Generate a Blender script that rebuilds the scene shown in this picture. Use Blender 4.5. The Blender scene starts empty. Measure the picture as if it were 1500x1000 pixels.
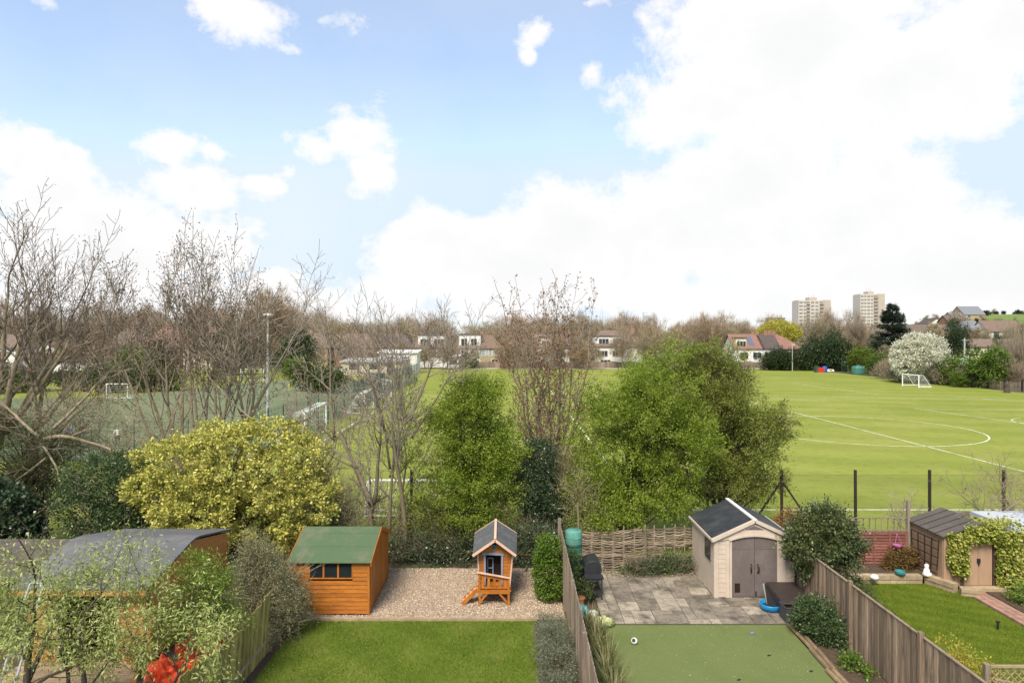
import bpy, math, random
import numpy as np
from mathutils import Vector, Matrix, noise as mnoise
random.seed(7)
RNG = np.random.default_rng(11)
S = bpy.context.scene
COL = S.collection
PI = math.pi
H = 8.0                                   # eye height of the loft window
R = math.radians
U = random.uniform

def at(px, py, z=0.0):                    # a point of the photo at a known height -> world
    Y = (H - z) * 1000.0 / (py - 490.0)
    return Vector(((px - 750) * Y / 1000.0, Y, z))
def atY(px, py, Y):                       # a point of the photo at a known distance -> world
    return Vector(((px - 750) * Y / 1000.0, Y, H - (py - 490) * Y / 1000.0))

# ------------------------------------------------------------------ materials
MATS = {}
def _new(name):
    m = bpy.data.materials.new(name); m.use_nodes = True
    nt = m.node_tree
    for n in list(nt.nodes): nt.nodes.remove(n)
    out = nt.nodes.new('ShaderNodeOutputMaterial')
    MATS[name] = m
    return m, nt, out
def ramp(nt, fac, cols):
    r = nt.nodes.new('ShaderNodeValToRGB')
    e = r.color_ramp.elements
    while len(e) < len(cols): e.new(0.5)
    for i, c in enumerate(cols):
        if len(c) == 4: e[i].position = c[3]
        else: e[i].position = 0.25 + 0.5 * i / max(1, len(cols) - 1)
        e[i].color = (c[0], c[1], c[2], 1)
    nt.links.new(fac, r.inputs[0])
    return r.outputs[0]
def noise_tex(nt, scale, detail=5, rough=0.6, stretch=None, coord='Object', dist=0.0):
    tc = nt.nodes.new('ShaderNodeTexCoord')
    src = tc.outputs[coord]
    if stretch:
        mp = nt.nodes.new('ShaderNodeMapping'); mp.inputs['Scale'].default_value = stretch
        nt.links.new(src, mp.inputs[0]); src = mp.outputs[0]
    n = nt.nodes.new('ShaderNodeTexNoise')
    n.inputs['Scale'].default_value = scale; n.inputs['Detail'].default_value = detail
    n.inputs['Roughness'].default_value = rough; n.inputs['Distortion'].default_value = dist
    nt.links.new(src, n.inputs['Vector'])
    return n.outputs[0]
def mixc(nt, a, b, fac, mode='MIX'):
    m = nt.nodes.new('ShaderNodeMix'); m.data_type = 'RGBA'; m.blend_type = mode
    if isinstance(fac, (int, float)): m.inputs[0].default_value = fac
    else: nt.links.new(fac, m.inputs[0])
    for i, s in ((6, a), (7, b)):
        if isinstance(s, (tuple, list)): m.inputs[i].default_value = (s[0], s[1], s[2], 1)
        else: nt.links.new(s, m.inputs[i])
    return m.outputs[2]
def scal(c, k): return tuple(min(1, max(0, x * k)) for x in c)

def mat(name, col, rough=0.8, var=0.25, scale=6, stretch=None, island=0.0, objrand=0.0, bump=0.15, bscale=None,
        stain=None, stain_scale=1.2, stain_stretch=None, metallic=0.0, spec=0.3, trans=0.0, coord='Object'):
    """general surface: noise-varied colour, per-piece variation, optional stains, bump"""
    m, nt, out = _new(name)
    L = nt.links
    b = nt.nodes.new('ShaderNodeBsdfPrincipled')
    n = noise_tex(nt, scale, 6, 0.65, stretch, coord)
    c = ramp(nt, n, [(*scal(col, 1 - var), .3), (*col, .5), (*scal(col, 1 + var), .72)])
    if island > 0:
        g = nt.nodes.new('ShaderNodeNewGeometry')
        c2 = ramp(nt, g.outputs['Random Per Island'], [(*scal((1, 1, 1), 1 - island), 0), (1, 1, 1, 1)])
        c = mixc(nt, c, c2, 1.0, 'MULTIPLY')
    if objrand > 0:
        g = nt.nodes.new('ShaderNodeObjectInfo')
        c2 = ramp(nt, g.outputs['Random'], [(1 - objrand, 1 - objrand * .8, 1 - objrand * .9, 0), (1, 1, 1, .5), (1 - objrand * .3, 1 - objrand * .6, 1 - objrand, 1)])
        c = mixc(nt, c, c2, 1.0, 'MULTIPLY')
    if stain:
        s = noise_tex(nt, stain_scale, 7, 0.7, stain_stretch, coord)
        f = ramp(nt, s, [(0, 0, 0, .48), (1, 1, 1, .66)])
        c = mixc(nt, c, stain, f)
    L.new(c, b.inputs['Base Color'])
    b.inputs['Roughness'].default_value = rough
    b.inputs['Metallic'].default_value = metallic
    b.inputs['Specular IOR Level'].default_value = spec
    if bump:
        bn = noise_tex(nt, bscale or scale * 3, 4, 0.6, stretch, coord)
        bp = nt.nodes.new('ShaderNodeBump'); bp.inputs['Strength'].default_value = bump; bp.inputs['Distance'].default_value = .02
        L.new(bn, bp.inputs['Height']); L.new(bp.outputs[0], b.inputs['Normal'])
    if trans:
        b.inputs['Transmission Weight'].default_value = trans
    L.new(b.outputs[0], out.inputs[0])
    return m

def leafmat(name, cols, trans=0.35, rough=0.55, spec=0.25, objrand=0.0, clump=0.35):
    """leaves: each leaf its own tint from the ramp, slow clump-to-clump variation, light passing through"""
    m, nt, out = _new(name)
    L = nt.links
    g = nt.nodes.new('ShaderNodeNewGeometry')
    n = noise_tex(nt, 0.9, 3, 0.6)
    md = nt.nodes.new('ShaderNodeMath'); md.operation = 'MULTIPLY_ADD'
    L.new(n, md.inputs[0]); md.inputs[1].default_value = clump * 2; md.inputs[2].default_value = -clump
    ad = nt.nodes.new('ShaderNodeMath'); ad.operation = 'ADD'
    L.new(g.outputs['Random Per Island'], ad.inputs[0]); L.new(md.outputs[0], ad.inputs[1])
    k = len(cols)
    c = ramp(nt, ad.outputs[0], [(*cc, i / (k - 1)) for i, cc in enumerate(cols)])
    if objrand:
        o = nt.nodes.new('ShaderNodeObjectInfo')
        c2 = ramp(nt, o.outputs['Random'], [(1 - objrand, 1 - objrand * .7, 1 - objrand, 0), (1, 1, 1, .5), (1, 1 - objrand * .4, 1 - objrand, 1)])
        c = mixc(nt, c, c2, 1.0, 'MULTIPLY')
    b = nt.nodes.new('ShaderNodeBsdfPrincipled')
    L.new(c, b.inputs['Base Color']); b.inputs['Roughness'].default_value = rough
    b.inputs['Specular IOR Level'].default_value = spec
    t = nt.nodes.new('ShaderNodeBsdfTranslucent'); L.new(c, t.inputs[0])
    mx = nt.nodes.new('ShaderNodeMixShader'); mx.inputs[0].default_value = trans
    L.new(b.outputs[0], mx.inputs[1]); L.new(t.outputs[0], mx.inputs[2])
    L.new(mx.outputs[0], out.inputs[0])
    return m

# ------------------------------------------------------------------ mesh helpers
def wloc(o):
    v = Vector((0, 0, 0))
    while o is not None:
        v = v + o.location; o = o.parent
    return v
def tag(o, label=None, cat=None, group=None, kind=None):
    if label: o['label'] = label
    if cat: o['category'] = cat
    if group: o['group'] = group
    if kind: o['kind'] = kind
    return o
def empty(name, loc, label, cat, group=None):
    o = bpy.data.objects.new(name, None); COL.objects.link(o); o.location = loc
    o.empty_display_size = .2
    return tag(o, label, cat, group)
def link(name, me, parent=None, mats=(), smooth=False, base=None):
    o = bpy.data.objects.new(name, me); COL.objects.link(o)
    for m in mats: me.materials.append(m)
    if smooth: me.shade_smooth()
    if parent is not None:
        off = wloc(parent); o.parent = parent
    else:
        if base is None:
            n = len(me.vertices); co = np.empty(n * 3, np.float32); me.vertices.foreach_get('co', co); co = co.reshape(-1, 3)
            mn, mx = co.min(0), co.max(0)
            off = Vector(((mn[0] + mx[0]) / 2, (mn[1] + mx[1]) / 2, mn[2]))
        else: off = Vector(base)
        o.location = off
    if off.length > 1e-9: me.transform(Matrix.Translation(-off))
    return o
def copy_tree(o, parent=None):
    c = o.copy(); COL.objects.link(c)
    if parent is not None: c.parent = parent
    for ch in list(o.children): copy_tree(ch, c)
    return c

class MB:
    def __init__(s): s.v = []; s.f = []; s.m = []
    def add(s, vs, fs, mi=0):
        b = len(s.v); s.v.extend(vs)
        for f in fs: s.f.append(tuple(b + i for i in f)); s.m.append(mi)
        return s
    def hexa(s, p, mi=0):                 # 8 points: bottom ring 0-3, top ring 4-7
        return s.add([tuple(q) for q in p], [(3, 2, 1, 0), (4, 5, 6, 7), (0, 1, 5, 4), (1, 2, 6, 5), (2, 3, 7, 6), (3, 0, 4, 7)], mi)
    def box(s, x0, x1, y0, y1, z0, z1, mi=0):
        return s.hexa([(x0, y0, z0), (x1, y0, z0), (x1, y1, z0), (x0, y1, z0), (x0, y0, z1), (x1, y0, z1), (x1, y1, z1), (x0, y1, z1)], mi)
    def bar(s, p, q, w, h, mi=0, up=(0, 0, 1)):
        p = Vector(p); q = Vector(q); d = (q - p).normalized(); up = Vector(up)
        if abs(d.dot(up)) > .98: up = Vector((0, 1, 0))
        a = d.cross(up).normalized() * (w / 2); b = a.cross(d).normalized() * (h / 2)
        return s.hexa([p - a - b, p + a - b, q + a - b, q - a - b, p - a + b, p + a + b, q + a + b, q - a + b], mi)
    def tube(s, pts, rad, k=6, mi=0, cap=True):
        n = len(pts)
        if n < 2: return s
        b = len(s.v); ref = None
        for i in range(n):
            d = (pts[min(i + 1, n - 1)] - pts[max(i - 1, 0)])
            if d.length < 1e-9: d = Vector((0, 0, 1))
            d.normalize()
            if ref is None: ref = Vector((1, 0, 0)) if abs(d.x) < .8 else Vector((0, 1, 0))
            a = (ref - d * ref.dot(d)).normalized(); c = d.cross(a); ref = a
            r = rad[i] if isinstance(rad, (list, tuple)) else rad
            p = pts[i]
            for j in range(k):
                t = 2 * PI * j / k; ct, st = math.cos(t) * r, math.sin(t) * r
                s.v.append((p.x + a.x * ct + c.x * st, p.y + a.y * ct + c.y * st, p.z + a.z * ct + c.z * st))
        for i in range(n - 1):
            for j in range(k):
                j2 = (j + 1) % k
                s.f.append((b + i * k + j, b + i * k + j2, b + (i + 1) * k + j2, b + (i + 1) * k + j)); s.m.append(mi)
        if cap and k > 3:
            s.f.append(tuple(b + j for j in range(k))[::-1]); s.m.append(mi)
            s.f.append(tuple(b + (n - 1) * k + j for j in range(k))); s.m.append(mi)
        return s
    def lathe(s, prof, c, k=16, mi=0):    # prof: (radius, z)
        b = len(s.v)
        for r, z in prof:
            for j in range(k):
                t = 2 * PI * j / k; s.v.append((c[0] + r * math.cos(t), c[1] + r * math.sin(t), c[2] + z))
        for i in range(len(prof) - 1):
            for j in range(k):
                j2 = (j + 1) % k
                s.f.append((b + i * k + j, b + i * k + j2, b + (i + 1) * k + j2, b + (i + 1) * k + j)); s.m.append(mi)
        if prof[0][0] > 1e-4: s.f.append(tuple(b + j for j in range(k))[::-1]); s.m.append(mi)
        if prof[-1][0] > 1e-4: s.f.append(tuple(b + (len(prof) - 1) * k + j for j in range(k))); s.m.append(mi)
        return s
    def prism(s, poly, off, mi=0):        # 3-D polygon swept by a vector
        n = len(poly); off = Vector(off)
        vs = [tuple(p) for p in poly] + [tuple(Vector(p) + off) for p in poly]
        fs = [tuple(range(n))[::-1], tuple(range(n, 2 * n))] + [(i, (i + 1) % n, n + (i + 1) % n, n + i) for i in range(n)]
        return s.add(vs, fs, mi)
    def blob(s, c, r, k=10, amp=.12, mi=0, seed=0, freq=2.0):
        b = len(s.v); rows = k // 2
        for i in range(rows + 1):
            ph = PI * i / rows
            for j in range(k):
                t = 2 * PI * j / k
                d = Vector((math.sin(ph) * math.cos(t), math.sin(ph) * math.sin(t), math.cos(ph)))
                q = 1 + amp * mnoise.noise(d * freq + Vector((seed * 3.1, seed * 1.7, 0)))
                s.v.append((c[0] + d.x * r[0] * q, c[1] + d.y * r[1] * q, c[2] + d.z * r[2] * q))
        for i in range(rows):
            for j in range(k):
                j2 = (j + 1) % k
                s.f.append((b + i * k + j, b + (i + 1) * k + j, b + (i + 1) * k + j2, b + i * k + j2)); s.m.append(mi)
        return s
    def build(s, name, mats, parent=None, smooth=False, base=None, bevel=0):
        me = bpy.data.meshes.new(name)
        me.from_pydata([tuple(v) for v in s.v], [], s.f)
        if not isinstance(mats, (list, tuple)): mats = [mats]
        if len(mats) > 1: me.polygons.foreach_set('material_index', s.m)
        o = link(name, me, parent, mats, smooth, base)
        if bevel:
            b = o.modifiers.new('edge', 'BEVEL'); b.width = bevel; b.segments = 2; b.limit_method = 'ANGLE'; b.angle_limit = R(40)
        return o

def npmesh(name, verts, nv, mats, parent=None, base=None):
    """verts (N*nv,3): N separate faces of nv corners"""
    verts = np.ascontiguousarray(verts, np.float32)
    n = len(verts); N = n // nv
    me = bpy.data.meshes.new(name)
    me.vertices.add(n); me.vertices.foreach_set('co', verts.ravel())
    me.loops.add(n); me.loops.foreach_set('vertex_index', np.arange(n, dtype=np.int32))
    me.polygons.add(N); me.polygons.foreach_set('loop_start', np.arange(0, n, nv, dtype=np.int32))
    me.update(calc_edges=True)
    return link(name, me, parent, mats if isinstance(mats, (list, tuple)) else [mats], False, base)
def unit(a): return a / np.maximum(1e-9, np.linalg.norm(a, axis=-1, keepdims=True))
def leaf_verts(pts, dirs, size, aspect=.5, wild=.8, flat=0.0, fold=.25):
    n = len(pts)
    t = unit(dirs + RNG.normal(0, wild, (n, 3)))
    if flat: t[:, 2] *= (1 - flat); t = unit(t)
    q = RNG.normal(0, 1, (n, 3)); q[:, 2] += 1.2 + 3 * flat
    s = unit(np.cross(t, q)); nn = np.cross(s, t)
    L = (size * RNG.uniform(.65, 1.3, n))[:, None]; W = L * aspect * .5
    v = np.empty((n, 4, 3))
    v[:, 0] = pts; v[:, 1] = pts + t * L * .5 + s * W + nn * W * fold
    v[:, 2] = pts + t * L; v[:, 3] = pts + t * L * .5 - s * W + nn * W * fold
    return v.reshape(-1, 3)
def sublobes(lobes, k, r, out=.8):
    L = list(lobes); res = list(lobes)
    for _ in range(k):
        l = random.choice(L); d = rv().normalized(); q = r * U(.65, 1.25)
        res.append((l[0] + d.x * l[3] * out, l[1] + d.y * l[4] * out, l[2] + d.z * l[5] * out, q, q, q * .85))
    return res
def boughs(lobes, k, r, inner=.35):
    out = []
    vol = [l[3] * l[4] + l[5] * l[4] for l in lobes]
    for _ in range(k):
        l = random.choices(lobes, vol)[0]; d = rv().normalized(); q = r * U(.55, 1.3); t = U(inner, 1.0)
        e = .9 if d.z > -.3 else .7
        out.append((l[0] + d.x * l[3] * t, l[1] + d.y * l[4] * t, max(.35, l[2] + d.z * l[5] * t * e), q * 1.15, q * 1.1, q * .7))
    return out
def crown_points(lobes, n, clump=.35, per=40, shell=.55, rough=.22, squash=1.0, seed=0, zmin=.05, stretch=.0):
    """n leaf points gathered in clumps through the outer part of a union of lobes (x,y,z,rx,ry,rz)"""
    lob = np.array(lobes, float); vol = (lob[:, 3] * lob[:, 4] + lob[:, 3] * lob[:, 5] + lob[:, 4] * lob[:, 5])
    nc = max(4, n // per); C = []; D = []
    ph = RNG.uniform(0, 6.28, (6, 3)); fr = RNG.uniform(1.5, 4.5, (6, 3))
    tries = 0
    while len(C) < nc and tries < nc * 8:
        tries += 1
        i = RNG.choice(len(lob), p=vol / vol.sum()); l = lob[i]
        d = RNG.normal(0, 1, 3); d /= np.linalg.norm(d)
        w = np.sin(fr @ d + ph[:, 0]).sum() / 6
        r = (shell + (1 - shell) * RNG.uniform() ** .6) * (1 + rough * w * 2)
        p = l[:3] + d * l[3:] * r
        if p[2] < zmin: continue
        q = ((p - lob[:, :3]) / lob[:, 3:]); qd = np.sqrt((q * q).sum(1)); qd[i] = 9
        if qd.min() < .62 * shell / .55 and RNG.uniform() < .85: continue
        C.append(p); D.append(d)
    C = np.array(C); D = np.array(D)
    idx = RNG.integers(0, len(C), n)
    cs = RNG.uniform(.5, 1.3, len(C))[idx][:, None] * clump
    off = RNG.normal(0, 1, (n, 3)) * cs * .5; off[:, 2] *= squash
    if stretch:
        sd = unit(D + np.array([0, 0, .25]) + RNG.normal(0, .35, D.shape))[idx]; off += sd * RNG.normal(0, 1, (n, 1)) * cs * stretch
    return C[idx] + off, unit(D[idx] + unit(off) * .8), C
def tri_sticks(pts, dirs, size, width):
    n = len(pts); t = unit(dirs); s = unit(np.cross(t, RNG.normal(0, 1, (n, 3))))
    L = (size * RNG.uniform(.5, 1.4, n))[:, None]
    v = np.empty((n, 3, 3)); v[:, 0] = pts - s * width / 2; v[:, 1] = pts + s * width / 2; v[:, 2] = pts + t * L
    return v.reshape(-1, 3)

# ------------------------------------------------------------------ trees
def rv(a=1.0): return Vector((random.gauss(0, a), random.gauss(0, a), random.gauss(0, a)))
def grow(mbs, p, d, L, r, lvl, P, tips, r_end=None):
    """recursive limb: mbs = (trunk mesh, crown mesh)"""
    seg = P['seg'][min(lvl, len(P['seg']) - 1)]
    n = max(3, int(L / seg)); crook = P['crook'][min(lvl, len(P['crook']) - 1)]; up = P['up'][min(lvl, len(P['up']) - 1)]
    p = p.copy(); d = d.normalized(); pts = [p.copy()]; ds = [d.copy()]; last = lvl >= P['lev']
    for i in range(n):
        d = (d + rv(crook) + Vector((0, 0, up))).normalized()
        p = p + d * (L / n); pts.append(p.copy()); ds.append(d.copy())
    te = P.get('taper', .35) if not last else .3
    rad = [max(P['rmin'], r * (1 - (1 - te) * i / n)) for i in range(n + 1)]
    k = (7, 5, 4, 3)[min(lvl, 3)]
    (mbs[0] if lvl < P.get('split', 2) else mbs[1]).tube(pts, rad, k)
    if last:
        tips.append((pts[-1], ds[-1])); 
        if n > 2: tips.append((pts[n // 2], ds[n // 2]))
        return
    nb = P['nb'][lvl]; nb = max(1, int(nb * U(.75, 1.25) + .5)); t0 = P['t0'][lvl]
    az = U(0, 6.28)
    for j in range(nb):
        t = t0 + (1 - t0) * (j + U(.2, .9)) / nb
        i = min(n, max(1, int(t * n + .5))); b = ds[i]; ang = R(P['ang'][lvl]) * U(.6, 1.35)
        az += 2.4 + U(-.5, .5)
        a = b.orthogonal().normalized(); c = b.cross(a)
        cd = b * math.cos(ang) + (a * math.cos(az) + c * math.sin(az)) * math.sin(ang)
        grow(mbs, pts[i], cd, L * P['ratio'][lvl] * U(.75, 1.15) * (1.15 - .45 * t), rad[i] * P.get('rr', .62), lvl + 1, P, tips)
    if P.get('lead', True):
        grow(mbs, pts[-1], ds[-1], L * P['ratio'][lvl] * U(.8, 1.05), rad[-1] * .9, lvl + 1, P, tips)

def bare_tree(name, label, base, stems, P, bark, twig, cat='tree', group=None, keys=None, keysize=.06, nkeys=3, prune=None):
    root = empty(name, base, label, cat, group)
    a, b = MB(), MB(); tips = []
    for s in stems:
        grow((a, b), Vector(s[0]), Vector(s[1]), s[2], s[3], s[4] if len(s) > 4 else 0, P, tips)
    if a.v: a.build('trunk', bark, root, smooth=True)
    if b.v: cr = b.build('crown', twig, root)
    if keys and tips:
        tp = np.array([t[0][:] for t in tips]); td = np.array([t[1][:] for t in tips])
        sel = RNG.random(len(tp)) < P.get('keyfrac', .6); tp = tp[sel]; td = td[sel]
        tp = np.repeat(tp, nkeys, 0) + RNG.normal(0, P.get('keyspread', .07), (len(tp) * nkeys, 3)); td = np.repeat(td, nkeys, 0)
        npmesh(P.get('keyname', 'seed_cluster'), leaf_verts(tp, td + np.array([0, 0, -.5]), keysize, .55), 4, keys, root)
    return root, tips
def leafy(name, label, base, lobes, n, size, leaf, bark, cat='tree', group=None, clump=.35, per=40, shell=.55, rough=.22, squash=.8,
          aspect=.5, trunk=.14, limbs=40, wild=.8, flat=0, twigs=0, stems=1, zmin=.05, crown='crown', trunkname='trunk', stretch=0):
    root = empty(name, base, label, cat, group); base = Vector(base)
    pts, d, C = crown_points(lobes, n, clump, per, shell, rough, squash, zmin=zmin, stretch=stretch)
    npmesh(crown, leaf_verts(pts, d, size, aspect, wild, flat), 4, leaf, root)
    mb = MB(); lob = np.array(lobes, float); top = Vector(((lob[:, 0] * lob[:, 3]).sum() / lob[:, 3].sum(), (lob[:, 1] * lob[:, 3]).sum() / lob[:, 3].sum(), base.z + .74 * ((lob[:, 2] + lob[:, 5] * .4).max() - base.z)))
    trunks = []
    for k in range(stems):
        b0 = base + (Vector((U(-.3, .3), U(-.3, .3), 0)) * (stems > 1)); tt = top + (Vector((U(-1, 1) * lob[:, 3].mean() * .6, U(-1, 1) * lob[:, 4].mean() * .6, 0)) * (stems > 1))
        tp = [b0.lerp(tt, i / 8) + Vector((U(-1, 1), U(-1, 1), 0)) * .05 * i ** .5 * (tt.z - b0.z) / 5 for i in range(9)]; tp[0] = b0
        mb.tube(tp, [trunk * (1 - .085 * i) * (1 if stems == 1 else .7) for i in range(9)], 7); trunks.append(tp)
    for k in range(limbs):
        c = Vector(C[random.randrange(len(C))]); tp = random.choice(trunks)
        zz = min(max(base.z + .3, c.z - (c - tp[4]).length * .55), tp[7].z)
        i = min(7, max(1, int((zz - base.z) / max(.1, tp[8].z - base.z) * 8))); s0 = tp[i]
        mid = s0.lerp(c, .5) + Vector((U(-.15, .15), U(-.15, .15), .12 * (c - s0).length))
        ps = [s0, s0.lerp(mid, .5) + rv(.03), mid, mid.lerp(c, .5) + rv(.04), c]
        r0 = trunk * (1 - .085 * i) * .42
        mb.tube(ps, [r0, r0 * .75, r0 * .55, r0 * .35, r0 * .15], 4)
    mb.build(trunkname, bark, root, smooth=True)
    if twigs:
        q, dd, _ = crown_points(lobes, twigs, clump * 1.2, per, shell, rough, 1, zmin=zmin)
        npmesh('twig_mass', tri_sticks(q, dd + np.array([0, 0, .5]) + RNG.normal(0, .5, q.shape), .6, .012), 3, bark, root)
    return root

# boards lapped on a wall: u runs from P to Q, openings and a gable outline allowed
def lap_wall(mb, P, Q, z0, z1, bh, nrm, urange=None, holes=(), t=.022, mi=0):
    P = Vector(P); Q = Vector(Q); L = (Q - P).length; d = (Q - P) / L; nrm = Vector(nrm).normalized()
    n = max(1, round((z1 - z0) / bh)); bh = (z1 - z0) / n
    def piece(ua, ub, ta, tb, za, zb):
        if ub - ua < .004: return
        def pt(u, o, z): return P + d * u + nrm * o + Vector((0, 0, z - P.z))
        mb.hexa([pt(ua, 0, za), pt(ub, 0, za), pt(ub, t, za), pt(ua, t, za), pt(ta, 0, zb - .002), pt(tb, 0, zb - .002), pt(tb, t * .35, zb - .002), pt(ta, t * .35, zb - .002)], mi)
    for i in range(n):
        a, b = z0 + i * bh, z0 + (i + 1) * bh
        r0 = urange(a) if urange else (0, L); r1 = urange(b) if urange else (0, L)
        if r0[1] - r0[0] < .01: continue
        segs = [(r0[0], r0[1], r1[0], r1[1])]
        for (h0, h1, hz0, hz1) in holes:
            if b > hz0 + .01 and a < hz1 - .01:
                ns = []
                for s in segs:
                    ns.append((s[0], min(s[1], h0), s[2], min(s[3], h0))); ns.append((max(s[0], h1), s[1], max(s[2], h1), s[3]))
                segs = ns
        for s in segs: piece(*[s[0], s[1], min(s[2], s[3]), s[3]], a, b)
# ------------------------------------------------------------------ camera, light, sky
cam = bpy.data.cameras.new('camera'); co = bpy.data.objects.new('camera', cam); COL.objects.link(co)
co.location = (0, 0, H); co.rotation_euler = (R(90), 0, 0)
cam.sensor_width = 36; cam.lens = 24; cam.shift_y = -10 / 1500; cam.clip_start = .1; cam.clip_end = 20000
S.camera = co
S.view_settings.view_transform = 'Standard'; S.view_settings.look = 'None'; S.view_settings.gamma = 1
S.view_settings.exposure = 1.62
sdir = Vector((-.26, -.70, .95)).normalized()
sl = bpy.data.lights.new('sun', 'SUN'); sl.energy = 2.0; sl.angle = R(24); sl.color = (1, .90, .76)
so = bpy.data.objects.new('sun', sl); COL.objects.link(so); so.rotation_euler = sdir.to_track_quat('Z', 'Y').to_euler(); so.location = (0, 0, 60)

def make_world():
    w = bpy.data.worlds.new('World'); S.world = w; w.use_nodes = True
    nt = w.node_tree; L = nt.links
    for n in list(nt.nodes): nt.nodes.remove(n)
    out = nt.nodes.new('ShaderNodeOutputWorld'); bg = nt.nodes.new('ShaderNodeBackground')
    sky = nt.nodes.new('ShaderNodeTexSky'); sky.sky_type = 'NISHITA'; sky.sun_disc = False
    sky.sun_elevation = math.asin(sdir.z); sky.sun_rotation = math.atan2(sdir.x, sdir.y)
    sky.air_density = 1.0; sky.dust_density = 1.2; sky.ozone_density = 1.2
    tc = nt.nodes.new('ShaderNodeTexCoord'); sx = nt.nodes.new('ShaderNodeSeparateXYZ')
    def M(op, a, b=None, c=None):
        m = nt.nodes.new('ShaderNodeMath'); m.operation = op
        for i, s in enumerate((a, b, c)):
            if s is None: continue
            if isinstance(s, (int, float)): m.inputs[i].default_value = s
            else: L.new(s, m.inputs[i])
        return m.outputs[0]
    L.new(tc.outputs['Generated'], sx.inputs[0])
    az = M('ARCTAN2', sx.outputs[0], sx.outputs[1]); el = M('ARCSINE', sx.outputs[2])
    blobs = [  # clouds: centre and half size, in the photo's pixels -> bearing and height above the horizon
        (1180, 60, 300, 120), (1040, 150, 170, 90), (1330, 110, 330, 130), (1120, 250, 190, 120), (1240, 330, 260, 150), (1500, 40, 260, 110),
        (1000, 340, 250, 105), (840, 330, 130, 75), (760, 400, 260, 115), (640, 350, 95, 50), (1350, 400, 360, 100), (1500, 400, 200, 90), (1150, 440, 460, 75),
        (300, 450, 560, 75), (60, 290, 130, 85), (20, 240, 70, 60), (130, 370, 240, 110), (300, 370, 120, 70), (400, 430, 130, 55), (280, 270, 75, 55),
        (245, 215, 85, 42), (310, 220, 40, 30), (520, 200, 85, 52), (545, 255, 55, 60), (470, 215, 60, 35), (400, 272, 48, 22), (420, 255, 30, 20),
        (390, 30, 120, 46), (330, 10, 90, 30), (470, 30, 60, 25), (430, 70, 45, 22), (75, 5, 32, 20), (192, 145, 26, 11), (865, 104, 26, 20), (790, 42, 30, 26), (775, 78, 12, 16), (855, 5, 60, 8), (95, 230, 40, 20)]
    fld = None
    for (px, py, rx, ry) in blobs:
        a0 = math.atan((px - 750) / 1000); e0 = math.atan((490 - py) / math.hypot(1000, px - 750))
        ca = math.cos(a0); ra = rx / 1000 * ca * ca; re = ry / 1000 * ca
        da = M('MULTIPLY', M('SUBTRACT', az, a0), 1 / ra); de = M('MULTIPLY', M('SUBTRACT', el, e0), 1 / re)
        d = M('SQRT', M('MULTIPLY_ADD', da, da, M('MULTIPLY', de, de)))
        v = M('MULTIPLY', M('SUBTRACT', 1.0, d), min(1.0, .28 + min(rx, ry) / 130))
        fld = v if fld is None else M('SMOOTH_MAX', fld, v, .06)
    for a0 in (PI, -PI, 1.5, -1.5):       # broken cloud over the rest of the sky
        da = M('MULTIPLY', M('SUBTRACT', az, a0), 1 / .85); de = M('MULTIPLY', M('SUBTRACT', el, .3), 1 / .55)
        v = M('SUBTRACT', .55, M('SQRT', M('MULTIPLY_ADD', da, da, M('MULTIPLY', de, de))))
        fld = M('MAXIMUM', fld, v)
    def N(scale, det, rough, dist=0.0):
        n = nt.nodes.new('ShaderNodeTexNoise'); n.inputs['Scale'].default_value = scale; n.inputs['Detail'].default_value = det
        n.inputs['Roughness'].default_value = rough; n.inputs['Distortion'].default_value = dist
        mp = nt.nodes.new('ShaderNodeMapping'); mp.inputs['Scale'].default_value = (1, 1, 1.25)
        L.new(tc.outputs['Generated'], mp.inputs[0]); L.new(mp.outputs[0], n.inputs[0]); return n.outputs[0]
    n1 = N(9, 10, .66, .15); n2 = N(2.6, 5, .55)
    dens = M('ADD', fld, M('MULTIPLY', M('SUBTRACT', n1, .5), 2.0))
    mr = nt.nodes.new('ShaderNodeMapRange'); mr.interpolation_type = 'SMOOTHSTEP'
    L.new(dens, mr.inputs[0]); mr.inputs[1].default_value = -.05; mr.inputs[2].default_value = .40
    # thin high veil, and the milky air low over the horizon
    veil = M('MULTIPLY', M('SUBTRACT', n2, .16), .58)
    low = nt.nodes.new('ShaderNodeMapRange'); L.new(el, low.inputs[0]); low.inputs[1].default_value = .36; low.inputs[2].default_value = -.02; low.inputs[3].default_value = 0; low.inputs[4].default_value = .14
    cov = M('MAXIMUM', mr.outputs[0], M('MAXIMUM', M('ADD', veil, low.outputs[0]), 0.0))
    cov = M('MINIMUM', cov, 1.0)
    # cloud light: slightly greyer where the cloud is thick
    gr = nt.nodes.new('ShaderNodeMapRange'); L.new(M('ADD', M('MULTIPLY', fld, .5), M('MULTIPLY', n1, 1.0)), gr.inputs[0])
    gr.inputs[1].default_value = .5; gr.inputs[2].default_value = 1.0; gr.inputs[3].default_value = 1; gr.inputs[4].default_value = 0
    cc = ramp(nt, gr.outputs[0], [(.86, .862, .868, 0), (.95, .945, .94, 1)])
    cs = nt.nodes.new('ShaderNodeVectorMath'); cs.operation = 'SCALE'; L.new(cc, cs.inputs[0]); cs.inputs['Scale'].default_value = CLOUD
    sc = nt.nodes.new('ShaderNodeVectorMath'); sc.operation = 'SCALE'; L.new(mixc(nt, mixc(nt, sky.outputs[0], (1.02, .985, .95), 1.0, 'MULTIPLY'), (2.4, 3.05, 3.75), 1.0, 'DARKEN'), sc.inputs[0]); sc.inputs['Scale'].default_value = 1.0
    mx = mixc(nt, sc.outputs[0], cs.outputs[0], cov)
    L.new(mx, bg.inputs[0]); bg.inputs[1].default_value = SKY
    L.new(bg.outputs[0], out.inputs[0])
SKY = .09
CLOUD = .362 / SKY
make_world()

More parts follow.
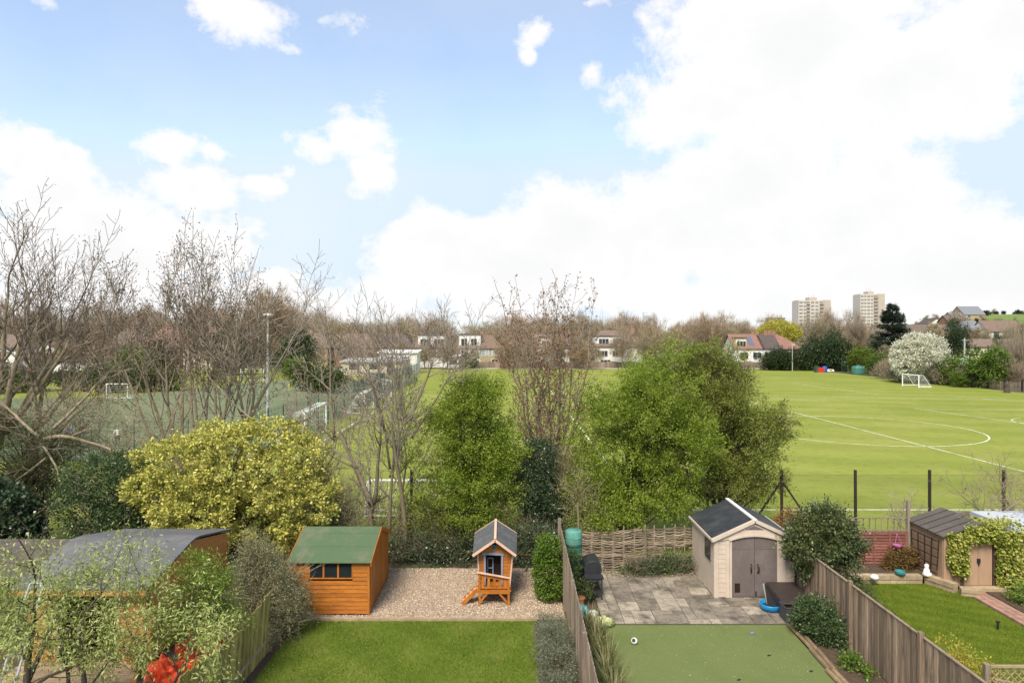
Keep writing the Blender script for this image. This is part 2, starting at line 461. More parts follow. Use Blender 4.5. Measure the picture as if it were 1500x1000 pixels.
# ------------------------------------------------------------------ materials
mat('soil', (.075, .052, .035), .95, .4, 9, bump=.6)
mat('rough_ground', (.10, .085, .05), .95, .35, .6, bump=.3, stain=(.06, .09, .03), stain_scale=.25)
def grassmat(name, dark, mid, light, s1, s2, stripes=None, bump=.5, worn=None):
    m, nt, out = _new(name); L = nt.links
    b = nt.nodes.new('ShaderNodeBsdfPrincipled'); b.inputs['Roughness'].default_value = .9; b.inputs['Specular IOR Level'].default_value = .08
    n1 = noise_tex(nt, s1, 8, .7); n2 = noise_tex(nt, s2, 6, .75)
    c1 = ramp(nt, n1, [(*dark, .3), (*mid, .5), (*light, .7)])
    c2 = ramp(nt, n2, [(.72, .72, .68, .28), (1, 1, 1, .5), (1.0, 1.0, .95, .6), (1.25, 1.18, 1.1, .78)])
    c = mixc(nt, c1, c2, 1, 'MULTIPLY')
    if stripes:
        tc = nt.nodes.new('ShaderNodeTexCoord'); mp = nt.nodes.new('ShaderNodeMapping'); mp.inputs['Rotation'].default_value = (0, 0, stripes[1])
        L.new(tc.outputs['Object'], mp.inputs[0])
        wv = nt.nodes.new('ShaderNodeTexWave'); wv.bands_direction = 'Y'; wv.inputs['Scale'].default_value = stripes[0]; wv.inputs['Distortion'].default_value = 2.2
        wv.inputs['Detail'].default_value = 3; wv.inputs['Detail Scale'].default_value = .8
        L.new(mp.outputs[0], wv.inputs[0])
        c3 = ramp(nt, wv.outputs[0], [(1 - stripes[2], 1 - stripes[2], 1 - stripes[2], .2), (1, 1, 1, .8)])
        c = mixc(nt, c, c3, 1, 'MULTIPLY')
    if worn:
        n3 = noise_tex(nt, worn[1], 6, .65)
        f = ramp(nt, n3, [(0, 0, 0, .52), (worn[2], worn[2], worn[2], .72)])
        c = mixc(nt, c, worn[0], f)
    L.new(c, b.inputs[0])
    bn = noise_tex(nt, s2 * 3, 5, .7); bp = nt.nodes.new('ShaderNodeBump'); bp.inputs['Strength'].default_value = bump; bp.inputs['Distance'].default_value = .03
    L.new(bn, bp.inputs['Height']); L.new(bp.outputs[0], b.inputs['Normal']); L.new(b.outputs[0], out.inputs[0])
    return m
grassmat('field_grass', (.17, .205, .034), (.205, .24, .044), (.25, .268, .062), .06, 1.6, (.055, .25, .10), .5, ((.26, .255, .08), .2, .7))
grassmat('lawn', (.075, .12, .014), (.118, .165, .023), (.17, .2, .04), .7, 9, None, .7, ((.19, .175, .055), 1.0, .75))
grassmat('lawn_striped', (.08, .125, .012), (.115, .157, .016), (.155, .18, .025), .7, 8, (.5, .5, .22), .7)
grassmat('artificial_turf', (.115, .15, .052), (.14, .175, .063), (.162, .188, .076), .6, 24, None, .6, ((.10, .14, .045), .6, .6))
grassmat('all_weather_pitch', (.125, .15, .082), (.14, .168, .094), (.158, .182, .106), .09, 3, None, .2)
grassmat('hill_grass', (.10, .15, .04), (.14, .2, .05), (.17, .21, .07), .012, .2, None, .2)
leafmat('blades', [(.075, .14, .014), (.135, .20, .024), (.215, .24, .058)], .3, .6, .1, clump=.75)
leafmat('blades_light', [(.09, .15, .014), (.145, .205, .022), (.21, .24, .04)], .3, .6, .1, clump=.6)
leafmat('litter', [(.35, .28, .18), (.5, .42, .3), (.25, .2, .1), (.12, .08, .05)], .1)
mat('gravel_bed', (.36, .27, .195), .95, .35, 60, bump=.8)
mat('gravel_stone', (.66, .53, .40), .85, .25, 30, island=.62, bump=.1)
mat('white_line', (.66, .68, .56), .8, .15, 3, bump=0, stain=(.28, .30, .10), stain_scale=1.1)
mat('paving', (.33, .285, .225), .85, .35, 7, island=.52, bump=.4, stain=(.075, .064, .053), stain_scale=1.5)
mat('joint', (.075, .068, .05), .95, .3, 12)
mat('orange_wood', (.44, .155, .022), .55, .28, 3, (1, 1, 9), island=.3, bump=.2, spec=.3, stain=(.30, .10, .02), stain_scale=1.6, stain_stretch=(1, 1, 3))
mat('orange_wood_side', (.44, .155, .022), .55, .28, 3, (9, 9, 1), island=.3, bump=.2, spec=.3, stain=(.29, .095, .02), stain_scale=1.6, stain_stretch=(3, 3, .6))
mat('pale_wood', (.52, .36, .22), .7, .2, 8, island=.2)
mat('cabin_wood', (.50, .235, .075), .6, .2, 3, (1, 1, 8), island=.2, bump=.1)
mat('green_felt', (.075, .12, .062), .95, .16, 40, bump=.5, bscale=160, stain=(.125, .14, .09), stain_scale=1.5)
mat('grey_felt', (.105, .108, .118), .9, .2, 30, bump=.4, bscale=120, stain=(.15, .148, .15), stain_scale=1.1)
mat('play_felt', (.085, .09, .098), .9, .25, 30, bump=.6, bscale=90, stain=(.13, .135, .13), stain_scale=4)
mat('brown_felt', (.085, .075, .068), .95, .25, 20, bump=.4, stain=(.12, .10, .085), stain_scale=1.4)
mat('dark_board', (.028, .026, .026), .7, .3, 6, (1, 1, 8), island=.3)
mat('old_wood', (.31, .25, .195), .9, .3, 3, (14, 14, .7), island=.5, bump=.4, stain=(.14, .105, .08), stain_scale=1.6, stain_stretch=(5, 5, .5))
mat('fence_wood', (.35, .26, .185), .9, .35, 3, (14, 14, .6), island=.55, bump=.45, stain=(.12, .09, .068), stain_scale=1.3, stain_stretch=(5, 5, .6))
mat('mossy_wood', (.43, .38, .12), .9, .35, 3, (12, 12, .8), island=.45, bump=.4, stain=(.13, .10, .045), stain_scale=1.4, stain_stretch=(4, 4, .6))
mat('sawn_wood', (.36, .27, .175), .85, .25, 5, island=.25)
mat('log', (.24, .17, .10), .9, .3, 6, (1, 1, 1), island=.3)
mat('post_dark', (.028, .02, .017), .8, .3, 8, (1, 1, .3))
mat('wire', (.12, .13, .08), .5, .1, 5, bump=0, metallic=.4)
mat('white_metal', (.75, .76, .75), .4, .06, 3, bump=0)
mat('net', (.68, .70, .68), .8, .1, 3, bump=0)
mat('cream_plastic', (.52, .435, .365), .55, .1, 4, bump=.12, bscale=60, stain=(.465, .385, .315), stain_scale=1.3, stain_stretch=(2, 2, .7))
mat('taupe_plastic', (.135, .112, .108), .5, .16, 4, (18, 18, .8), bump=.12, stain=(.17, .145, .138), stain_scale=1.2)
mat('shed_roof', (.030, .034, .042), .5, .25, 5, bump=.15, stain=(.055, .058, .06), stain_scale=1.6, spec=.4)
mat('white_strip', (.74, .73, .72), .4, .05, 4, bump=0)
mat('black_plastic', (.022, .02, .021), .42, .25, 5, bump=.1, spec=.5)
mat('brown_plastic', (.04, .031, .028), .5, .3, 5, (1, 8, 1), bump=.1)
mat('grey_plastic', (.055, .055, .058), .5, .2, 5)
mat('blue_plastic', (.012, .20, .46), .35, .12, 4, bump=0, spec=.5)
mat('pool_water', (.02, .03, .02), .08, .3, 6, bump=.05, spec=.5)
mat('terracotta', (.40, .15, .065), .8, .2, 6)
mat('teal_cover', (.08, .20, .165), .6, .2, 4, (1, 1, .5), bump=.25, stain=(.10, .32, .26), stain_scale=3)
mat('green_cover', (.035, .13, .075), .7, .3, 5, bump=.4)
mat('turquoise_bag', (.13, .42, .48), .4, .15, 4, bump=.3)
mat('compost_bag', (.46, .47, .22), .5, .2, 3, bump=.3, stain=(.03, .24, .10), stain_scale=6)
mat('bag_white', (.62, .66, .58), .4, .1, 4, bump=.3)
mat('bbq_metal', (.035, .038, .045), .38, .25, 5, bump=.05, metallic=.3, spec=.5)
mat('aluminium', (.62, .64, .66), .3, .08, 6, bump=0, metallic=.8)
mat('red_tarp', (.74, .085, .03), .45, .2, 3, bump=.4)
mat('blue_trim', (.20, .27, .38), .6, .12, 6, bump=.05)
mat('trim_wood', (.60, .40, .30), .6, .15, 5, bump=.05)
mat('dark_inside', (.02, .012, .008), .9, .3, 5, bump=0)  # near-black: painted shade inside the sheds, also the cat flap's own black
mat('glass', (.015, .02, .025), .08, .3, 2, bump=0, spec=.6)
mat('red_fence', (.24, .095, .075), .85, .3, 4, (1, 1, 6), island=.45, bump=.3)
mat('pink_plastic', (.42, .13, .30), .5, .1, 4, bump=0)
mat('teal_glaze', (.035, .17, .18), .3, .2, 8, bump=0)
mat('statue', (.72, .71, .68), .7, .1, 12)
mat('wall_stone', (.40, .31, .20), .9, .22, 5, island=.3, bump=.4)
mat('brick_path', (.34, .20, .15), .9, .25, 6, island=.25, bump=.3)
mat('shed_brown', (.37, .245, .165), .75, .12, 4, (12, 12, .6), island=.12, bump=.12)
mat('shed_brown_dark', (.08, .05, .035), .8, .2, 6)
mat('flat_grey', (.42, .45, .50), .5, .1, 4)
mat('wattle', (.37, .29, .215), .9, .3, 8, island=.68, bump=.2)
mat('bark_grey', (.20, .16, .12), .9, .35, 5, (1, 1, .3), bump=.4, stain=(.17, .16, .06), stain_scale=2)
mat('bark_light', (.27, .225, .16), .9, .3, 5, (1, 1, .3), bump=.4, stain=(.22, .20, .08), stain_scale=2)
mat('bark_dark', (.075, .058, .042), .9, .35, 6, (1, 1, .3), bump=.5)
mat('twig_brown', (.29, .245, .195), .9, .25, 2, bump=0, island=.3)
mat('twig_dark', (.22, .18, .14), .9, .25, 2, bump=0, island=.3)
mat('twig_pale', (.29, .235, .165), .9, .25, 2, bump=0, island=.3)
mat('far_twig', (.34, .27, .20), .9, .2, .3, bump=0, island=.25, objrand=.25)
mat('far_twig_grey', (.32, .265, .175), .9, .2, .3, bump=0, island=.25, objrand=.25)
leafmat('keys', [(.10, .07, .045), (.17, .12, .075), (.23, .17, .11)], .15)
leafmat('dry_leaf', [(.15, .075, .035), (.24, .125, .06), (.28, .18, .09)], .2)
leafmat('spring_green', [(.12, .20, .02), (.20, .29, .03), (.29, .37, .05), (.40, .45, .10)], .52, clump=.45)
leafmat('spring_olive', [(.11, .155, .025), (.20, .245, .042), (.28, .31, .066), (.37, .38, .12)], .50, clump=.45)
leafmat('variegated', [(.17, .20, .045), (.36, .385, .08), (.60, .55, .12), (.70, .645, .26)], .3, clump=.3)
leafmat('dark_green', [(.035, .065, .022), (.06, .10, .034), (.10, .14, .055)], .15, .4, .4)
leafmat('yew', [(.034, .048, .018), (.065, .082, .03), (.105, .115, .046)], .15, .6, .2)
leafmat('ivy_dark', [(.022, .045, .02), (.045, .078, .035), (.08, .115, .06)], .12, .32, .5)
leafmat('laurel', [(.035, .085, .01), (.085, .165, .016), (.15, .23, .03), (.19, .26, .04)], .3, .4, .4)
leafmat('evergreen', [(.022, .045, .014), (.05, .08, .024), (.10, .13, .05), (.22, .22, .08)], .2, .35, .5)
leafmat('pale_leaf', [(.16, .22, .045), (.30, .37, .09), (.43, .48, .16), (.54, .56, .27)], .4, clump=.25)
leafmat('fern_leaf', [(.10, .17, .022), (.17, .26, .035), (.26, .34, .07)], .4)
leafmat('olive_grey', [(.085, .092, .04), (.17, .175, .085), (.26, .25, .14), (.33, .31, .19)], .25)
leafmat('silver_green', [(.06, .075, .045), (.115, .135, .08), (.18, .195, .13), (.25, .26, .19)], .2)
leafmat('bronze', [(.10, .06, .022), (.20, .12, .045), (.26, .19, .07)], .3)
leafmat('red_leaf', [(.16, .035, .022), (.30, .08, .05), (.30, .15, .08)], .3)
leafmat('ivy_gold', [(.10, .17, .018), (.26, .30, .04), (.40, .41, .08), (.46, .46, .16)], .3)
leafmat('yellow_leaf', [(.30, .26, .03), (.45, .38, .06), (.25, .26, .05)], .3)
leafmat('willow', [(.32, .31, .035), (.44, .41, .06), (.52, .48, .09)], .35)
leafmat('blossom', [(.45, .46, .32), (.66, .66, .54), (.78, .78, .70)], .3, clump=.2)
leafmat('far_green', [(.075, .13, .018), (.13, .20, .03), (.19, .25, .045)], .35, objrand=.3)
leafmat('far_dark', [(.025, .045, .018), (.045, .07, .028), (.07, .095, .04)], .2, objrand=.3)
leafmat('cedar', [(.035, .06, .04), (.065, .095, .062), (.10, .13, .085)], .15)
leafmat('hedge', [(.045, .07, .02), (.08, .11, .032), (.12, .14, .05)], .25, objrand=.25)
leafmat('reed', [(.12, .14, .05), (.22, .22, .09), (.34, .30, .17)], .3)
# town
mat('white_render', (.66, .65, .62), .8, .08, .6, bump=0)
mat('cream_render', (.52, .46, .36), .8, .1, .6, bump=0)
mat('brick', (.27, .155, .11), .9, .15, 1.5, bump=0)
mat('yellow_brick', (.36, .28, .17), .9, .15, 1.5, bump=0)
mat('roof_brown', (.165, .122, .10), .9, .2, 1.2, bump=.1, objrand=.25)
mat('roof_red', (.215, .118, .095), .9, .2, 1.2, bump=.1)
mat('roof_dark', (.085, .066, .062), .85, .2, 1.2, bump=.1)
mat('slate', (.17, .18, .20), .8, .15, 1.2, bump=0)
mat('window_dark', (.035, .04, .05), .15, .3, 1, bump=0, spec=.5)
mat('window_pale', (.30, .36, .36), .2, .2, 1, bump=0, spec=.5)
mat('solar', (.10, .12, .17), .2, .1, 1, bump=0, spec=.6)
mat('concrete_cream', (.43, .37, .32), .9, .08, .2, bump=0)
mat('tower_brown', (.36, .30, .26), .9, .12, .3, bump=0)
mat('tower_white', (.52, .475, .445), .9, .08, .3, bump=0)
mat('tower_glass', (.24, .225, .215), .3, .2, .5, bump=0)
mat('hazed_glass', (.50, .57, .66), .3, .1, .02, bump=0)  # glass; distance haze is put into its pale blue colour
mat('fence_green', (.035, .085, .06), .6, .2, 1, bump=0)
mat('teal_bin', (.05, .16, .135), .5, .1, 2, bump=0)
mat('pale_green', (.42, .66, .46), .5, .1, 1, bump=0)
mat('red_paint', (.55, .04, .03), .5, .1, 1, bump=0)
mat('blue_paint', (.03, .10, .38), .5, .1, 1, bump=0)
mat('pole_grey', (.36, .36, .35), .6, .12, 3, bump=0)
mat('lamp_head', (.55, .55, .54), .5, .1, 3, bump=0)
mat('track', (.45, .42, .37), .9, .15, .4, bump=0)
mat('road', (.20, .19, .18), .9, .15, .4, bump=0)
mat('skin', (.52, .32, .23), .6, .05, 5, bump=0)
mat('shirt_white', (.72, .72, .70), .8, .05, 5, bump=0)
mat('shirt_blue', (.05, .13, .58), .8, .05, 5, bump=0)
mat('bib_yellow', (.72, .74, .03), .8, .05, 5, bump=0)
mat('trousers', (.03, .03, .04), .8, .1, 5, bump=0)
mat('hair', (.05, .03, .02), .8, .1, 5, bump=0)
mat('hair_red', (.30, .09, .04), .8, .1, 5, bump=0)
mat('purple', (.20, .16, .45), .5, .1, 5, bump=0)
MM = MATS
# ================================================================== THE SETTING
def sheet(name, pts, z, m, label=None, cat=None, thick=.0):
    mb = MB()
    if thick: mb.prism([(x, y, z - thick) for x, y in pts], (0, 0, thick))
    else: mb.add([(x, y, z) for x, y in pts], [tuple(range(len(pts)))])
    o = mb.build(name, MM[m]); return tag(o, label, cat, kind='structure')
sheet('ground', [(-7000, 2), (7000, 2), (7000, 9000), (-7000, 9000)], -.03, 'rough_ground', 'rough brown ground under the gardens and the town', 'ground')
sheet('sports_field', [(-90, 24.6), (70, 24.6), (70, 108), (67, 160), (-90, 160)], 0.0, 'field_grass', 'wide mown playing field beyond the gardens', 'field')
sheet('all_weather_pitch', [(-16.6, 43), (-16.6, 120), (-40, 120), (-52, 86), (-88, 86), (-88, 43)], .006, 'all_weather_pitch', 'dull green all weather pitch behind the bare trees', 'pitch')
sheet('lawn', [(-5.95, 12), (.62, 12), (.62, 19.08), (-5.95, 19.08)], .004, 'lawn', 'mown lawn of the middle garden in front of the gravel', 'lawn')
sheet('soil_bed', [(-6.55, 12), (-5.95, 12), (-5.95, 19.2), (-6.55, 19.2)], .003, 'soil', 'bare soil strip beside the mossy fence', 'soil')
sheet('soil_strip', [(.62, 12), (1.53, 12), (1.53, 19.1), (.62, 19.1)], .003, 'soil', 'soil strip under the silver shrub', 'soil')
sheet('gravel_base', [(-6.5, 19.18), (1.5, 19.18), (1.5, 23.4), (-6.5, 23.4)], .006, 'gravel_bed', 'pinkish gravel area round the playhouse', 'gravel')
sheet('artificial_turf', [(2.42, 12), (7.45, 12), (7.55, 18.82), (2.48, 18.82)], .006, 'artificial_turf', 'pale artificial turf in front of the patio', 'turf')
sheet('planting_bed', [(7.62, 12), (8.6, 12), (8.6, 18.9), (7.7, 18.9)], .02, 'soil', 'soil bed behind the log edging', 'soil')
sheet('soil_margin', [(1.6, 12), (2.42, 12), (2.48, 23.2), (1.6, 23.2)], .003, 'soil', 'soil margin with tall grasses beside the fence', 'soil')
sheet('neighbour_lawn', [(8.75, 12), (14.0, 12), (14.0, 21.0), (13.2, 22.0), (8.75, 22.0)], .004, 'lawn_striped', 'bright mown lawn of the right hand garden', 'lawn')
sheet('raised_bed', [(8.75, 22.1), (13.6, 22.1), (13.6, 24.4), (8.75, 24.4)], .2, 'soil', 'raised soil bed under the red fence panel', 'soil', .2)
sheet('side_bed', [(14.75, 12), (22, 12), (22, 24.4), (14.75, 24.4)], .006, 'soil', 'planted ground beyond the brick path', 'soil')
mb = MB()
for i in range(70):
    for j in range(3):
        y = 12 + i * .135; mb.box(14.08 + j * .2, 14.26 + j * .2, y, y + .128, -.02, .03 + U(-.004, .004))
tag(mb.build('brick_path', MM['brick_path']), 'red brick path leading to the ivy covered shed', 'path', kind='structure')
sheet('neighbour_ground', [(-22, 10), (-6.65, 10), (-6.65, 23), (-22, 23)], .003, 'soil', 'bare ground round the timber cabin', 'ground')
sheet('running_track', [(-14, 159.5), (64, 159.5), (64, 163.4), (-14, 163.4)], .02, 'track', 'pale path along the far edge of the playing field', 'path')

# patio of mixed rectangular slabs
mb = MB(); x0, x1, y0, y1 = 2.52, 8.5, 18.86, 23.1; g = .3
nx, ny = int((x1 - x0) / g), int((y1 - y0) / g); occ = [[0] * ny for _ in range(nx)]
random.seed(5)
for j in range(ny):
    for i in range(nx):
        if occ[i][j]: continue
        opts = [(2, 2), (3, 2), (2, 3), (3, 2), (2, 1), (1, 2), (1, 1), (2, 2)]; random.shuffle(opts); opts.append((1, 1))
        for w, h in opts:
            if i + w <= nx and j + h <= ny and not any(occ[a][b] for a in range(i, i + w) for b in range(j, j + h)):
                for a in range(i, i + w):
                    for b in range(j, j + h): occ[a][b] = 1
                s = .008; dz = U(-.004, .005)
                X0, Y0, X1, Y1 = x0 + i * g + s, y0 + j * g + s, x0 + (i + w) * g - s, y0 + (j + h) * g - s
                t = [U(-.004, .004) for _ in range(4)]
                mb.hexa([(X0, Y0, -.04), (X1, Y0, -.04), (X1, Y1, -.04), (X0, Y1, -.04), (X0, Y0, .03 + dz + t[0]), (X1, Y0, .03 + dz + t[1]), (X1, Y1, .03 + dz + t[2]), (X0, Y1, .03 + dz + t[3])]); break
mb.box(x0, x1, y0, y1, -.05, .012, 1)
tag(mb.build('patio', [MM['paving'], MM['joint']]), 'grey stone paved patio in front of the cream shed', 'patio', kind='structure')

# hill behind the town, right
mb = MB(); na, ny2 = 70, 40
def hill_z(X, Y):
    a = X / Y; t = min(1, max(0, (a - .45) / .26)); s = t * t * (3 - 2 * t)
    if Y <= 172: return -.2
    return s * 39 * (1 - math.exp(-(Y - 172) / 400)) + (mnoise.noise(Vector((X * .01, Y * .01, 0))) * 2.2 * s * min(1, (Y - 172) / 200)) - .2
for j in range(ny2):
    Y = 172 * (1500 / 172) ** (j / (ny2 - 1))
    for i in range(na):
        X = Y * (.43 + 1.2 * i / (na - 1)); mb.v.append((X, Y, hill_z(X, Y)))
for j in range(ny2 - 1):
    for i in range(na - 1):
        b = j * na + i; mb.f.append((b, b + 1, b + na + 1, b + na)); mb.m.append(0)
tag(mb.build('hill', MM['hill_grass'], smooth=True), 'green hillside rising behind the houses', 'hill', kind='structure')

# painted lines on the field
def line(mb, pts, w=.12, z=.008):
    for a, b in zip(pts[:-1], pts[1:]):
        a = Vector((*a, z)); b = Vector((*b, z)); d = (b - a).normalized(); n = Vector((-d.y, d.x, 0)) * w / 2; e = d * .02
        mb.add([a - n - e, b - n + e, b + n + e, a + n - e], [(0, 1, 2, 3)])
def arc(cx, cy, r, a0, a1, n=60): return [(cx + r * math.cos(R(a0 + (a1 - a0) * i / n)), cy + r * math.sin(R(a0 + (a1 - a0) * i / n))) for i in range(n + 1)]
lines = [('touchline', 'white touchline along the near edge of the field', [(-14, 31.2), (70, 31.2)]),
         ('touchline', 'white touchline along the far side of the pitch', [(-14, 85), (62, 85.5)]),
         ('halfway_line', 'white halfway line crossing the centre circle', [(30.2, 31.2), (28.6, 85)]),
         ('centre_circle', 'white painted centre circle on the field', arc(29.4, 58, 9.15, 0, 360)),
         ('box_line', 'short white line towards the right goal end', [(43.6, 74), (46.4, 60.5)]),
         ('box_line', 'white line running out to the right field edge', [(43.6, 72.8), (68, 72.8)]),
         ('penalty_arc', 'white curved line at the right side of the field', arc(50.2, 61.5, 4.2, 110, 250)),
         ('box_line', 'faint white line near the right hand goal', [(46, 112), (49, 91)]),
         ('box_line', 'faint white line in front of the blossom tree', [(57, 88), (62, 80)]),
         ('sideline', 'white sideline beside the green fence', [(-14.2, 44), (-14.4, 110)]),
         ('sideline', 'white sideline seen between the two green trees', [(6.0, 36), (5.2, 150)])]
for nm, lab, pts in lines:
    mb = MB(); line(mb, pts, .11 if len(pts) == 2 else .12); tag(mb.build(nm, MM['white_line']), lab, 'pitch line', kind='structure')

# ------------------------------------------------------------------ loose ground cover (uncountable)
def grass(name, poly, n, h, m, label, z=.004, w=.006):
    (xa, xb, ya, yb) = poly
    p = np.stack([RNG.uniform(xa, xb, n), RNG.uniform(ya, yb, n), np.full(n, z)], 1)
    k = np.sin(p[:, 0] * 3.1) * np.sin(p[:, 1] * 2.3) * .25 + 1
    t = np.stack([RNG.normal(0, .45, n), RNG.normal(0, .45, n), np.ones(n)], 1); t = unit(t) * (h * RNG.uniform(.5, 1.2, n) * k)[:, None]
    a = RNG.uniform(0, 6.28, n); s = np.stack([np.cos(a), np.sin(a), np.zeros(n)], 1) * w
    v = np.empty((n, 3, 3)); v[:, 0] = p - s; v[:, 1] = p + s; v[:, 2] = p + t
    return tag(npmesh(name, v.reshape(-1, 3), 3, MM[m]), label, 'grass', kind='stuff')
grass('grass_blades', (-5.95, .62, 13, 19.06), 90000, .05, 'blades', 'short green grass blades on the middle lawn')
grass('grass_blades', (8.8, 13.98, 14, 21.9), 70000, .05, 'blades_light', 'short green grass blades on the right hand lawn')
grass('rough_grass', (-6, 19, 25.2, 26.6), 16000, .12, 'blades_light', 'longer grass along the foot of the chain link fence', w=.01)
def gravel():
    n = 26000
    p = np.stack([RNG.uniform(-6.4, 1.48, n), RNG.uniform(19.24, 23.35, n), RNG.uniform(.004, .03, n)], 1)
    s = RNG.uniform(.011, .03, n)
    o = np.array([(1, 0, 0), (-1, 0, 0), (0, 1, 0), (0, -1, 0), (0, 0, .6), (0, 0, -.6)], float)
    a = RNG.uniform(0, 6.28, n); ca, sa = np.cos(a), np.sin(a); q = o[None] * s[:, None, None] * RNG.uniform(.6, 1.4, (n, 6, 1))
    q = np.stack([q[..., 0] * ca[:, None] - q[..., 1] * sa[:, None], q[..., 0] * sa[:, None] + q[..., 1] * ca[:, None], q[..., 2]], -1)
    tl = RNG.normal(0, .35, (n, 1, 2)); q[..., 2] += (q[..., :2] * tl).sum(-1)
    v = (p[:, None] + q).reshape(-1, 3)
    f = np.array([(0, 2, 4), (2, 1, 4), (1, 3, 4), (3, 0, 4), (2, 0, 5), (1, 2, 5), (3, 1, 5), (0, 3, 5)])
    F = (np.arange(n)[:, None, None] * 6 + f[None]).reshape(-1).astype(np.int32)
    me = bpy.data.meshes.new('gravel'); me.vertices.add(len(v)); me.vertices.foreach_set('co', v.astype(np.float32).ravel())
    me.loops.add(len(F)); me.loops.foreach_set('vertex_index', F); me.polygons.add(len(F) // 3); me.polygons.foreach_set('loop_start', np.arange(0, len(F), 3, dtype=np.int32)); me.update(calc_edges=True)
    tag(link('gravel', me, None, [MM['gravel_stone']]), 'loose pinkish gravel stones round the playhouse', 'gravel', kind='stuff')
gravel()
n = 900
p = np.stack([RNG.uniform(2.6, 7.5, n), RNG.uniform(14, 18.8, n), np.full(n, .012)], 1)
tag(npmesh('petal_litter', leaf_verts(p, RNG.normal(0, 1, (n, 3)) * [1, 1, .1], .028, .6, .2, .8), 4, MM['litter']), 'fallen petals and leaf bits scattered on the artificial turf', 'litter', kind='stuff')
n = 700
p = np.stack([RNG.uniform(2.7, 6.1, n), 23.05 - np.abs(RNG.normal(0, .35, n)), np.full(n, .045)], 1)
tag(npmesh('leaf_litter', leaf_verts(p, RNG.normal(0, 1, (n, 3)) * [1, 1, .2], .06, .6, .2, .6), 4, MM['litter']), 'dead leaves swept against the woven fence', 'litter', kind='stuff')

# timber edging between lawn and gravel / log edging of the bed
mb = MB(); mb.box(-5.95, .7, 19.09, 19.17, -.02, .075)
tag(mb.build('timber_edging', MM['sawn_wood']), 'straight timber board between the lawn and the gravel', 'edging')
mb = MB()
for r_ in range(2):
    y = 13.0
    while y < 18.7:
        l = U(.9, 1.5); xx = 7.5 + (y - 15.7) * .045 + r_ * .13
        mb.tube([Vector((xx + U(-.02, .02), y, .05)), Vector((xx + .02, y + l * .5, .06)), Vector((xx + U(.0, .07), y + l - .03, .05))], U(.05, .07), 8); y += l
tag(mb.build('log_edging', MM['log'], smooth=False), 'weathered log edging between the turf and the soil bed', 'edging')

# ================================================================== FENCES OF THE GARDENS
def board_fence(name, label, p0, p1, h, posts, m, face, bw=.1, top=None, gap=.006, rails=True, lean=0.0, railside=1, hvar=.015, railm=None):
    p0 = Vector((*p0, 0)); p1 = Vector((*p1, 0)); d = (p1 - p0); L = d.length; d.normalize(); n = Vector((-d.y, d.x, 0)) * face
    root = empty(name, p0, label, 'fence')
    mb = MB(); k = int(L / bw)
    for i in range(k):
        a = p0 + d * (i * bw + gap / 2); b = p0 + d * ((i + 1) * bw - gap / 2)
        hh = h(i * bw) if callable(h) else h
        hh += U(-hvar, hvar); o = n * (.012 if i % 2 else 0); s = n * .018; ln = n * lean * 1.0
        sh = d * U(-.006, .006)
        mb.hexa([a + o, b + o, b + o + s, a + o + s, a + o + sh + ln + Vector((0, 0, hh)), b + o + sh + ln + Vector((0, 0, hh)), b + o + s + sh + ln + Vector((0, 0, hh)), a + o + s + sh + ln + Vector((0, 0, hh))])
    mb.build('board_panel', MM[m], root)
    if rails:
        for z in (.35, (h(0) if callable(h) else h) - .3):
            q = n * railside * (.05 if railside > 0 else .035); r = MB()
            r.bar(p0 + q + Vector((0, 0, z)), p1 + q + Vector((0, 0, z)), .05, .07); r.build('rail', MM[railm or m], root)
    for t, ph in posts:
        c = p0 + d * t - n * .06 * railside; r = MB(); r.box(c.x - .05, c.x + .05, c.y - .05, c.y + .05, -.02, ph); r.build('post', MM[m], root, bevel=.006)
    if top:
        r = MB(); zz = top
        r.bar(p0 + n * .012 + Vector((0, 0, zz)), p1 + n * .012 + Vector((0, 0, zz)), .06, .028); r.build('top_rail', MM[m], root)
    return root
board_fence('board_fence', 'narrow weathered board fence between the middle lawn and the turf garden', (1.55, 11.5), (1.6, 23), 1.77, [(2.6, 1.86), (5.6, 1.86), (8.3, 1.86), (10.6, 2.06)], 'old_wood', 1, .105, railside=-1)
board_fence('board_fence', 'tall weathered brown board fence along the turf garden soil bed', (8.68, 11.5), (8.68, 23.2), 1.62, [(2.9, 1.74), (5.9, 1.74), (8.8, 1.74)], 'fence_wood', 1, .125, top=1.63, railside=-1)
fr = board_fence('board_fence', 'mossy yellow green leaning board fence below the grey shrub', (-6.3, 11.5), (-6.18, 17.2), lambda t: 1.5 - .0 * t + (.1 * math.sin(t * 1.3)), [(1.2, 1.45), (4.0, 1.5)], 'mossy_wood', -1, .115, lean=.1, hvar=.05, railm='sawn_wood')

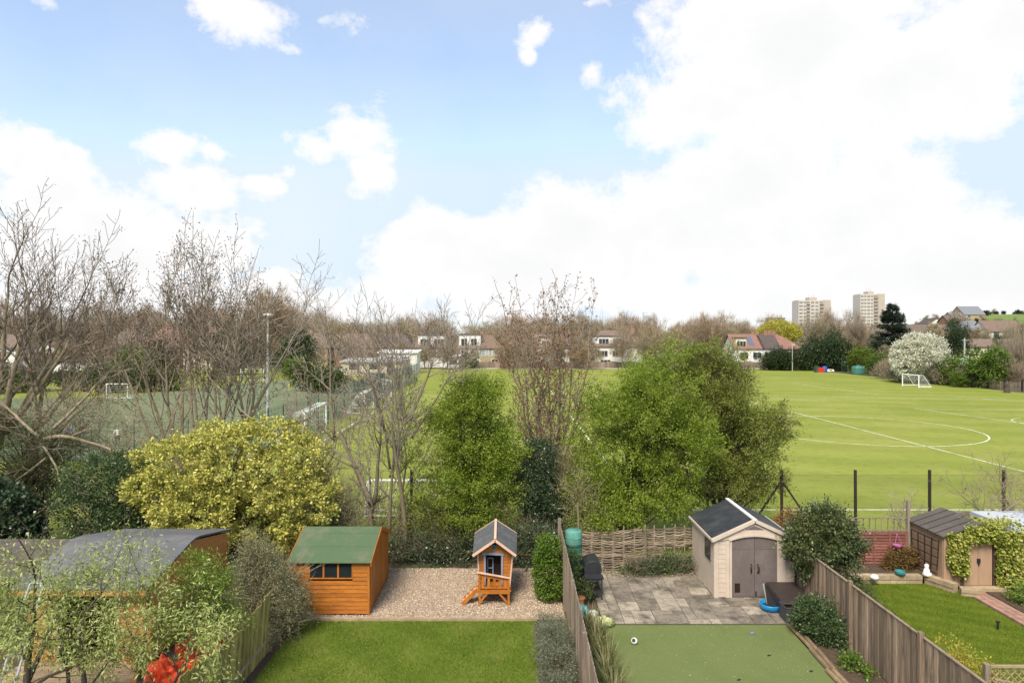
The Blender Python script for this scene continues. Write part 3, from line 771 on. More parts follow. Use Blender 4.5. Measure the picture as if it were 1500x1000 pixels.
# chain link fence at the end of the gardens
cf = empty('chain_link_fence', (4, 26, 0), 'tall dark chain link fence between the gardens and the playing field', 'fence')
for k in range(-5, 6):
    x = 10.27 + 2.82 * k; mb = MB(); mb.tube([Vector((x, 26, -.05)), Vector((x + U(-.02, .02), 26, 2.85))], .058, 8); mb.build('post', MM['post_dark'], cf)
for s in (-1, 1):
    mb = MB(); mb.bar((10.27, 26, 2.45), (10.27 + s * 1.25, 26 - .02, .6), .06, .06); mb.build('brace', MM['post_dark'], cf)
mb = MB(); xa, xb, hz, pt = -3.83, 24.4, 2.6, .085
n = int((xb - xa + hz) / pt)
for sgn in (1, -1):
    for i in range(n):
        a = xa - hz + i * pt if sgn > 0 else xa + i * pt
        u0, u1 = a, a + sgn * hz; z0, z1 = .05, .05 + hz
        if sgn > 0:
            if u0 < xa: z0 += xa - u0; u0 = xa
            if u1 > xb: z1 -= u1 - xb; u1 = xb
        else:
            if u1 < xa: z1 -= xa - u1; u1 = xa
            if u0 > xb: z0 += u0 - xb; u0 = xb
        if z1 - z0 < .05: continue
        mb.tube([Vector((u0, 26.07 + .004 * sgn, z0)), Vector((u1, 26.07 + .004 * sgn, z1))], .0021, 3, cap=False)
for z in (.1, 1.4, 2.65): mb.tube([Vector((xa, 26.07, z)), Vector((xb, 26.07, z))], .004, 4)
mb.build('wire_mesh', MM['wire'], cf)

# woven wattle fence
wf = empty('wattle_fence', (4.5, 23.35, 0), 'woven hazel wattle fence behind the patio', 'fence')
for (xa, xb, zt, gap) in ((2.35, 4.55, 1.38, None), (4.5, 6.6, 1.42, (5.15, 6.05, .2, .72))):
    mb = MB(); z = .06; row = 0; np_ = 6
    while z < zt:
        r = U(.009, .021); pts = []; nn = 26
        ph = PI * (row % 2)
        for i in range(nn + 1):
            x = xa + (xb - xa) * i / nn
            pts.append(Vector((x, 23.33 + .028 * math.sin(PI * np_ * (x - xa) / (xb - xa) + ph), z + .10 * mnoise.noise(Vector((x * 1.3, z * 2.5, row * .12))) + U(-.012, .012) - .05 * math.sin(PI * (x - xa) / (xb - xa)))))
        seg = []
        for q in pts:
            if gap and gap[0] < q.x < gap[1] and gap[2] < q.z < gap[3]:
                if len(seg) > 1: mb.tube(seg, r, 5)
                seg = []
            else: seg.append(q)
        if len(seg) > 1: mb.tube(seg, r, 5)
        z += r * U(1.5, 2.6); row += 1
    mb.build('woven_panel', MM['wattle'], wf)
    for i in range(np_ + 1):
        x = xa + (xb - xa) * i / np_; s = MB(); s.tube([Vector((x, 23.33, -.05)), Vector((x + U(-.03, .03), 23.34, zt + U(.02, .14)))], .022, 6); s.build('stake', MM['wattle'], wf)
for x in (2.25, 4.53): s = MB(); s.tube([Vector((x, 23.2, 0)), Vector((x + .03, 23.22, 1.0)), Vector((x - .02, 23.2, 2.3 if x < 3 else 1.5))], .035, 6); s.build('post', MM['bark_grey'], wf)

# ================================================================== MIDDLE GARDEN
# --- orange shed with green roof
sx0, sx1, sy0, sy1, ez, rz = -6.3, -4.08, 19.46, 22.45, 1.56, 2.09; ym = (sy0 + sy1) / 2
sh = empty('garden_shed', ((sx0 + sx1) / 2, ym, 0), 'orange timber shed with a green felt roof on the gravel', 'shed')
mb = MB(); W = sx1 - sx0; wx0, wx1 = .52, 1.76
lap_wall(mb, (sx0, sy0, 0), (sx1, sy0, 0), .06, ez + .02, .118, (0, -1, 0), holes=[(wx0, wx1, 1.05, 1.56)])
mb.build('wall', MM['orange_wood'], sh); mb = MB(); lap_wall(mb, (sx0, sy1, 0), (sx1, sy1, 0), .06, ez, .118, (0, 1, 0)); mb.build('wall', MM['orange_wood'], sh)
D = sy1 - sy0; gab = lambda z: (0, D) if z <= ez else ((z - ez) / (rz - ez) * D / 2, D - (z - ez) / (rz - ez) * D / 2)
f = lambda u: ez + (rz - ez) * (1 - abs(u - D / 2) / (D / 2)) - .01
for X, s in ((sx1, 1), (sx0, -1)):          # side walls: upright matchboard
    mb = MB()
    for i in range(30):
        a, b = i * D / 30, (i + 1) * D / 30; o = .02 * s
        mb.hexa([(X, sy0 + a + .002, .06), (X + o, sy0 + a + .002, .06), (X + o, sy0 + b - .002, .06), (X, sy0 + b - .002, .06), (X, sy0 + a + .002, f(a)), (X + o, sy0 + a + .002, f(a)), (X + o, sy0 + b - .002, f(b)), (X, sy0 + b - .002, f(b))])
    mb.build('side_wall', MM['orange_wood_side'], sh)
for x in (sx0 + .0, sx1 - .01): mb = MB(); mb.box(x - .03, x + .035, sy0 - .03, sy0 + .035, .02, ez); mb.build('corner_board', MM['orange_wood_side'], sh)
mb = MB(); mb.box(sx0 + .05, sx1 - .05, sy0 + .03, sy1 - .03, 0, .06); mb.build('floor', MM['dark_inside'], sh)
rf = MB(); ov = .07; k = (rz - ez) / (D / 2); fe = sy0 - .1
for (ya, yb) in ((sy0 - .12, ym), (sy1 + .12, ym)):
    za = ez + .03 - .12 * k; zb = rz + .03
    rf.hexa([(sx0 - ov, ya, za - .02), (sx1 + ov, ya, za - .02), (sx1 + ov, yb, zb - .02), (sx0 - ov, yb, zb - .02), (sx0 - ov, ya, za), (sx1 + ov, ya, za), (sx1 + ov, yb, zb), (sx0 - ov, yb, zb)])
for t in (.42, .80):                      # felt laps
    y = sy0 - .12 + (ym - sy0 + .12) * t; z = ez + .03 - .12 * k + (rz - ez + .12 * k) * t
    rf.hexa([(sx0 - ov, y, z + .001), (sx1 + ov, y, z + .001), (sx1 + ov, y + .02, z + .008), (sx0 - ov, y + .02, z + .008), (sx0 - ov, y, z + .007), (sx1 + ov, y, z + .007), (sx1 + ov, y + .03, z + .014), (sx0 - ov, y + .03, z + .014)])
r_ = rf.build('roof', MM['green_felt'], sh)
for x in (sx1 + ov + .004, sx0 - ov - .024):
    mb = MB()
    for ya in (sy0 - .12, sy1 + .12):
        za = ez + .0 - .12 * k; zb = rz + .0
        mb.hexa([(x, ya, za - .09), (x + .02, ya, za - .09), (x + .02, ym, zb - .09), (x, ym, zb - .09), (x, ya, za + .035), (x + .02, ya, za + .035), (x + .02, ym, zb + .035), (x, ym, zb + .035)])
    mb.build('barge_board', MM['orange_wood_side'], r_)
for i in range(3):
    xa = sx0 + wx0 + i * (wx1 - wx0) / 3; xb = xa + (wx1 - wx0) / 3
    f = MB(); f.box(xa, xa + .025, sy0 - .025, sy0 + .03, 1.05, 1.56); f.box(xb - .025, xb, sy0 - .025, sy0 + .03, 1.05, 1.56); f.box(xa + .025, xb - .025, sy0 - .025, sy0 + .03, 1.05, 1.08); f.box(xa + .025, xb - .025, sy0 - .025, sy0 + .03, 1.53, 1.56)
    fo = f.build('window', MM['orange_wood_side'], sh); g = MB(); g.box(xa + .025, xb - .025, sy0 - .002, sy0 + .004, 1.08, 1.53); g.build('pane', MM['glass'], fo)
mb = MB(); mb.box(sx0 + .06, sx1 - .06, sy0 + .5, sy0 + .55, .06, 1.5); mb.build('dark_backing', MM['dark_inside'], sh)  # near-black sheet inside the shed, shade put into its colour

# --- crooked playhouse
ph = empty('playhouse', (-.52, 20.9, 0), 'crooked orange wooden playhouse on stilts standing on the gravel', 'playhouse')
A = Vector
def quad(mb, a, b, c, d, t, mi=0): mb.prism([a, b, c, d], t, mi)
fy, by, fz = 20.55, 21.75, .46            # front wall, back wall, floor
bl, br, tl, tr = -.98, -.07, -1.03, .02   # wall edges at floor and eaves
zl, zr, za = 1.42, 1.42, 1.84; ax = -.5
mb = MB()
def ur(z):
    t = (z - fz) / (zl - fz)
    if t <= 1: return (bl + (tl - bl) * t + 2, br + (tr - br) * t + 2)
    s = (z - zl) / (za - zl); return (tl + (ax - tl) * s + 2, tr + (ax - tr) * s + 2)
lap_wall(mb, (-2, fy, 0), (2, fy, 0), fz, 1.83, .1, (0, -1, 0), ur, holes=[(-.78 + 2, -.33 + 2, fz, 1.36), (-.595 + 2, -.475 + 2, 1.56, 1.66)])
mb.build('wall', MM['orange_wood'], ph); mb = MB(); lap_wall(mb, (2, by, 0), (-2, by, 0), fz, 1.83, .1, (0, 1, 0), lambda z: (4 - ur(z)[1], 4 - ur(z)[0]))
mb.build('wall', MM['orange_wood'], ph)
for (X0, X1) in ((bl, tl), (br, tr)):
    mb = MB()
    for i in range(9):
        a = fz + (zl - fz) * i / 9; b = fz + (zl - fz) * (i + 1) / 9; xa = X0 + (X1 - X0) * i / 9; xb = X0 + (X1 - X0) * (i + 1) / 9
        mb.hexa([(xa - .012, fy, a), (xa + .012, fy, a), (xa + .012, by, a), (xa - .012, by, a), (xb - .012, fy, b - .003), (xb + .006, fy, b - .003), (xb + .006, by, b - .003), (xb - .012, by, b - .003)])
    mb.build('side_wall', MM['orange_wood'], ph)
    mb = MB(); mb.bar((X0, fy - .02, fz), (X1, fy - .02, zl), .045, .045, up=(0, 1, 0)); mb.build('corner_trim', MM['trim_wood'], ph)
fyr, byr = 20.28, 21.95
apf, apb = A((ax, fyr, 1.90)), A((ax - .02, byr, 2.03))
rf = MB()
lf, lb = A((-1.17, fyr, 1.44)), A((-1.2, byr, 1.6)); rgf, rgb = A((.12, fyr, 1.44)), A((.15, byr, 1.6))
rf.prism([lf, apf, apb, lb], (0, 0, .03)); rf.prism([apf, rgf, rgb, apb], (0, 0, .028))
rf.prism([rgf + A((0, 0, .02)), rgf + A((.012, 0, -.14)), rgb + A((.012, 0, -.14)), rgb + A((0, 0, .02))], (.012, 0, 0))
rfo = rf.build('roof', MM['play_felt'], ph)
for p, q in ((lf, apf), (apf, rgf)): mb = MB(); mb.bar(p + A((0, -.015, .0)), q + A((0, -.015, .0)), .03, .07, up=(0, 0, 1)); mb.build('barge_board', MM['trim_wood'], rfo)
mb = MB(); mb.bar(apf + A((0, 0, .045)), apb + A((0, 0, .045)), .07, .03); mb.bar(lb + A((0, 0, .02)), apb + A((0, 0, .03)), .03, .03); mb.bar(apb + A((0, 0, .03)), rgb + A((0, 0, .02)), .03, .03); mb.build('ridge_board', MM['trim_wood'], rfo)
mb = MB(); mb.bar((-.8, fy - .03, fz + .02), (-.83, fy - .03, 1.4), .05, .03, up=(0, 1, 0)); mb.bar((-.31, fy - .03, fz + .02), (-.29, fy - .03, 1.37), .05, .03, up=(0, 1, 0)); mb.bar((-.9, fy - .032, 1.43), (-.24, fy - .032, 1.40), .06, .035, up=(0, 1, 0)); mb.build('door_frame', MM['blue_trim'], ph)
w = MB(); c = A((-.535, fy - .03, 1.61))
w.tube([c + A((.07 * math.cos(R(i * 30)), 0, .07 * math.sin(R(i * 30)))) for i in range(13)], .016, 6); w.bar(c + A((-.07, 0, 0)), c + A((.07, 0, 0)), .018, .018); w.bar(c + A((0, 0, -.07)), c + A((0, 0, .07)), .018, .018)
wo = w.build('window', MM['blue_trim'], ph); g = MB(); g.tube([c + A((0, .005, 0)), c + A((0, .012, 0))], .066, 16); g.build('pane', MM['glass'], wo)
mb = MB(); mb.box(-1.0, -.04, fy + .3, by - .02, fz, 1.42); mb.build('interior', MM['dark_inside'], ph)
w = MB(); w.bar((-.74, fy + .26, .62), (-.74, fy + .26, 1.2), .03, .03); w.bar((-.58, fy + .26, .62), (-.58, fy + .26, 1.2), .03, .03); w.bar((-.74, fy + .26, .9), (-.58, fy + .26, .9), .03, .03); w.bar((-.74, fy + .26, .62), (-.58, fy + .26, .62), .05, .05); w.bar((-.74, fy + .26, 1.2), (-.58, fy + .26, 1.2), .03, .03); w.build('inner_window', MM['blue_trim'], ph)
mb = MB()
for i in range(12): mb.box(-1.02, -.03, 20.12 + i * .137, 20.25 + i * .137, fz - .03, fz)
mb.build('platform', MM['orange_wood'], ph)
for x in (-.97, -.1):
    for y in (20.16, 21.7):
        mb = MB(); top = (1.0 if x < -.5 else .83) if y < 21 else fz - .03
        mb.bar((x + (.0 if y > 21 else (.02 if x < -.5 else -.0)), y, 0), (x, y, top), .06, .06, up=(0, 1, 0)); mb.build('leg', MM['orange_wood_side'], ph)
mb = MB(); mb.bar((-.95, 20.16, .12), (-.68, 20.16, .42), .05, .045, up=(0, 1, 0)); mb.bar((-.12, 20.16, .08), (-.42, 20.16, .42), .05, .045, up=(0, 1, 0)); mb.bar((-1.0, 20.14, .40), (-.06, 20.14, .40), .03, .07); mb.build('brace', MM['orange_wood_side'], ph)
mb = MB(); mb.bar((-1.02, 20.13, 1.0), (-.05, 20.13, .83), .07, .03, up=(0, 0, 1)); mb.build('handrail', MM['trim_wood'], ph)
mb = MB(); mb.bar((-.97, 20.17, .90), (-.1, 20.17, .75), .025, .07); mb.bar((-.97, 20.17, .53), (-.1, 20.17, .53), .025, .05)
for i in range(5):
    x = -.86 + i * .165; mb.bar((x, 20.17, .53), (x + .01, 20.17, .88 - i * .026), .075, .02, up=(0, 1, 0))
for i in range(2): mb.bar((-1.0, 20.25 + i * .0, .9 - .4 * i), (-1.0, 20.5, .9 - .4 * i), .03, .06)
mb.build('railing', MM['orange_wood_side'], ph)
for y in (20.22, 20.52): st = MB(); st.bar((-1.02, y, .46), (-1.48, y, .02), .03, .11); so_ = st.build('stair_rail', MM['orange_wood_side'], ph)
for i in range(4):
    st = MB(); t = (i + .5) / 4; st.box(-1.02 - .46 * t - .07, -1.02 - .46 * t + .07, 20.24, 20.5, .46 - .44 * t - .01, .46 - .44 * t + .012)
    st.build('tread', MM['pale_wood'], ph)

# ================================================================== TURF GARDEN
# --- cream plastic shed
px0, px1, py0, py1, pe, pr = 6.16, 8.56, 20.74, 23.3, 1.78, 2.32; pm = (px0 + px1) / 2; hw = (px1 - px0) / 2
ps = empty('plastic_shed', (pm, (py0 + py1) / 2, 0), 'cream plastic shed with grey double doors on the patio', 'shed')
hz2 = lambda z: (0, 2 * hw) if z <= pe else ((z - pe) / (pr - pe) * hw, 2 * hw - (z - pe) / (pr - pe) * hw)
mb = MB()
lap_wall(mb, (px0, py0, 0), (px1, py0, 0), .04, pe, .145, (0, -1, 0), holes=[(.36, 2.04, .04, pe)], t=.012)
mb.build('wall', MM['cream_plastic'], ps); mb = MB(); lap_wall(mb, (px0, py1, 0), (px0, py0, 0), .04, pe, .145, (-1, 0, 0), t=.012); mb.build('side_wall', MM['cream_plastic'], ps); mb = MB(); lap_wall(mb, (px1, py0, 0), (px1, py1, 0), .04, pe, .145, (1, 0, 0), t=.012); mb.build('side_wall', MM['cream_plastic'], ps)
mb = MB(); lap_wall(mb, (px1, py1, 0), (px0, py1, 0), .04, pr - .02, .145, (0, 1, 0), lambda z: hz2(z), t=.012)
mb.build('wall', MM['cream_plastic'], ps)
mb = MB()                                  # smooth posts, arch and gable
for x in (px0, px0 + .34, px1 - .36, px1 - .09): mb.box(x - .01, x + .1, py0 - .035, py0 + .03, 0, pe)
mb.box(px0 - .03, px0 + .012, py0 - .02, py0 + .09, 0, pe)
n = 14; xa, xb = px0 + .43, px1 - .35
arc_ = lambda x: 1.74 + .15 * (1 - ((x - pm) / (hw - .4)) ** 2)
for i in range(n):
    x0_, x1_ = xa + (xb - xa) * i / n, xa + (xb - xa) * (i + 1) / n
    gz = lambda x: pr - .06 - (pr - pe) * abs(x - pm) / hw + .02
    mb.hexa([(x0_, py0 - .04, arc_(x0_)), (x1_, py0 - .04, arc_(x1_)), (x1_, py0 + .03, arc_(x1_)), (x0_, py0 + .03, arc_(x0_)), (x0_, py0 - .04, max(gz(x0_), arc_(x0_) + .01)), (x1_, py0 - .04, max(gz(x1_), arc_(x1_) + .01)), (x1_, py0 + .03, max(gz(x1_), arc_(x1_) + .01)), (x0_, py0 + .03, max(gz(x0_), arc_(x0_) + .01))])
    mb.hexa([(x0_, py0 - .065, arc_(x0_) - .005), (x1_, py0 - .065, arc_(x1_) - .005), (x1_, py0 - .045, arc_(x1_) - .005), (x0_, py0 - .045, arc_(x0_) - .005), (x0_, py0 - .065, arc_(x0_) + .055), (x1_, py0 - .065, arc_(x1_) + .055), (x1_, py0 - .045, arc_(x1_) + .055), (x0_, py0 - .045, arc_(x0_) + .055)])
for s in (-1, 1): mb.prism([(pm + s * hw, py0 - .035, pe), (pm + s * hw, py0 - .035, pe - .02), (pm + s * (hw - .46), py0 - .035, pe - .02), (pm + s * (hw - .46), py0 - .035, pe + .17)], (0, .06, 0))
mb.box(px0 + .45, pm - .688, py0 - .03, py0 + .03, 0, pe - .03); mb.box(pm + .688, px1 - .365, py0 - .03, py0 + .03, 0, pe - .03)
mb.build('front_frame', MM['cream_plastic'], ps)
mb = MB(); mb.prism([(pm - .28, py0 - .05, 2.09), (pm + .28, py0 - .05, 2.09), (pm, py0 - .05, 2.21)], (0, .01, 0)); mb.build('gable_vent', MM['taupe_plastic'], ps)
for s in (-1, 1):
    d = MB(); x0_ = pm - .685 if s < 0 else pm + .006; x1_ = pm - .006 if s < 0 else pm + .685; n = 8
    for i in range(n):
        a, b = x0_ + (x1_ - x0_) * i / n, x0_ + (x1_ - x0_) * (i + 1) / n; pr_ = -.004 if i % 2 else 0
        cut = (s < 0 and 1 <= i <= 2)
        zs = .46 if cut else .05
        d.hexa([(a, py0 - .01 + pr_, zs), (b, py0 - .01 + pr_, zs), (b, py0 + .02, zs), (a, py0 + .02, zs), (a, py0 - .01 + pr_, arc_(a)), (b, py0 - .01 + pr_, arc_(b)), (b, py0 + .02, arc_(b)), (a, py0 + .02, arc_(a))])
        if cut: d.box(a, b, py0 - .01 + pr_, py0 + .02, .05, .17)
    d.box(x0_ + .05, x1_ - .05, py0 - .018, py0 - .012, 1.50, 1.525); d.box(x0_ + .02, x1_ - .02, py0 - .018, py0 - .012, .06, .16)
    do = d.build('door', MM['taupe_plastic'], ps)
    hmb = MB(); hx = pm + s * .095; hmb.tube([A((hx, py0 - .01, .78)), A((hx + s * .02, py0 - .07, .84)), A((hx + s * .02, py0 - .075, .97)), A((hx, py0 - .01, 1.04))], .022, 8); hmb.build('handle', MM['black_plastic'], do, smooth=True)
    if s < 0:
        f = MB(); f.box(x0_ + .085, x0_ + .258, py0 - .002, py0 + .012, .17, .46); f.build('cat_flap', MM['dark_inside'], do)
    else:
        f = MB(); f.box(x0_ + .02, x0_ + .05, py0 - .05, py0 - .012, .1, .22); f.build('bolt', MM['black_plastic'], do)
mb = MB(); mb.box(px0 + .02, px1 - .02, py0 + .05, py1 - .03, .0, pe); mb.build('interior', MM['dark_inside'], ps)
rf = MB(); ovx, kf = .07, (pr - pe) / hw
for s in (-1, 1):
    e = A((pm + s * (hw + ovx), 0, pe - ovx * kf + .03)); r_ = A((pm, 0, pr + .03))
    rf.prism([(e.x, py0 - .02, e.z), (r_.x, py0 - .02, r_.z), (r_.x, py1 + .06, r_.z), (e.x, py1 + .06, e.z)], (0, 0, .035))
ro = rf.build('roof', MM['shed_roof'], ps)
mb = MB(); mb.box(pm - .055, pm + .055, py0 - .1, py1 + .08, pr + .055, pr + .095); mb.build('ridge_strip', MM['white_strip'], ro)
mb = MB()
for s in (-1, 1):
    e = A((pm + s * (hw + ovx + .03), py0 - .06, pe - ovx * kf + .02)); mb.bar(e, (pm, py0 - .06, pr + .045), .09, .1)
    mb.bar((e.x, py0 - .09, e.z + .0), (e.x, py1 + .08, e.z + .0), .04, .07)
mb.build('roof_trim', MM['cream_plastic'], ro)
w = MB(); X = px0 - .02
w.box(X - .015, X + .01, 21.1, 21.72, 1.0, 1.6); wo = w.build('window', MM['taupe_plastic'], ps); g = MB()
g.box(X - .022, X - .016, 21.15, 21.4, 1.04, 1.56); g.box(X - .022, X - .016, 21.43, 21.67, 1.04, 1.56); g.build('pane', MM['glass'], wo)

# --- things on the patio
bx = empty('storage_box', (8.05, 20.0, 0), 'black plastic storage box with a brown sloping lid beside the cream shed', 'storage box')
mb = MB(); mb.hexa([(7.7, 19.35, .03), (8.5, 19.35, .03), (8.5, 20.55, .03), (7.7, 20.55, .03), (7.68, 19.3, .38), (8.52, 19.3, .38), (8.52, 20.58, .5), (7.68, 20.58, .5)]); mb.build('body', MM['black_plastic'], bx, bevel=.02)
mb = MB(); mb.hexa([(7.66, 19.27, .385), (8.54, 19.27, .385), (8.54, 20.62, .505), (7.66, 20.62, .505), (7.68, 19.29, .43), (8.52, 19.29, .43), (8.52, 20.6, .55), (7.68, 20.6, .55)])
for i in range(5): mb.box(7.72 + i * .165, 7.84 + i * .165, 19.35, 20.5, .45, .462) if 0 else None
mb.build('lid', MM['brown_plastic'], bx, bevel=.012)
mb = MB(); mb.prism([(7.45, 19.9, .05), (7.66, 19.45, .05), (7.66, 19.45, .42), (7.5, 20.3, .62), (7.45, 20.3, .6)], (.03, .02, 0))
tag(mb.build('panel', MM['black_plastic']), 'loose black panel leaning on the storage box', 'panel')
tb = empty('paddling_tub', (7.52, 19.9, .03), 'round bright blue tub with dark water on the patio', 'tub')
mb = MB(); mb.lathe([(.25, .03), (.28, .2), (.3, .21), (.31, .19), (.29, .03), (.25, .03)], (7.52, 19.85, .0), 28); mb.build('rim', MM['blue_plastic'], tb, smooth=True)
mb = MB(); mb.lathe([(.0, .06), (.255, .06), (.262, .12), (0, .125)], (7.52, 19.85, .0), 24); mb.build('water', MM['pool_water'], tb)
bn = empty('plastic_crate', (7.82, 19.1, .03), 'dark grey open plastic crate at the patio corner', 'crate')
mb = MB(); x0, x1, y0, y1 = 7.58, 8.0, 18.88, 19.35
for (a, b, c_, d) in ((x0, x1, y0, y0 + .02), (x0, x1, y1 - .02, y1), (x0, x0 + .02, y0 + .02, y1 - .02), (x1 - .02, x1, y0 + .02, y1 - .02)): mb.box(a, b, c_, d, .03, .44)
mb.box(x0 + .02, x1 - .02, y0 + .02, y1 - .02, .03, .06); mb.build('body', MM['grey_plastic'], bn)
mb = MB(); mb.tube([A((x0, y0, .44)), A((x1, y0, .44)), A((x1, y1, .44)), A((x0, y1, .44)), A((x0, y0, .44))], .018, 6); mb.build('rim', MM['grey_plastic'], bn)

bq = empty('barbecue', (2.5, 20.9, 0), 'dark grey kettle barbecue cart with a hood by the board fence', 'barbecue')
mb = MB(); hp = [(2.22, .72), (2.20, .86), (2.24, .98), (2.34, 1.06), (2.5, 1.1), (2.62, 1.07), (2.72, .98), (2.74, .86), (2.74, .72)]
mb.prism([(x, 20.85, z) for x, z in hp], (0, .75, 0)); mb.build('hood', MM['bbq_metal'], bq, bevel=.02)
mb = MB(); mb.box(2.22, 2.72, 20.85, 21.6, .5, .715); mb.build('firebox', MM['bbq_metal'], bq, bevel=.01)
mb = MB(); mb.box(2.2, 2.76, 20.5, 20.83, .66, .69); mb.build('side_shelf', MM['bbq_metal'], bq)
for x in (2.24, 2.7):
    for y in (20.55, 21.55): mb = MB(); mb.box(x - .02, x + .02, y - .02, y + .02, .03, .66 if y < 21 else .5); mb.build('leg', MM['bbq_metal'], bq)
mb = MB(); mb.box(2.22, 2.72, 20.55, 21.55, .2, .22); mb.build('lower_shelf', MM['bbq_metal'], bq)
mb = MB(); mb.tube([A((2.76, 21.0, .86)), A((2.81, 21.02, .88)), A((2.81, 21.43, .88)), A((2.76, 21.45, .86))], .014, 6); mb.build('handle', MM['aluminium'], bq)
wb = empty('covered_water_butt', (1.95, 21.6, 0), 'tall teal green fabric covered column at the fence corner', 'water butt')
mb = MB(); mb.lathe([(.26, 0), (.27, .5), (.255, .9), (.27, 1.3), (.25, 1.36)], (1.95, 21.6, 0), 18); mb.build('body', MM['green_cover'], wb, smooth=True)
mb = MB(); mb.lathe([(.262, 1.3), (.27, 1.45), (.265, 1.62), (.262, 1.80), (.235, 1.83), (.0, 1.84)], (1.95, 21.6, 0), 18)
for z in (1.42, 1.6): mb.lathe([(.262, z), (.28, z + .015), (.262, z + .03)], (1.95, 21.6, 0), 18)
mb.build('cover', MM['teal_cover'], wb, smooth=True)
mb = MB(); mb.lathe([(.09, 0), (.13, .2), (.145, .2), (.145, .24), (.12, .24), (.11, .2), (.0, .19)], (2.02, 20.2, .0), 16); tag(mb.build('flower_pot', MM['terracotta'], smooth=False), 'terracotta flower pot below the barbecue', 'pot')
def bag(name, lab, c, r, m, seed, cat='bag'):
    mb = MB(); mb.blob(c, r, 24, .55, 0, seed, 3.0); return tag(mb.build(name, m, smooth=True), lab, cat)
bag('plastic_bag', 'crumpled turquoise plastic bag against the fence', (2.0, 19.15, .2), (.17, .2, .2), MM['turquoise_bag'], 3)
bag('compost_sack', 'slumped yellow and green compost sack on the soil margin', (2.5, 18.75, .12), (.3, .2, .13), MM['compost_bag'], 8, 'sack')
bag('compost_sack', 'small pale plastic sack between the turquoise bag and the compost sack', (2.25, 19.02, .17), (.15, .15, .15), MM['bag_white'], 12, 'sack')
mb = MB(); mb.blob((3.16, 17.65, .09), (.085, .085, .085), 16, .02, 0, 1); mb.blob((3.14, 17.60, .13), (.05, .05, .05), 10, .02, 1, 2); tag(mb.build('ball', [MM['statue'], MM['grey_plastic']], smooth=True), 'small white and grey ball on the artificial turf', 'ball')
mb = MB(); mb.blob((6.42, 18.25, .03), (.07, .03, .025), 10, .1, 0, 4); tag(mb.build('toy_scrap', MM['purple'], smooth=True), 'small purple toy piece lying on the turf', 'toy')
for i, (x, y, lab) in enumerate(((6.35, 17.0, 'small dark leaf on the middle of the artificial turf'), (7.05, 16.2, 'dark curled leaf on the turf near the log edging'), (5.2, 15.8, 'dark leaf lowest on the artificial turf'))):
    mb = MB(); mb.prism([(x, y, .012), (x + .05, y + .03, .03), (x + .12, y + .04, .014), (x + .05, y - .02, .012)], (0, 0, .006)); tag(mb.build('dead_leaf', MM['dark_board']), lab, 'leaf')
# ================================================================== VEGETATION
random.seed(21)
# --- green trees behind the gardens
leafy('leafy_tree', 'bright green leafy tree behind the orange playhouse', (-1.6, 25.0, 0),
      boughs([(-1.35, 25.0, 5.6, 1.15, 1.1, 1.25), (-1.9, 25, 4.5, 1.65, 1.4, 1.5), (-1.0, 25.1, 3.9, 1.55, 1.4, 1.6), (-2.4, 24.9, 3.0, 1.45, 1.3, 1.6), (-.8, 24.9, 2.4, 1.75, 1.3, 1.5), (-1.9, 25, 1.7, 1.9, 1.2, 1.2), (-2.0, 25, 5.4, 1.2, 1.1, 1.2)], 104, 0.62),
      82000, .092, MM['spring_green'], MM['bark_dark'], clump=0.2, per=62, shell=.35, rough=.24, stretch=1.0, aspect=.42, trunk=.13, limbs=70, stems=3, twigs=1500)
random.seed(102)
leafy('leafy_tree', 'fresh green tree overhanging the woven wattle fence', (4.4, 25.4, 0),
      boughs([(5.6, 25.5, 6.35, 1.6, 1.5, 1.6), (5.0, 25.5, 6.0, 1.5, 1.4, 1.6), (4.1, 25.3, 4.9, 1.9, 1.6, 1.8), (5.7, 25.2, 4.2, 1.9, 1.7, 1.9), (3.3, 25.2, 3.1, 1.35, 1.3, 1.6), (5.0, 25, 2.6, 2.0, 1.5, 1.6), (3.9, 24.6, 1.9, 1.5, 1.3, 1.0), (2.9, 24.2, 1.5, .7, .9, .55)], 150, 0.64),
      112000, .092, MM['spring_green'], MM['bark_dark'], clump=0.2, per=62, shell=.35, rough=.24, stretch=1.0, aspect=.42, trunk=.14, limbs=80, stems=4, twigs=2000)
random.seed(103)
leafy('leafy_tree', 'olive green spreading tree behind the cream shed', (8.0, 26.4, 0),
      boughs([(7.3, 26.6, 6.7, 1.5, 1.5, 1.6), (8.0, 26.6, 6.2, 1.5, 1.5, 1.5), (8.6, 26.5, 5.4, 1.7, 1.6, 1.7), (9.6, 26.4, 4.6, 1.1, 1.2, 1.3), (7.4, 26.3, 4.2, 1.8, 1.7, 1.9), (8.9, 26.2, 3.4, 1.6, 1.5, 1.5), (8.2, 26.2, 2.2, 1.9, 1.5, 1.35), (9.6, 26.2, 2.3, .9, 1.0, .9), (10.3, 26.4, 4.3, .5, .6, .7)], 110, 0.6),
      84000, .088, MM['spring_olive'], MM['bark_dark'], clump=0.19, per=52, shell=.32, rough=.24, stretch=1.1, aspect=.42, trunk=.14, limbs=110, stems=4, twigs=3000)
random.seed(104)
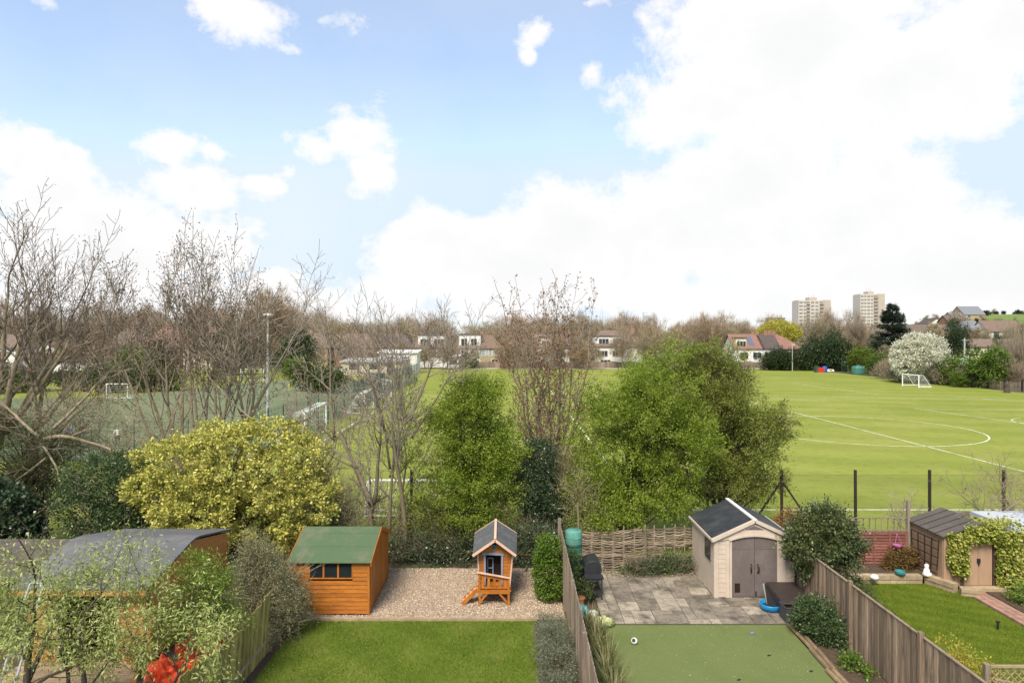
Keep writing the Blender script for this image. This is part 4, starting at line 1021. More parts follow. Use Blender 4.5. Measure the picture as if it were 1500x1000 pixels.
# --- yellow variegated bush and the dark evergreens, left
leafy('variegated_bush', 'huge yellow variegated bush behind the timber cabin', (-9.6, 23.4, 0),
      sublobes([(-10.6, 23.4, 3.2, 2.1, 1.8, 1.6), (-9.2, 23.4, 3.55, 1.9, 1.8, 1.5), (-7.9, 23.4, 3.0, 1.5, 1.6, 1.6), (-7.2, 23.2, 2.2, .8, 1.1, 1.25), (-11.6, 23.3, 2.5, 1.4, 1.4, 1.1), (-8.4, 22.5, 2.0, 1.7, 1.1, 1.2), (-10.2, 22.6, 2.2, 1.7, 1.0, 1.0)], 34, .62, .92),
      80000, .10, MM['variegated'], MM['bark_dark'], 'bush', clump=.16, per=70, shell=.78, rough=.2, stretch=.5, aspect=.6, trunk=.1, limbs=50, stems=4, wild=.9)
leafy('variegated_bush', 'straggly half bare bush between the yellow bush and the orange shed', (-6.4, 23.6, 0),
      [(-6.5, 23.6, 2.3, .9, .9, 1.5), (-6.2, 23.5, 1.3, .9, .8, .9)], 6000, .07, MM['olive_grey'], MM['bark_grey'], 'bush', clump=.3, per=22, shell=.3, rough=.3, trunk=.05, limbs=60, stems=5, twigs=2500)
leafy('evergreen_bush', 'dark green evergreen bush left of the yellow variegated bush', (-13.9, 24, 0),
      [(-14.0, 24, 2.75, 1.5, 1.4, 1.25), (-13.3, 23.8, 2.3, 1.4, 1.3, 1.4), (-14.6, 23.9, 1.9, 1.3, 1.2, 1.2), (-12.9, 23.2, 1.3, 1.0, .9, .8)], 34000, .085, MM['dark_green'], MM['bark_dark'], 'bush', clump=.3, per=46, shell=.6, stems=2)
leafy('yew_tree', 'dark spreading yew under the bare tree at the left edge', (-17.6, 25.4, 0),
      [(-18.2, 25.5, 3.6, 1.9, 1.6, 1.6), (-17.0, 25.2, 3.0, 1.6, 1.5, 1.2), (-18.5, 25.2, 2.4, 1.8, 1.5, 1.3), (-16.4, 25.1, 3.9, 1.1, 1.1, .8), (-19.5, 25.4, 4.4, 1.4, 1.4, 1.2)], 42000, .10, MM['yew'], MM['bark_dark'], stretch=.6, clump=.34, per=50, shell=.4, rough=.35, aspect=.2, flat=.4, stems=2, trunk=.2, limbs=60, twigs=2500)
leafy('ivy_thicket', 'glossy dark ivy thicket at the lower left edge', (-17.2, 23, 0),
      [(-17.4, 23, 1.6, 1.3, 1.0, 1.5), (-16.6, 22.8, 1.0, .8, .8, 1.0)], 16000, .12, MM['ivy_dark'], MM['bark_dark'], 'ivy', clump=.25, per=30, shell=.75, aspect=.85, stems=2, limbs=20)
leafy('dark_conifer', 'dark ivy covered conifer between the two green trees', (.95, 25.2, 0),
      [(1.0, 25.2, 3.3, .65, .6, .9), (.8, 25.1, 2.4, .85, .7, 1.0), (1.2, 25.1, 1.5, .95, .8, 1.0)], 26000, .075, MM['ivy_dark'], MM['bark_dark'], clump=.26, per=46, shell=.55, rough=.25, stems=1, limbs=30)
leafy('ivy_hedge', 'dark ivy undergrowth along the back of the gravel', (-1.5, 24, 0),
      [(-3.7, 24.1, .35, .9, .5, .5), (-2.6, 24, .4, 1.0, .6, .6), (-1.3, 24, .5, 1.1, .6, .75), (.1, 23.9, .5, 1.0, .6, .8), (1.1, 23.8, .5, .8, .6, .8), (-4.3, 24.2, .3, .8, .4, .4)], 15000, .085, MM['ivy_dark'], MM['bark_grey'], 'hedge', clump=.26, per=24, shell=.3, rough=.4, aspect=.6, stems=6, limbs=60, trunk=.03, twigs=2600, stretch=.8)
leafy('leafy_shrub', 'thin twiggy green shrub between the gravel and the leafy tree', (-2.6, 24.4, 0),
      [(-2.9, 24.4, 1.3, 1.0, .6, 1.0), (-1.9, 24.4, 1.0, 1.0, .6, .9), (-.4, 24.3, 1.1, .9, .6, .9)], 9000, .07, MM['spring_olive'], MM['bark_dark'], 'shrub', clump=.3, per=26, shell=.3, stems=4, limbs=40, trunk=.04, twigs=1800)
leafy('twiggy_scrub', 'tangle of bare twigs and thin leaves behind the orange shed', (-5.2, 24.9, 0),
      [(-5.6, 24.9, 1.2, 1.0, .5, 1.2), (-4.4, 25.2, 1.0, 1.0, .5, 1.0), (-3.3, 25.2, 1.3, .8, .5, 1.2)], 3800, .065, MM['olive_grey'], MM['bark_grey'], 'scrub', clump=.35, per=16, shell=.2, stems=6, limbs=80, trunk=.03, twigs=2600)
leafy('twiggy_scrub', 'tangle of bare twigs and thin leaves right of the dark conifer', (2.0, 25.3, 0),
      [(1.9, 25.3, 1.8, .9, .5, 1.5), (2.4, 25.3, 2.6, .7, .5, 1.2)], 3800, .065, MM['spring_olive'], MM['bark_grey'], 'scrub', clump=.35, per=16, shell=.2, stems=5, limbs=80, trunk=.03, twigs=2600)
leafy('twiggy_scrub', 'pale twig tangle above the dark evergreen bush at the left', (-13.6, 25.6, 0),
      [(-15.2, 25.8, 4.6, 1.6, .8, 1.4), (-12.9, 25.8, 4.4, 1.4, .8, 1.3), (-16.9, 25.6, 5.0, 1.4, .8, 1.4)], 900, .06, MM['olive_grey'], MM['bark_light'], 'scrub', clump=.5, per=10, shell=.2, stems=6, limbs=110, trunk=.04, twigs=3400)
# --- garden shrubs
leafy('laurel_bush', 'glossy green upright laurel bush beside the gravel and the board fence', (1.1, 20.9, 0),
      [(1.12, 20.9, 1.35, .40, .5, .5), (1.1, 20.8, .8, .44, .55, .6), (1.14, 20.6, .45, .42, .5, .42)], 13000, .065, MM['laurel'], MM['bark_dark'], 'bush', clump=.13, per=40, shell=.7, rough=.12, trunk=.04, limbs=24, stems=2)
leafy('silver_shrub', 'silvery grey green shrub at the lawn edge against the board fence', (1.05, 16.4, 0),
      [(1.0, 17.6, .35, .42, .7, .42), (1.05, 16.6, .42, .45, .8, .5), (1.02, 15.5, .4, .46, .8, .5), (1.0, 14.3, .4, .45, .7, .45)], 30000, .05, MM['silver_green'], MM['bark_grey'], 'shrub', clump=.13, per=40, shell=.55, rough=.22, aspect=.25, trunk=.025, limbs=50, stems=8)
leafy('grey_shrub', 'tall olive grey shrub with bare pale stems left of the orange shed', (-6.6, 18.2, 0),
      [(-6.7, 18.3, 1.5, .8, .8, .95), (-6.2, 18.1, 1.1, .75, .7, .95), (-7.1, 18.2, 1.0, .7, .7, .95), (-6.4, 17.7, .6, .75, .7, .6), (-6.9, 18.5, 2.0, .55, .5, .55), (-6.0, 18.5, .6, .6, .6, .6)], 44000, .062, MM['olive_grey'], MM['bark_light'], 'shrub', clump=.2, per=34, shell=.35, rough=.3, aspect=.28, trunk=.03, limbs=120, stems=9, twigs=900, stretch=.6)
leafy('evergreen_shrub', 'rounded dark evergreen shrub with pale tips beside the cream shed', (9.15, 20.3, 0),
      [(9.1, 20.3, 2.05, .9, .8, .75), (9.5, 20.3, 1.6, .85, .8, .75), (8.8, 20.2, 1.55, .65, .7, .65), (9.4, 20.3, 2.5, .5, .5, .45), (9.9, 20.4, 1.9, .45, .5, .5)], 27000, .085, MM['evergreen'], MM['bark_dark'], 'shrub', clump=.15, per=46, shell=.6, rough=.26, stretch=.8, aspect=.45, trunk=.06, limbs=40, stems=2)
leafy('dark_shrub', 'low dark green shrub in the soil bed beside the crate', (8.05, 18.1, 0),
      [(8.05, 18.2, .45, .5, .55, .5), (8.2, 17.7, .35, .42, .45, .4)], 11000, .065, MM['dark_green'], MM['bark_dark'], 'shrub', clump=.13, per=30, shell=.6, trunk=.025, limbs=24, stems=3)
leafy('bed_plant', 'small light green plant low in the soil bed', (8.2, 16.3, 0),
      [(8.15, 16.4, .16, .3, .35, .18), (8.3, 15.9, .12, .2, .25, .14)], 900, .075, MM['laurel'], MM['bark_dark'], 'plant', clump=.1, per=14, shell=.3, trunk=.012, limbs=14, stems=3)
leafy('border_shrub', 'bushy green border plant behind the brown board fence', (9.5, 18.9, 0),
      [(9.5, 20.0, .55, .6, .6, .5), (9.55, 18.8, .6, .6, .7, .55), (9.4, 17.4, .55, .5, .8, .5), (10.3, 20.8, .35, .6, .5, .35)], 15000, .06, MM['hedge'], MM['bark_dark'], 'shrub', clump=.16, per=30, shell=.5, aspect=.4, trunk=.02, limbs=40, stems=5)
leafy('yellow_shrub', 'yellow leaved shrub behind the fence beside the lattice', (9.75, 15.0, 0),
      [(9.7, 15.2, .7, .45, .5, .42), (10.0, 14.7, .6, .4, .4, .4)], 3200, .06, MM['yellow_leaf'], MM['bark_dark'], 'shrub', clump=.16, per=24, shell=.5, trunk=.02, limbs=20, stems=3)
leafy('bronze_shrub', 'bronze brown layered shrub under the pink basket', (13.1, 22.9, .2),
      [(13.1, 22.9, .5, .55, .4, .32), (12.8, 22.8, .35, .4, .35, .25)], 6000, .06, MM['bronze'], MM['bark_dark'], 'shrub', clump=.13, per=26, shell=.5, flat=.5, trunk=.02, limbs=24, stems=2, zmin=.2)
leafy('red_shrub', 'red leaved shrub behind the cream shed roof', (10.2, 24.8, 0),
      [(10.2, 24.8, 1.1, .6, .5, .65), (10.5, 24.8, .6, .6, .5, .5)], 5000, .065, MM['red_leaf'], MM['bark_dark'], 'shrub', clump=.2, per=26, shell=.4, trunk=.025, limbs=24, stems=3)
leafy('path_plant', 'green leafy plant beside the brick path', (15.3, 20.2, 0),
      [(15.4, 20.3, .25, .5, .6, .3), (15.8, 19.6, .3, .5, .5, .3)], 3500, .07, MM['fern_leaf'], MM['bark_dark'], 'plant', clump=.13, per=20, shell=.4, trunk=.015, limbs=14, stems=3)
leafy('fence_shrub', 'loose green shrub around the teal covered column', (2.05, 21.3, 0),
      [(1.95, 21.2, .75, .3, .35, .65), (1.9, 21.9, 1.5, .3, .3, .45), (2.1, 20.4, .35, .35, .3, .3)], 3600, .06, MM['hedge'], MM['bark_dark'], 'shrub', clump=.14, per=20, shell=.3, trunk=.015, limbs=30, stems=4)
leafy('brush_pile', 'heap of cut evergreen branches against the woven fence', (4.9, 22.8, 0),
      [(4.6, 22.8, .2, .75, .35, .3), (5.3, 22.9, .3, .75, .3, .42), (4.0, 22.8, .1, .5, .3, .16)], 6500, .08, MM['dark_green'], MM['bark_grey'], 'brushwood', clump=.22, per=24, shell=.2, trunk=.015, limbs=60, stems=6, aspect=.35, twigs=600, trunkname='branches')
leafy('corner_shrub', 'pale twiggy shrub at the woven fence left end', (2.75, 23.9, 0),
      [(2.7, 23.9, 1.6, .8, .4, 1.1), (2.3, 24.1, 2.3, .6, .4, .8)], 2600, .06, MM['spring_olive'], MM['bark_light'], 'shrub', clump=.3, per=14, shell=.2, trunk=.03, limbs=70, stems=5, twigs=700)

def reeds(name, label, cat, spots, h, m, n, spread, w=.012, droop=.5):
    P = []
    for (x, y, z) in spots:
        for i in range(n):
            a = U(0, 6.28); r = U(0, spread); b = np.array([x + r * math.cos(a) * .4, y + r * math.sin(a) * .4, z]); l = h * U(.5, 1.15); d = np.array([math.cos(a), math.sin(a), 0]) * l * droop * U(.2, 1)
            s = np.array([-math.sin(a), math.cos(a), 0]) * w
            m1 = b + d * .3 + np.array([0, 0, l * .6]); m2 = b + d + np.array([0, 0, l * U(.75, 1)])
            P += [b - s, b + s, m1 + s * .8, m1 - s * .8, m1 - s * .8, m1 + s * .8, m2 + s * .1, m2 - s * .1]
    return tag(npmesh(name, np.array(P), 4, MM[m]), label, cat)
reeds('ornamental_grass', 'tall pale ornamental grass between the board fence and the turf', 'grass plant', [(2.05, 18.2, 0), (2.2, 17.5, 0), (2.1, 16.7, 0), (2.25, 16.0, 0), (2.1, 15.3, 0), (2.2, 14.6, 0)], .95, 'reed', 110, .5)
leafy('border_plant', 'low green plants among the tall grasses by the board fence', (2.15, 16.5, 0),
      [(2.1, 17.8, .25, .3, .5, .3), (2.15, 16.5, .3, .3, .7, .32), (2.15, 15.2, .3, .3, .7, .3)], 5000, .06, MM['hedge'], MM['bark_dark'], 'plant', clump=.12, per=20, shell=.3, trunk=.012, limbs=20, stems=5, aspect=.35)

# --- pale leaved tree in the left foreground
def fore_tree():
    P = dict(lev=3, seg=[.25, .2, .16, .12], crook=[.07, .12, .16, .2], up=[.03, .0, -.02, -.04], nb=[5, 4, 3], t0=[.35, .25, .2], ang=[48, 46, 48], ratio=[.62, .55, .5], rmin=.004, rr=.5, split=1)
    root = empty('pale_leaf_tree', (-8.8, 13.2, 0), 'pale green sparse tree with dark leaning stems in front of the cabin', 'tree')
    a, b = MB(), MB(); tips = []
    st = [((-9.7, 13.4, 0), (.24, .0, 1), 2.6, .10), ((-8.3, 13.2, 0), (.16, .0, 1), 2.4, .075), ((-10.3, 13.2, 0), (-.15, .1, 1), 2.2, .05), ((-7.0, 13.3, 0), (.12, .05, 1), 2.0, .05), ((-9.0, 13.8, 0), (.0, .1, 1), 2.5, .05), ((-7.6, 13.6, 0), (.02, .0, 1), 2.5, .05)]
    for s in st: grow((a, b), Vector(s[0]), Vector(s[1]), s[2], s[3], 0, P, tips)
    a.build('trunk', MM['bark_dark'], root, smooth=True); b.build('branches', MM['bark_dark'], root)
    tp = np.array([t[0][:] for t in tips]); td = np.array([t[1][:] for t in tips])
    k = 15; q = np.repeat(tp, k, 0) + RNG.normal(0, .11, (len(tp) * k, 3)); qd = np.repeat(td, k, 0)
    keep = (RNG.random(len(q)) < np.where((q[:, 0] > -7.5) & (q[:, 2] < 1.75), .25, 1)) & (q[:, 2] < 3.9 + RNG.normal(0, .1, len(q))); q, qd = q[keep], qd[keep]
    npmesh('crown', leaf_verts(q, qd * .6 + np.array([0, 0, -.5]), .085, .3, .7), 4, MM['pale_leaf'], root)
fore_tree()
leafy('fern_leaved_shrub', 'bright green feathery shrub hanging over the mossy fence', (-6.7, 14.9, 0),
      [(-6.9, 14.9, 2.3, .5, .5, .6), (-6.5, 15.0, 2.6, .45, .45, .5), (-6.4, 15.2, 1.75, .5, .5, .4), (-7.3, 14.8, 1.8, .4, .5, .5), (-6.9, 14.9, 3.0, .3, .3, .3)], 6500, .085, MM['fern_leaf'], MM['bark_dark'], 'shrub', clump=.2, per=24, shell=.3, aspect=.28, trunk=.03, limbs=50, stems=4)

# --- bare trees
PB = dict(lev=4, seg=[.5, .4, .3, .22, .16], crook=[.07, .07, .09, .11, .13], up=[.02, .04, .06, .07, .07], nb=[4, 5, 5, 5], t0=[.6, .35, .3, .2], ang=[38, 38, 40, 42], ratio=[.85, .64, .58, .52], rmin=.009, rr=.6, split=2, keyfrac=.5)
random.seed(4)
bare_tree('bare_tree', 'large bare spreading tree at the left edge of the picture', (-18.6, 26.5, 0),
          [((-18.6, 26.5, 0), (-.22, .05, 1), 5.2, .28), ((-19.9, 26.4, 3.6), (.42, -.1, 1), 4.9, .17, 1), ((-19.6, 26.4, 4.2), (.75, .1, .7), 4.2, .14, 1), ((-20.2, 26.6, 4.5), (.22, .1, 1), 5.0, .15, 1), ((-19.4, 26.5, 4.4), (.5, .1, 1), 4.6, .12, 1), ((-18.9, 26.5, 2.8), (.9, -.1, .5), 3.0, .1, 1)], PB, MM['bark_light'], MM['twig_dark'], keys=MM['keys'], keysize=.07, nkeys=2)
PA = dict(lev=3, seg=[.45, .3, .22, .16], crook=[.03, .06, .09, .12], up=[.035, .09, .09, .07], nb=[6, 4, 4], t0=[.5, .3, .25], ang=[30, 34, 38], ratio=[.42, .5, .55], rmin=.010, rr=.55, split=1, taper=.28, keyfrac=.9, keyspread=.09)
random.seed(9)
st = []
for i in range(10):
    a = -1 + 2 * (i + .5) / 10 + U(-.06, .06)
    st.append(((-12.85 + a * .25, 27.8 + U(-.3, .3), 0 if i % 2 else .3), (a * .46, U(-.16, .16), 1), U(7.5, 8.0) * (1 - .07 * abs(a)) * (1 - .0 * abs(a)), U(.08, .12)))
bare_tree('bare_ash_tree', 'many stemmed bare ash with dark seed clusters and a fan of upright branches', (-12.9, 27.8, 0), st, PA, MM['bark_light'], MM['twig_brown'], keys=MM['keys'], keysize=.09, nkeys=3)
random.seed(15)
PC = dict(PB, keyfrac=.3, crook=[.025, .08, .11, .13, .15], up=[.03, .05, .06, .07, .07])
bare_tree('bare_tree', 'bare tree leaning right behind the tall lamp post', (-11.0, 28.2, 0),
          [((-11.1, 28.2, 0), (.04, 0, 1), 4.6, .15), ((-10.9, 28.2, 4.4), (.5, .0, 1), 3.9, .08, 1), ((-10.95, 28.2, 4.0), (.15, .1, 1), 3.6, .07, 1)], PC, MM['bark_light'], MM['twig_brown'], keys=MM['keys'], keysize=.06, nkeys=1)
random.seed(30)
PD = dict(lev=3, seg=[.4, .3, .22, .16], crook=[.05, .10, .13, .15], up=[.03, .06, .05, .05], nb=[6, 6, 5], t0=[.45, .25, .2], ang=[38, 40, 42], ratio=[.6, .58, .55], rmin=.007, rr=.55, split=1, keyfrac=.2)
bare_tree('bare_tree', 'pale bare tree with a sawn off fork left of the chain link fence end', (-5.05, 24.6, 0),
          [((-5.0, 24.6, 0), (-.02, 0, 1), 2.2, .16), ((-5.05, 24.6, 1.9), (-.45, 0, 1), 2.9, .11), ((-4.95, 24.6, 1.9), (.12, .05, 1), 3.5, .08), ((-6.4, 24.6, 4.3), (-.12, 0, 1), 3.0, .06), ((-6.4, 24.6, 4.2), (-.8, 0, .7), 1.6, .04), ((-5.6, 24.6, 3.2), (-.9, .1, .3), 1.8, .035), ((-4.6, 24.7, 4.5), (-.3, 0, 1), 2.6, .05)], PD, MM['bark_grey'], MM['twig_brown'])
bare_tree('bare_tree', 'slim bare tree with several thin stems behind the orange shed', (-4.4, 24.9, 0),
          [((-4.45, 24.9, 0), (.0, 0, 1), 3.7, .085), ((-4.35, 25, 0), (.14, .05, 1), 3.5, .07), ((-4.45, 24.9, 2.8), (.35, .0, 1), 2.2, .05), ((-4.45, 24.9, 3.1), (-.25, .0, 1), 2.2, .05)], dict(PD, nb=[6, 6, 5]), MM['bark_grey'], MM['twig_brown'])
random.seed(33)
bare_tree('bare_tree', 'tall pale bare tree with a straight trunk left of the leafy tree', (-3.72, 24.4, 0),
          [((-3.75, 24.4, 0), (.0, 0, 1), 5.4, .105), ((-3.6, 24.4, 4.3), (.62, .0, 1), 3.0, .055), ((-3.65, 24.4, 4.9), (.3, .1, 1), 2.5, .06), ((-3.75, 24.4, 4.8), (-.28, .0, 1), 2.4, .05)], dict(PD, t0=[.6, .2, .2], crook=[.03, .07, .12, .14], nb=[6, 7, 5]), MM['bark_grey'], MM['twig_brown'])
random.seed(38)
st = []
for i in range(10):
    a = -1 + 2 * (i + .5) / 10 + U(-.05, .05); st.append(((1.35 + a * .25, 26.9 + U(-.3, .3), 0.2), (a * .26, U(-.1, .1), 1), U(7.4, 8.2) * (1 - .06 * abs(a)), U(.045, .07)))
bare_tree('bare_bush_tree', 'twiggy brown tree with dry brown leaves between the two green trees', (1.35, 26.9, 0), st,
          dict(lev=2, seg=[.35, .25, .18], crook=[.05, .1, .14], up=[.03, .05, .05], nb=[13, 6], t0=[.2, .2], ang=[34, 38], ratio=[.26, .5], rmin=.007, rr=.5, split=1, keyfrac=.8, keyspread=.05, keyname='dry_leaves'), MM['bark_grey'], MM['twig_brown'], keys=MM['dry_leaf'], keysize=.10, nkeys=4)
# crooked low branches, left
random.seed(44)
PL = dict(lev=3, seg=[.3, .22, .18, .14], crook=[.14, .18, .2, .2], up=[.0, .02, .03, .03], nb=[4, 4, 3], t0=[.25, .2, .2], ang=[45, 48, 48], ratio=[.6, .58, .55], rmin=.007, rr=.6, split=1)
bare_tree('bare_tree', 'low crooked bare tree with lichen coloured boughs over the dark yew', (-17.0, 24.7, 0),
          [((-17.0, 24.8, 0), (.05, 0, 1), 4.4, .16), ((-16.9, 24.7, 4.2), (.8, -.1, .35), 3.2, .085), ((-16.9, 24.6, 4.0), (.55, -.2, -.7), 2.6, .045), ((-17.0, 24.6, 4.3), (-.6, -.1, .6), 2.6, .07), ((-16.6, 24.7, 4.6), (.6, .1, .8), 3.0, .07), ((-16.7, 24.5, 3.6), (-.35, -.3, -.5), 1.9, .04)], PL, MM['bark_light'], MM['twig_pale'])
bare_tree('bare_tree', 'tangled bare scrub tree in front of the ash stems', (-14.2, 26.2, 0),
          [((-14.3, 26.2, 0), (.0, 0, 1), 3.6, .08), ((-14.2, 26.2, 3.0), (-.7, 0, .5), 2.2, .05), ((-14.1, 26.2, 3.0), (.7, 0, .5), 2.2, .05)], PL, MM['bark_light'], MM['twig_pale'])
bare_tree('bare_tree', 'tangled bare thorny tree above the right of the yellow bush', (-9.6, 26.4, 0),
          [((-9.7, 26.4, 0), (.1, 0, 1), 4.9, .09), ((-9.6, 26.4, 3.6), (.7, 0, .6), 3.0, .055), ((-9.5, 26.4, 4.2), (-.6, 0, .7), 2.6, .05), ((-8.2, 26.3, 1.0), (.1, 0, 1), 4.6, .06)], PL, MM['bark_light'], MM['twig_pale'])
# bare scrub on the right part of the chain link fence
random.seed(51)
PS = dict(lev=2, seg=[.2, .16, .12], crook=[.14, .2, .22], up=[.0, -.02, -.04], nb=[9, 6], t0=[.2, .2], ang=[40, 45], ratio=[.5, .5], rmin=.006, rr=.5, split=1)
bare_tree('bare_climber', 'pale tangled bare climber on the chain link fence at the right edge', (18.6, 25.7, 0),
          [((17.4 + .28 * i, 25.7 + U(-.2, .2), .3), (U(-.3, .3), U(-.1, .1), 1), U(1.8, 2.7), .03) for i in range(12)], PS, MM['bark_light'], MM['twig_pale'], 'climber')
bare_tree('bare_shrub', 'brown bramble tangle beside the brown post behind the red fence panel', (14.3, 24.6, 0),
          [((13.9 + .2 * i, 24.7 + U(-.2, .2), .2), (U(-.4, .4), U(-.1, .1), 1), U(1.0, 1.6), .022) for i in range(7)], PS, MM['bark_grey'], MM['twig_brown'], 'shrub')
# ================================================================== LEFT GARDEN
random.seed(61)
cx0, cx1, cy0, cy1, ce, cr = -11.68, -8.72, 16.5, 20.9, 1.95, 2.38; cm = 18.7
cb = empty('timber_cabin', ((cx0 + cx1) / 2, cm, 0), 'large orange timber cabin with a low grey felt roof behind the pale tree', 'cabin')
mb = MB(); lap_wall(mb, (cx0, cy0, 0), (cx1, cy0, 0), .12, ce + .05, .13, (0, -1, 0), holes=[(.75, 2.15, .12, 1.85)]); mb.build('wall', MM['cabin_wood'], cb)
dp = cy1 - cy0; hl = dp / 2; D2 = dp
mb = MB(); lap_wall(mb, (cx1, cy0, 0), (cx1, cy1, 0), .12, cr, .13, (1, 0, 0), lambda z: (0, D2) if z <= ce else (min(hl, (z - ce) / (cr - ce) * hl), max(hl, D2 - (z - ce) / (cr - ce) * hl))); mb.build('side_wall', MM['cabin_wood'], cb)
mb = MB(); lap_wall(mb, (cx0, cy1, 0), (cx0, cy0, 0), .12, ce, .13, (-1, 0, 0)); mb.build('side_wall', MM['cabin_wood'], cb)
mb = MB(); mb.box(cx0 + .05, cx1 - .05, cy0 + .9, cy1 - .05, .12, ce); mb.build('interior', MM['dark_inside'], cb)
mb = MB()
for i in range(9): mb.box(cx0 - .1, cx1 + .1, cy0 - 1.0 + i * .11, cy0 - 1.0 + i * .11 + .103, .06, .11)
mb.build('deck', MM['sawn_wood'], cb)
rf = MB(); x0, x1 = cx0 - .28, cx1 + .06
zs = [(cy0 - .35, ce - .05), (cm - .3, cr - .01), (cm, cr + .02), (cm + .3, cr - .01), (cy1 + .25, ce)]
for (ya, za_), (yb, zb_) in zip(zs[:-1], zs[1:]):
    rf.hexa([(x0, ya, za_), (x1, ya, za_), (x1, yb, zb_), (x0, yb, zb_), (x0, ya, za_ + .05), (x1, ya, za_ + .05), (x1, yb, zb_ + .05), (x0, yb, zb_ + .05)])
ro = rf.build('roof', MM['grey_felt'], cb)
mb = MB(); mb.box(x0, x1, cy0 - .37, cy0 - .352, ce - .12, ce - .0); mb.build('fascia', MM['cabin_wood'], ro)
mb = MB(); mb.bar((cx0 + .72, cy0 - .03, .12), (cx0 + .72, cy0 - .03, 1.88), .07, .05, up=(0, 1, 0)); mb.bar((cx0 + 2.18, cy0 - .03, .12), (cx0 + 2.18, cy0 - .03, 1.88), .07, .05, up=(0, 1, 0)); mb.build('door_frame', MM['pale_wood'], cb)
d = MB(); X = cx0 + 2.25
d.hexa([(X, cy0 - .1, .13), (X + .62, cy0 - .55, .13), (X + .64, cy0 - .52, .13), (X + .02, cy0 - .07, .13), (X, cy0 - .1, 1.0), (X + .62, cy0 - .55, 1.0), (X + .64, cy0 - .52, 1.0), (X + .02, cy0 - .07, 1.0)])
do = d.build('door', MM['cabin_wood'], cb)
d = MB()
for z in (.2, .6, .95): d = MB(); d.bar((X + .0, cy0 - .13, z), (X + .62, cy0 - .58, z), .03, .06); d.build('ledge', MM['pale_wood'], do)
ld = empty('step_ladder', (-11.25, 15.9, 0), 'aluminium ladder leaning on the cabin eave', 'ladder')
for x in (-11.42, -11.08):
    mb = MB(); mb.tube([Vector((x - .04, 15.2, .05)), Vector((x, 16.05, 1.9)), Vector((x + .02, 16.15, 2.1))], .028, 8); mb.build('rail', MM['aluminium'], ld)
for i in range(7):
    t = (i + .5) / 7; mb = MB(); mb.bar((-11.43, 15.2 + .85 * t, .05 + 1.85 * t), (-11.07, 15.2 + .85 * t, .05 + 1.85 * t), .04, .035); mb.build('rung', MM['aluminium'], ld)
mb = MB(); mb.tube([Vector((-11.42, 16.05, 1.9)), Vector((-11.38, 16.15, 2.13)), Vector((-11.14, 16.15, 2.13)), Vector((-11.08, 16.05, 1.9))], .026, 6); mb.build('top_bar', MM['aluminium'], ld)
mb = MB(); mb.tube([Vector((-10.95, 15.4, .1)), Vector((-10.55, 16.1, 1.85))], .055, 8); tag(mb.build('drain_pipe', MM['black_plastic']), 'black pipe propped against the cabin front', 'pipe')
ns = empty('old_shed', (-13.9, 18.4, 0), 'dark boarded shed with a brown felt roof left of the cabin', 'shed')
mb = MB(); lap_wall(mb, (-16.2, 17.5, 0), (-12.4, 17.5, 0), 0, 1.75, .14, (0, -1, 0)); mb.build('wall', MM['dark_board'], ns)
mb = MB(); lap_wall(mb, (-12.4, 17.5, 0), (-12.4, 19.6, 0), 0, 1.75, .14, (1, 0, 0)); mb.build('side_wall', MM['dark_board'], ns)
mb = MB(); mb.hexa([(-16.4, 17.3, 1.74), (-12.25, 17.3, 1.74), (-12.25, 19.8, 2.02), (-16.4, 19.8, 2.02), (-16.4, 17.3, 1.8), (-12.25, 17.3, 1.8), (-12.25, 19.8, 2.08), (-16.4, 19.8, 2.08)]); mb.build('roof', MM['brown_felt'], ns)
def crumple(name, lab, c, r, m, seed, cat):
    mb = MB(); mb.blob(c, r, 40, .6, 0, seed, 2.6); return tag(mb.build(name, m), lab, cat)
crumple('tarpaulin', 'bright red orange tarpaulin heaped behind the mossy fence', (-6.95, 15.3, .75), (.42, .5, .72), MM['red_tarp'], 5, 'tarpaulin')
crumple('tarpaulin', 'lower red orange tarpaulin fold spilling towards the lower edge', (-7.35, 14.4, .6), (.36, .4, .55), MM['red_tarp'], 9, 'tarpaulin')
mb = MB()
for i in range(5): mb.bar((-8.6 + i * .3, 15.2 + U(-.1, .1), .05), (-8.3 + i * .3, 15.5, U(.3, .75)), .14, .02, up=(0, 1, 0))
tag(mb.build('offcut_boards', MM['cabin_wood']), 'loose orange board offcuts stacked before the cabin', 'boards')

# ================================================================== RIGHT GARDEN
rl = empty('lap_fence_panel', (12.6, 23.3, 0), 'red stained lap fence panel with an open trellis top', 'fence')
mb = MB(); lap_wall(mb, (11.75, 23.25, .2), (13.45, 23.25, .2), .22, 1.3, .1, (0, -1, 0), t=.045); mb.build('board_panel', MM['red_fence'], rl)
mb = MB()
for x in (11.8, 12.3, 12.85, 13.4): mb.box(x - .025, x + .025, 23.2, 23.228, .2, 1.32)
mb.build('batten', MM['red_fence'], rl)
t = MB()
for i in range(11): x = 11.35 + i * .21; t.box(x - .016, x + .016, 23.26, 23.285, 1.3 if x > 11.7 else .9, 1.78)
t.box(11.3, 13.5, 23.24, 23.26, 1.74, 1.78); t.box(11.3, 13.5, 23.24, 23.26, 1.33, 1.37); t.build('trellis', MM['old_wood'], rl)
for x, z, m in ((11.68, 1.22, 'white_strip'), (13.5, 2.35, 'post_dark')): mb = MB(); mb.box(x - .045, x + .045, 23.22, 23.31, 0, z); mb.build('post', MM[m] if m != 'post_dark' else MM['old_wood'], rl)
hb = empty('hanging_basket', (13.0, 23.05, .75), 'pink hanging basket on the red fence panel', 'basket')
mb = MB(); mb.lathe([(.0, 0), (.1, .02), (.15, .13), (.16, .15), (.13, .13)], (13.0, 23.02, .78), 16); mb.build('bowl', MM['pink_plastic'], hb, smooth=True)
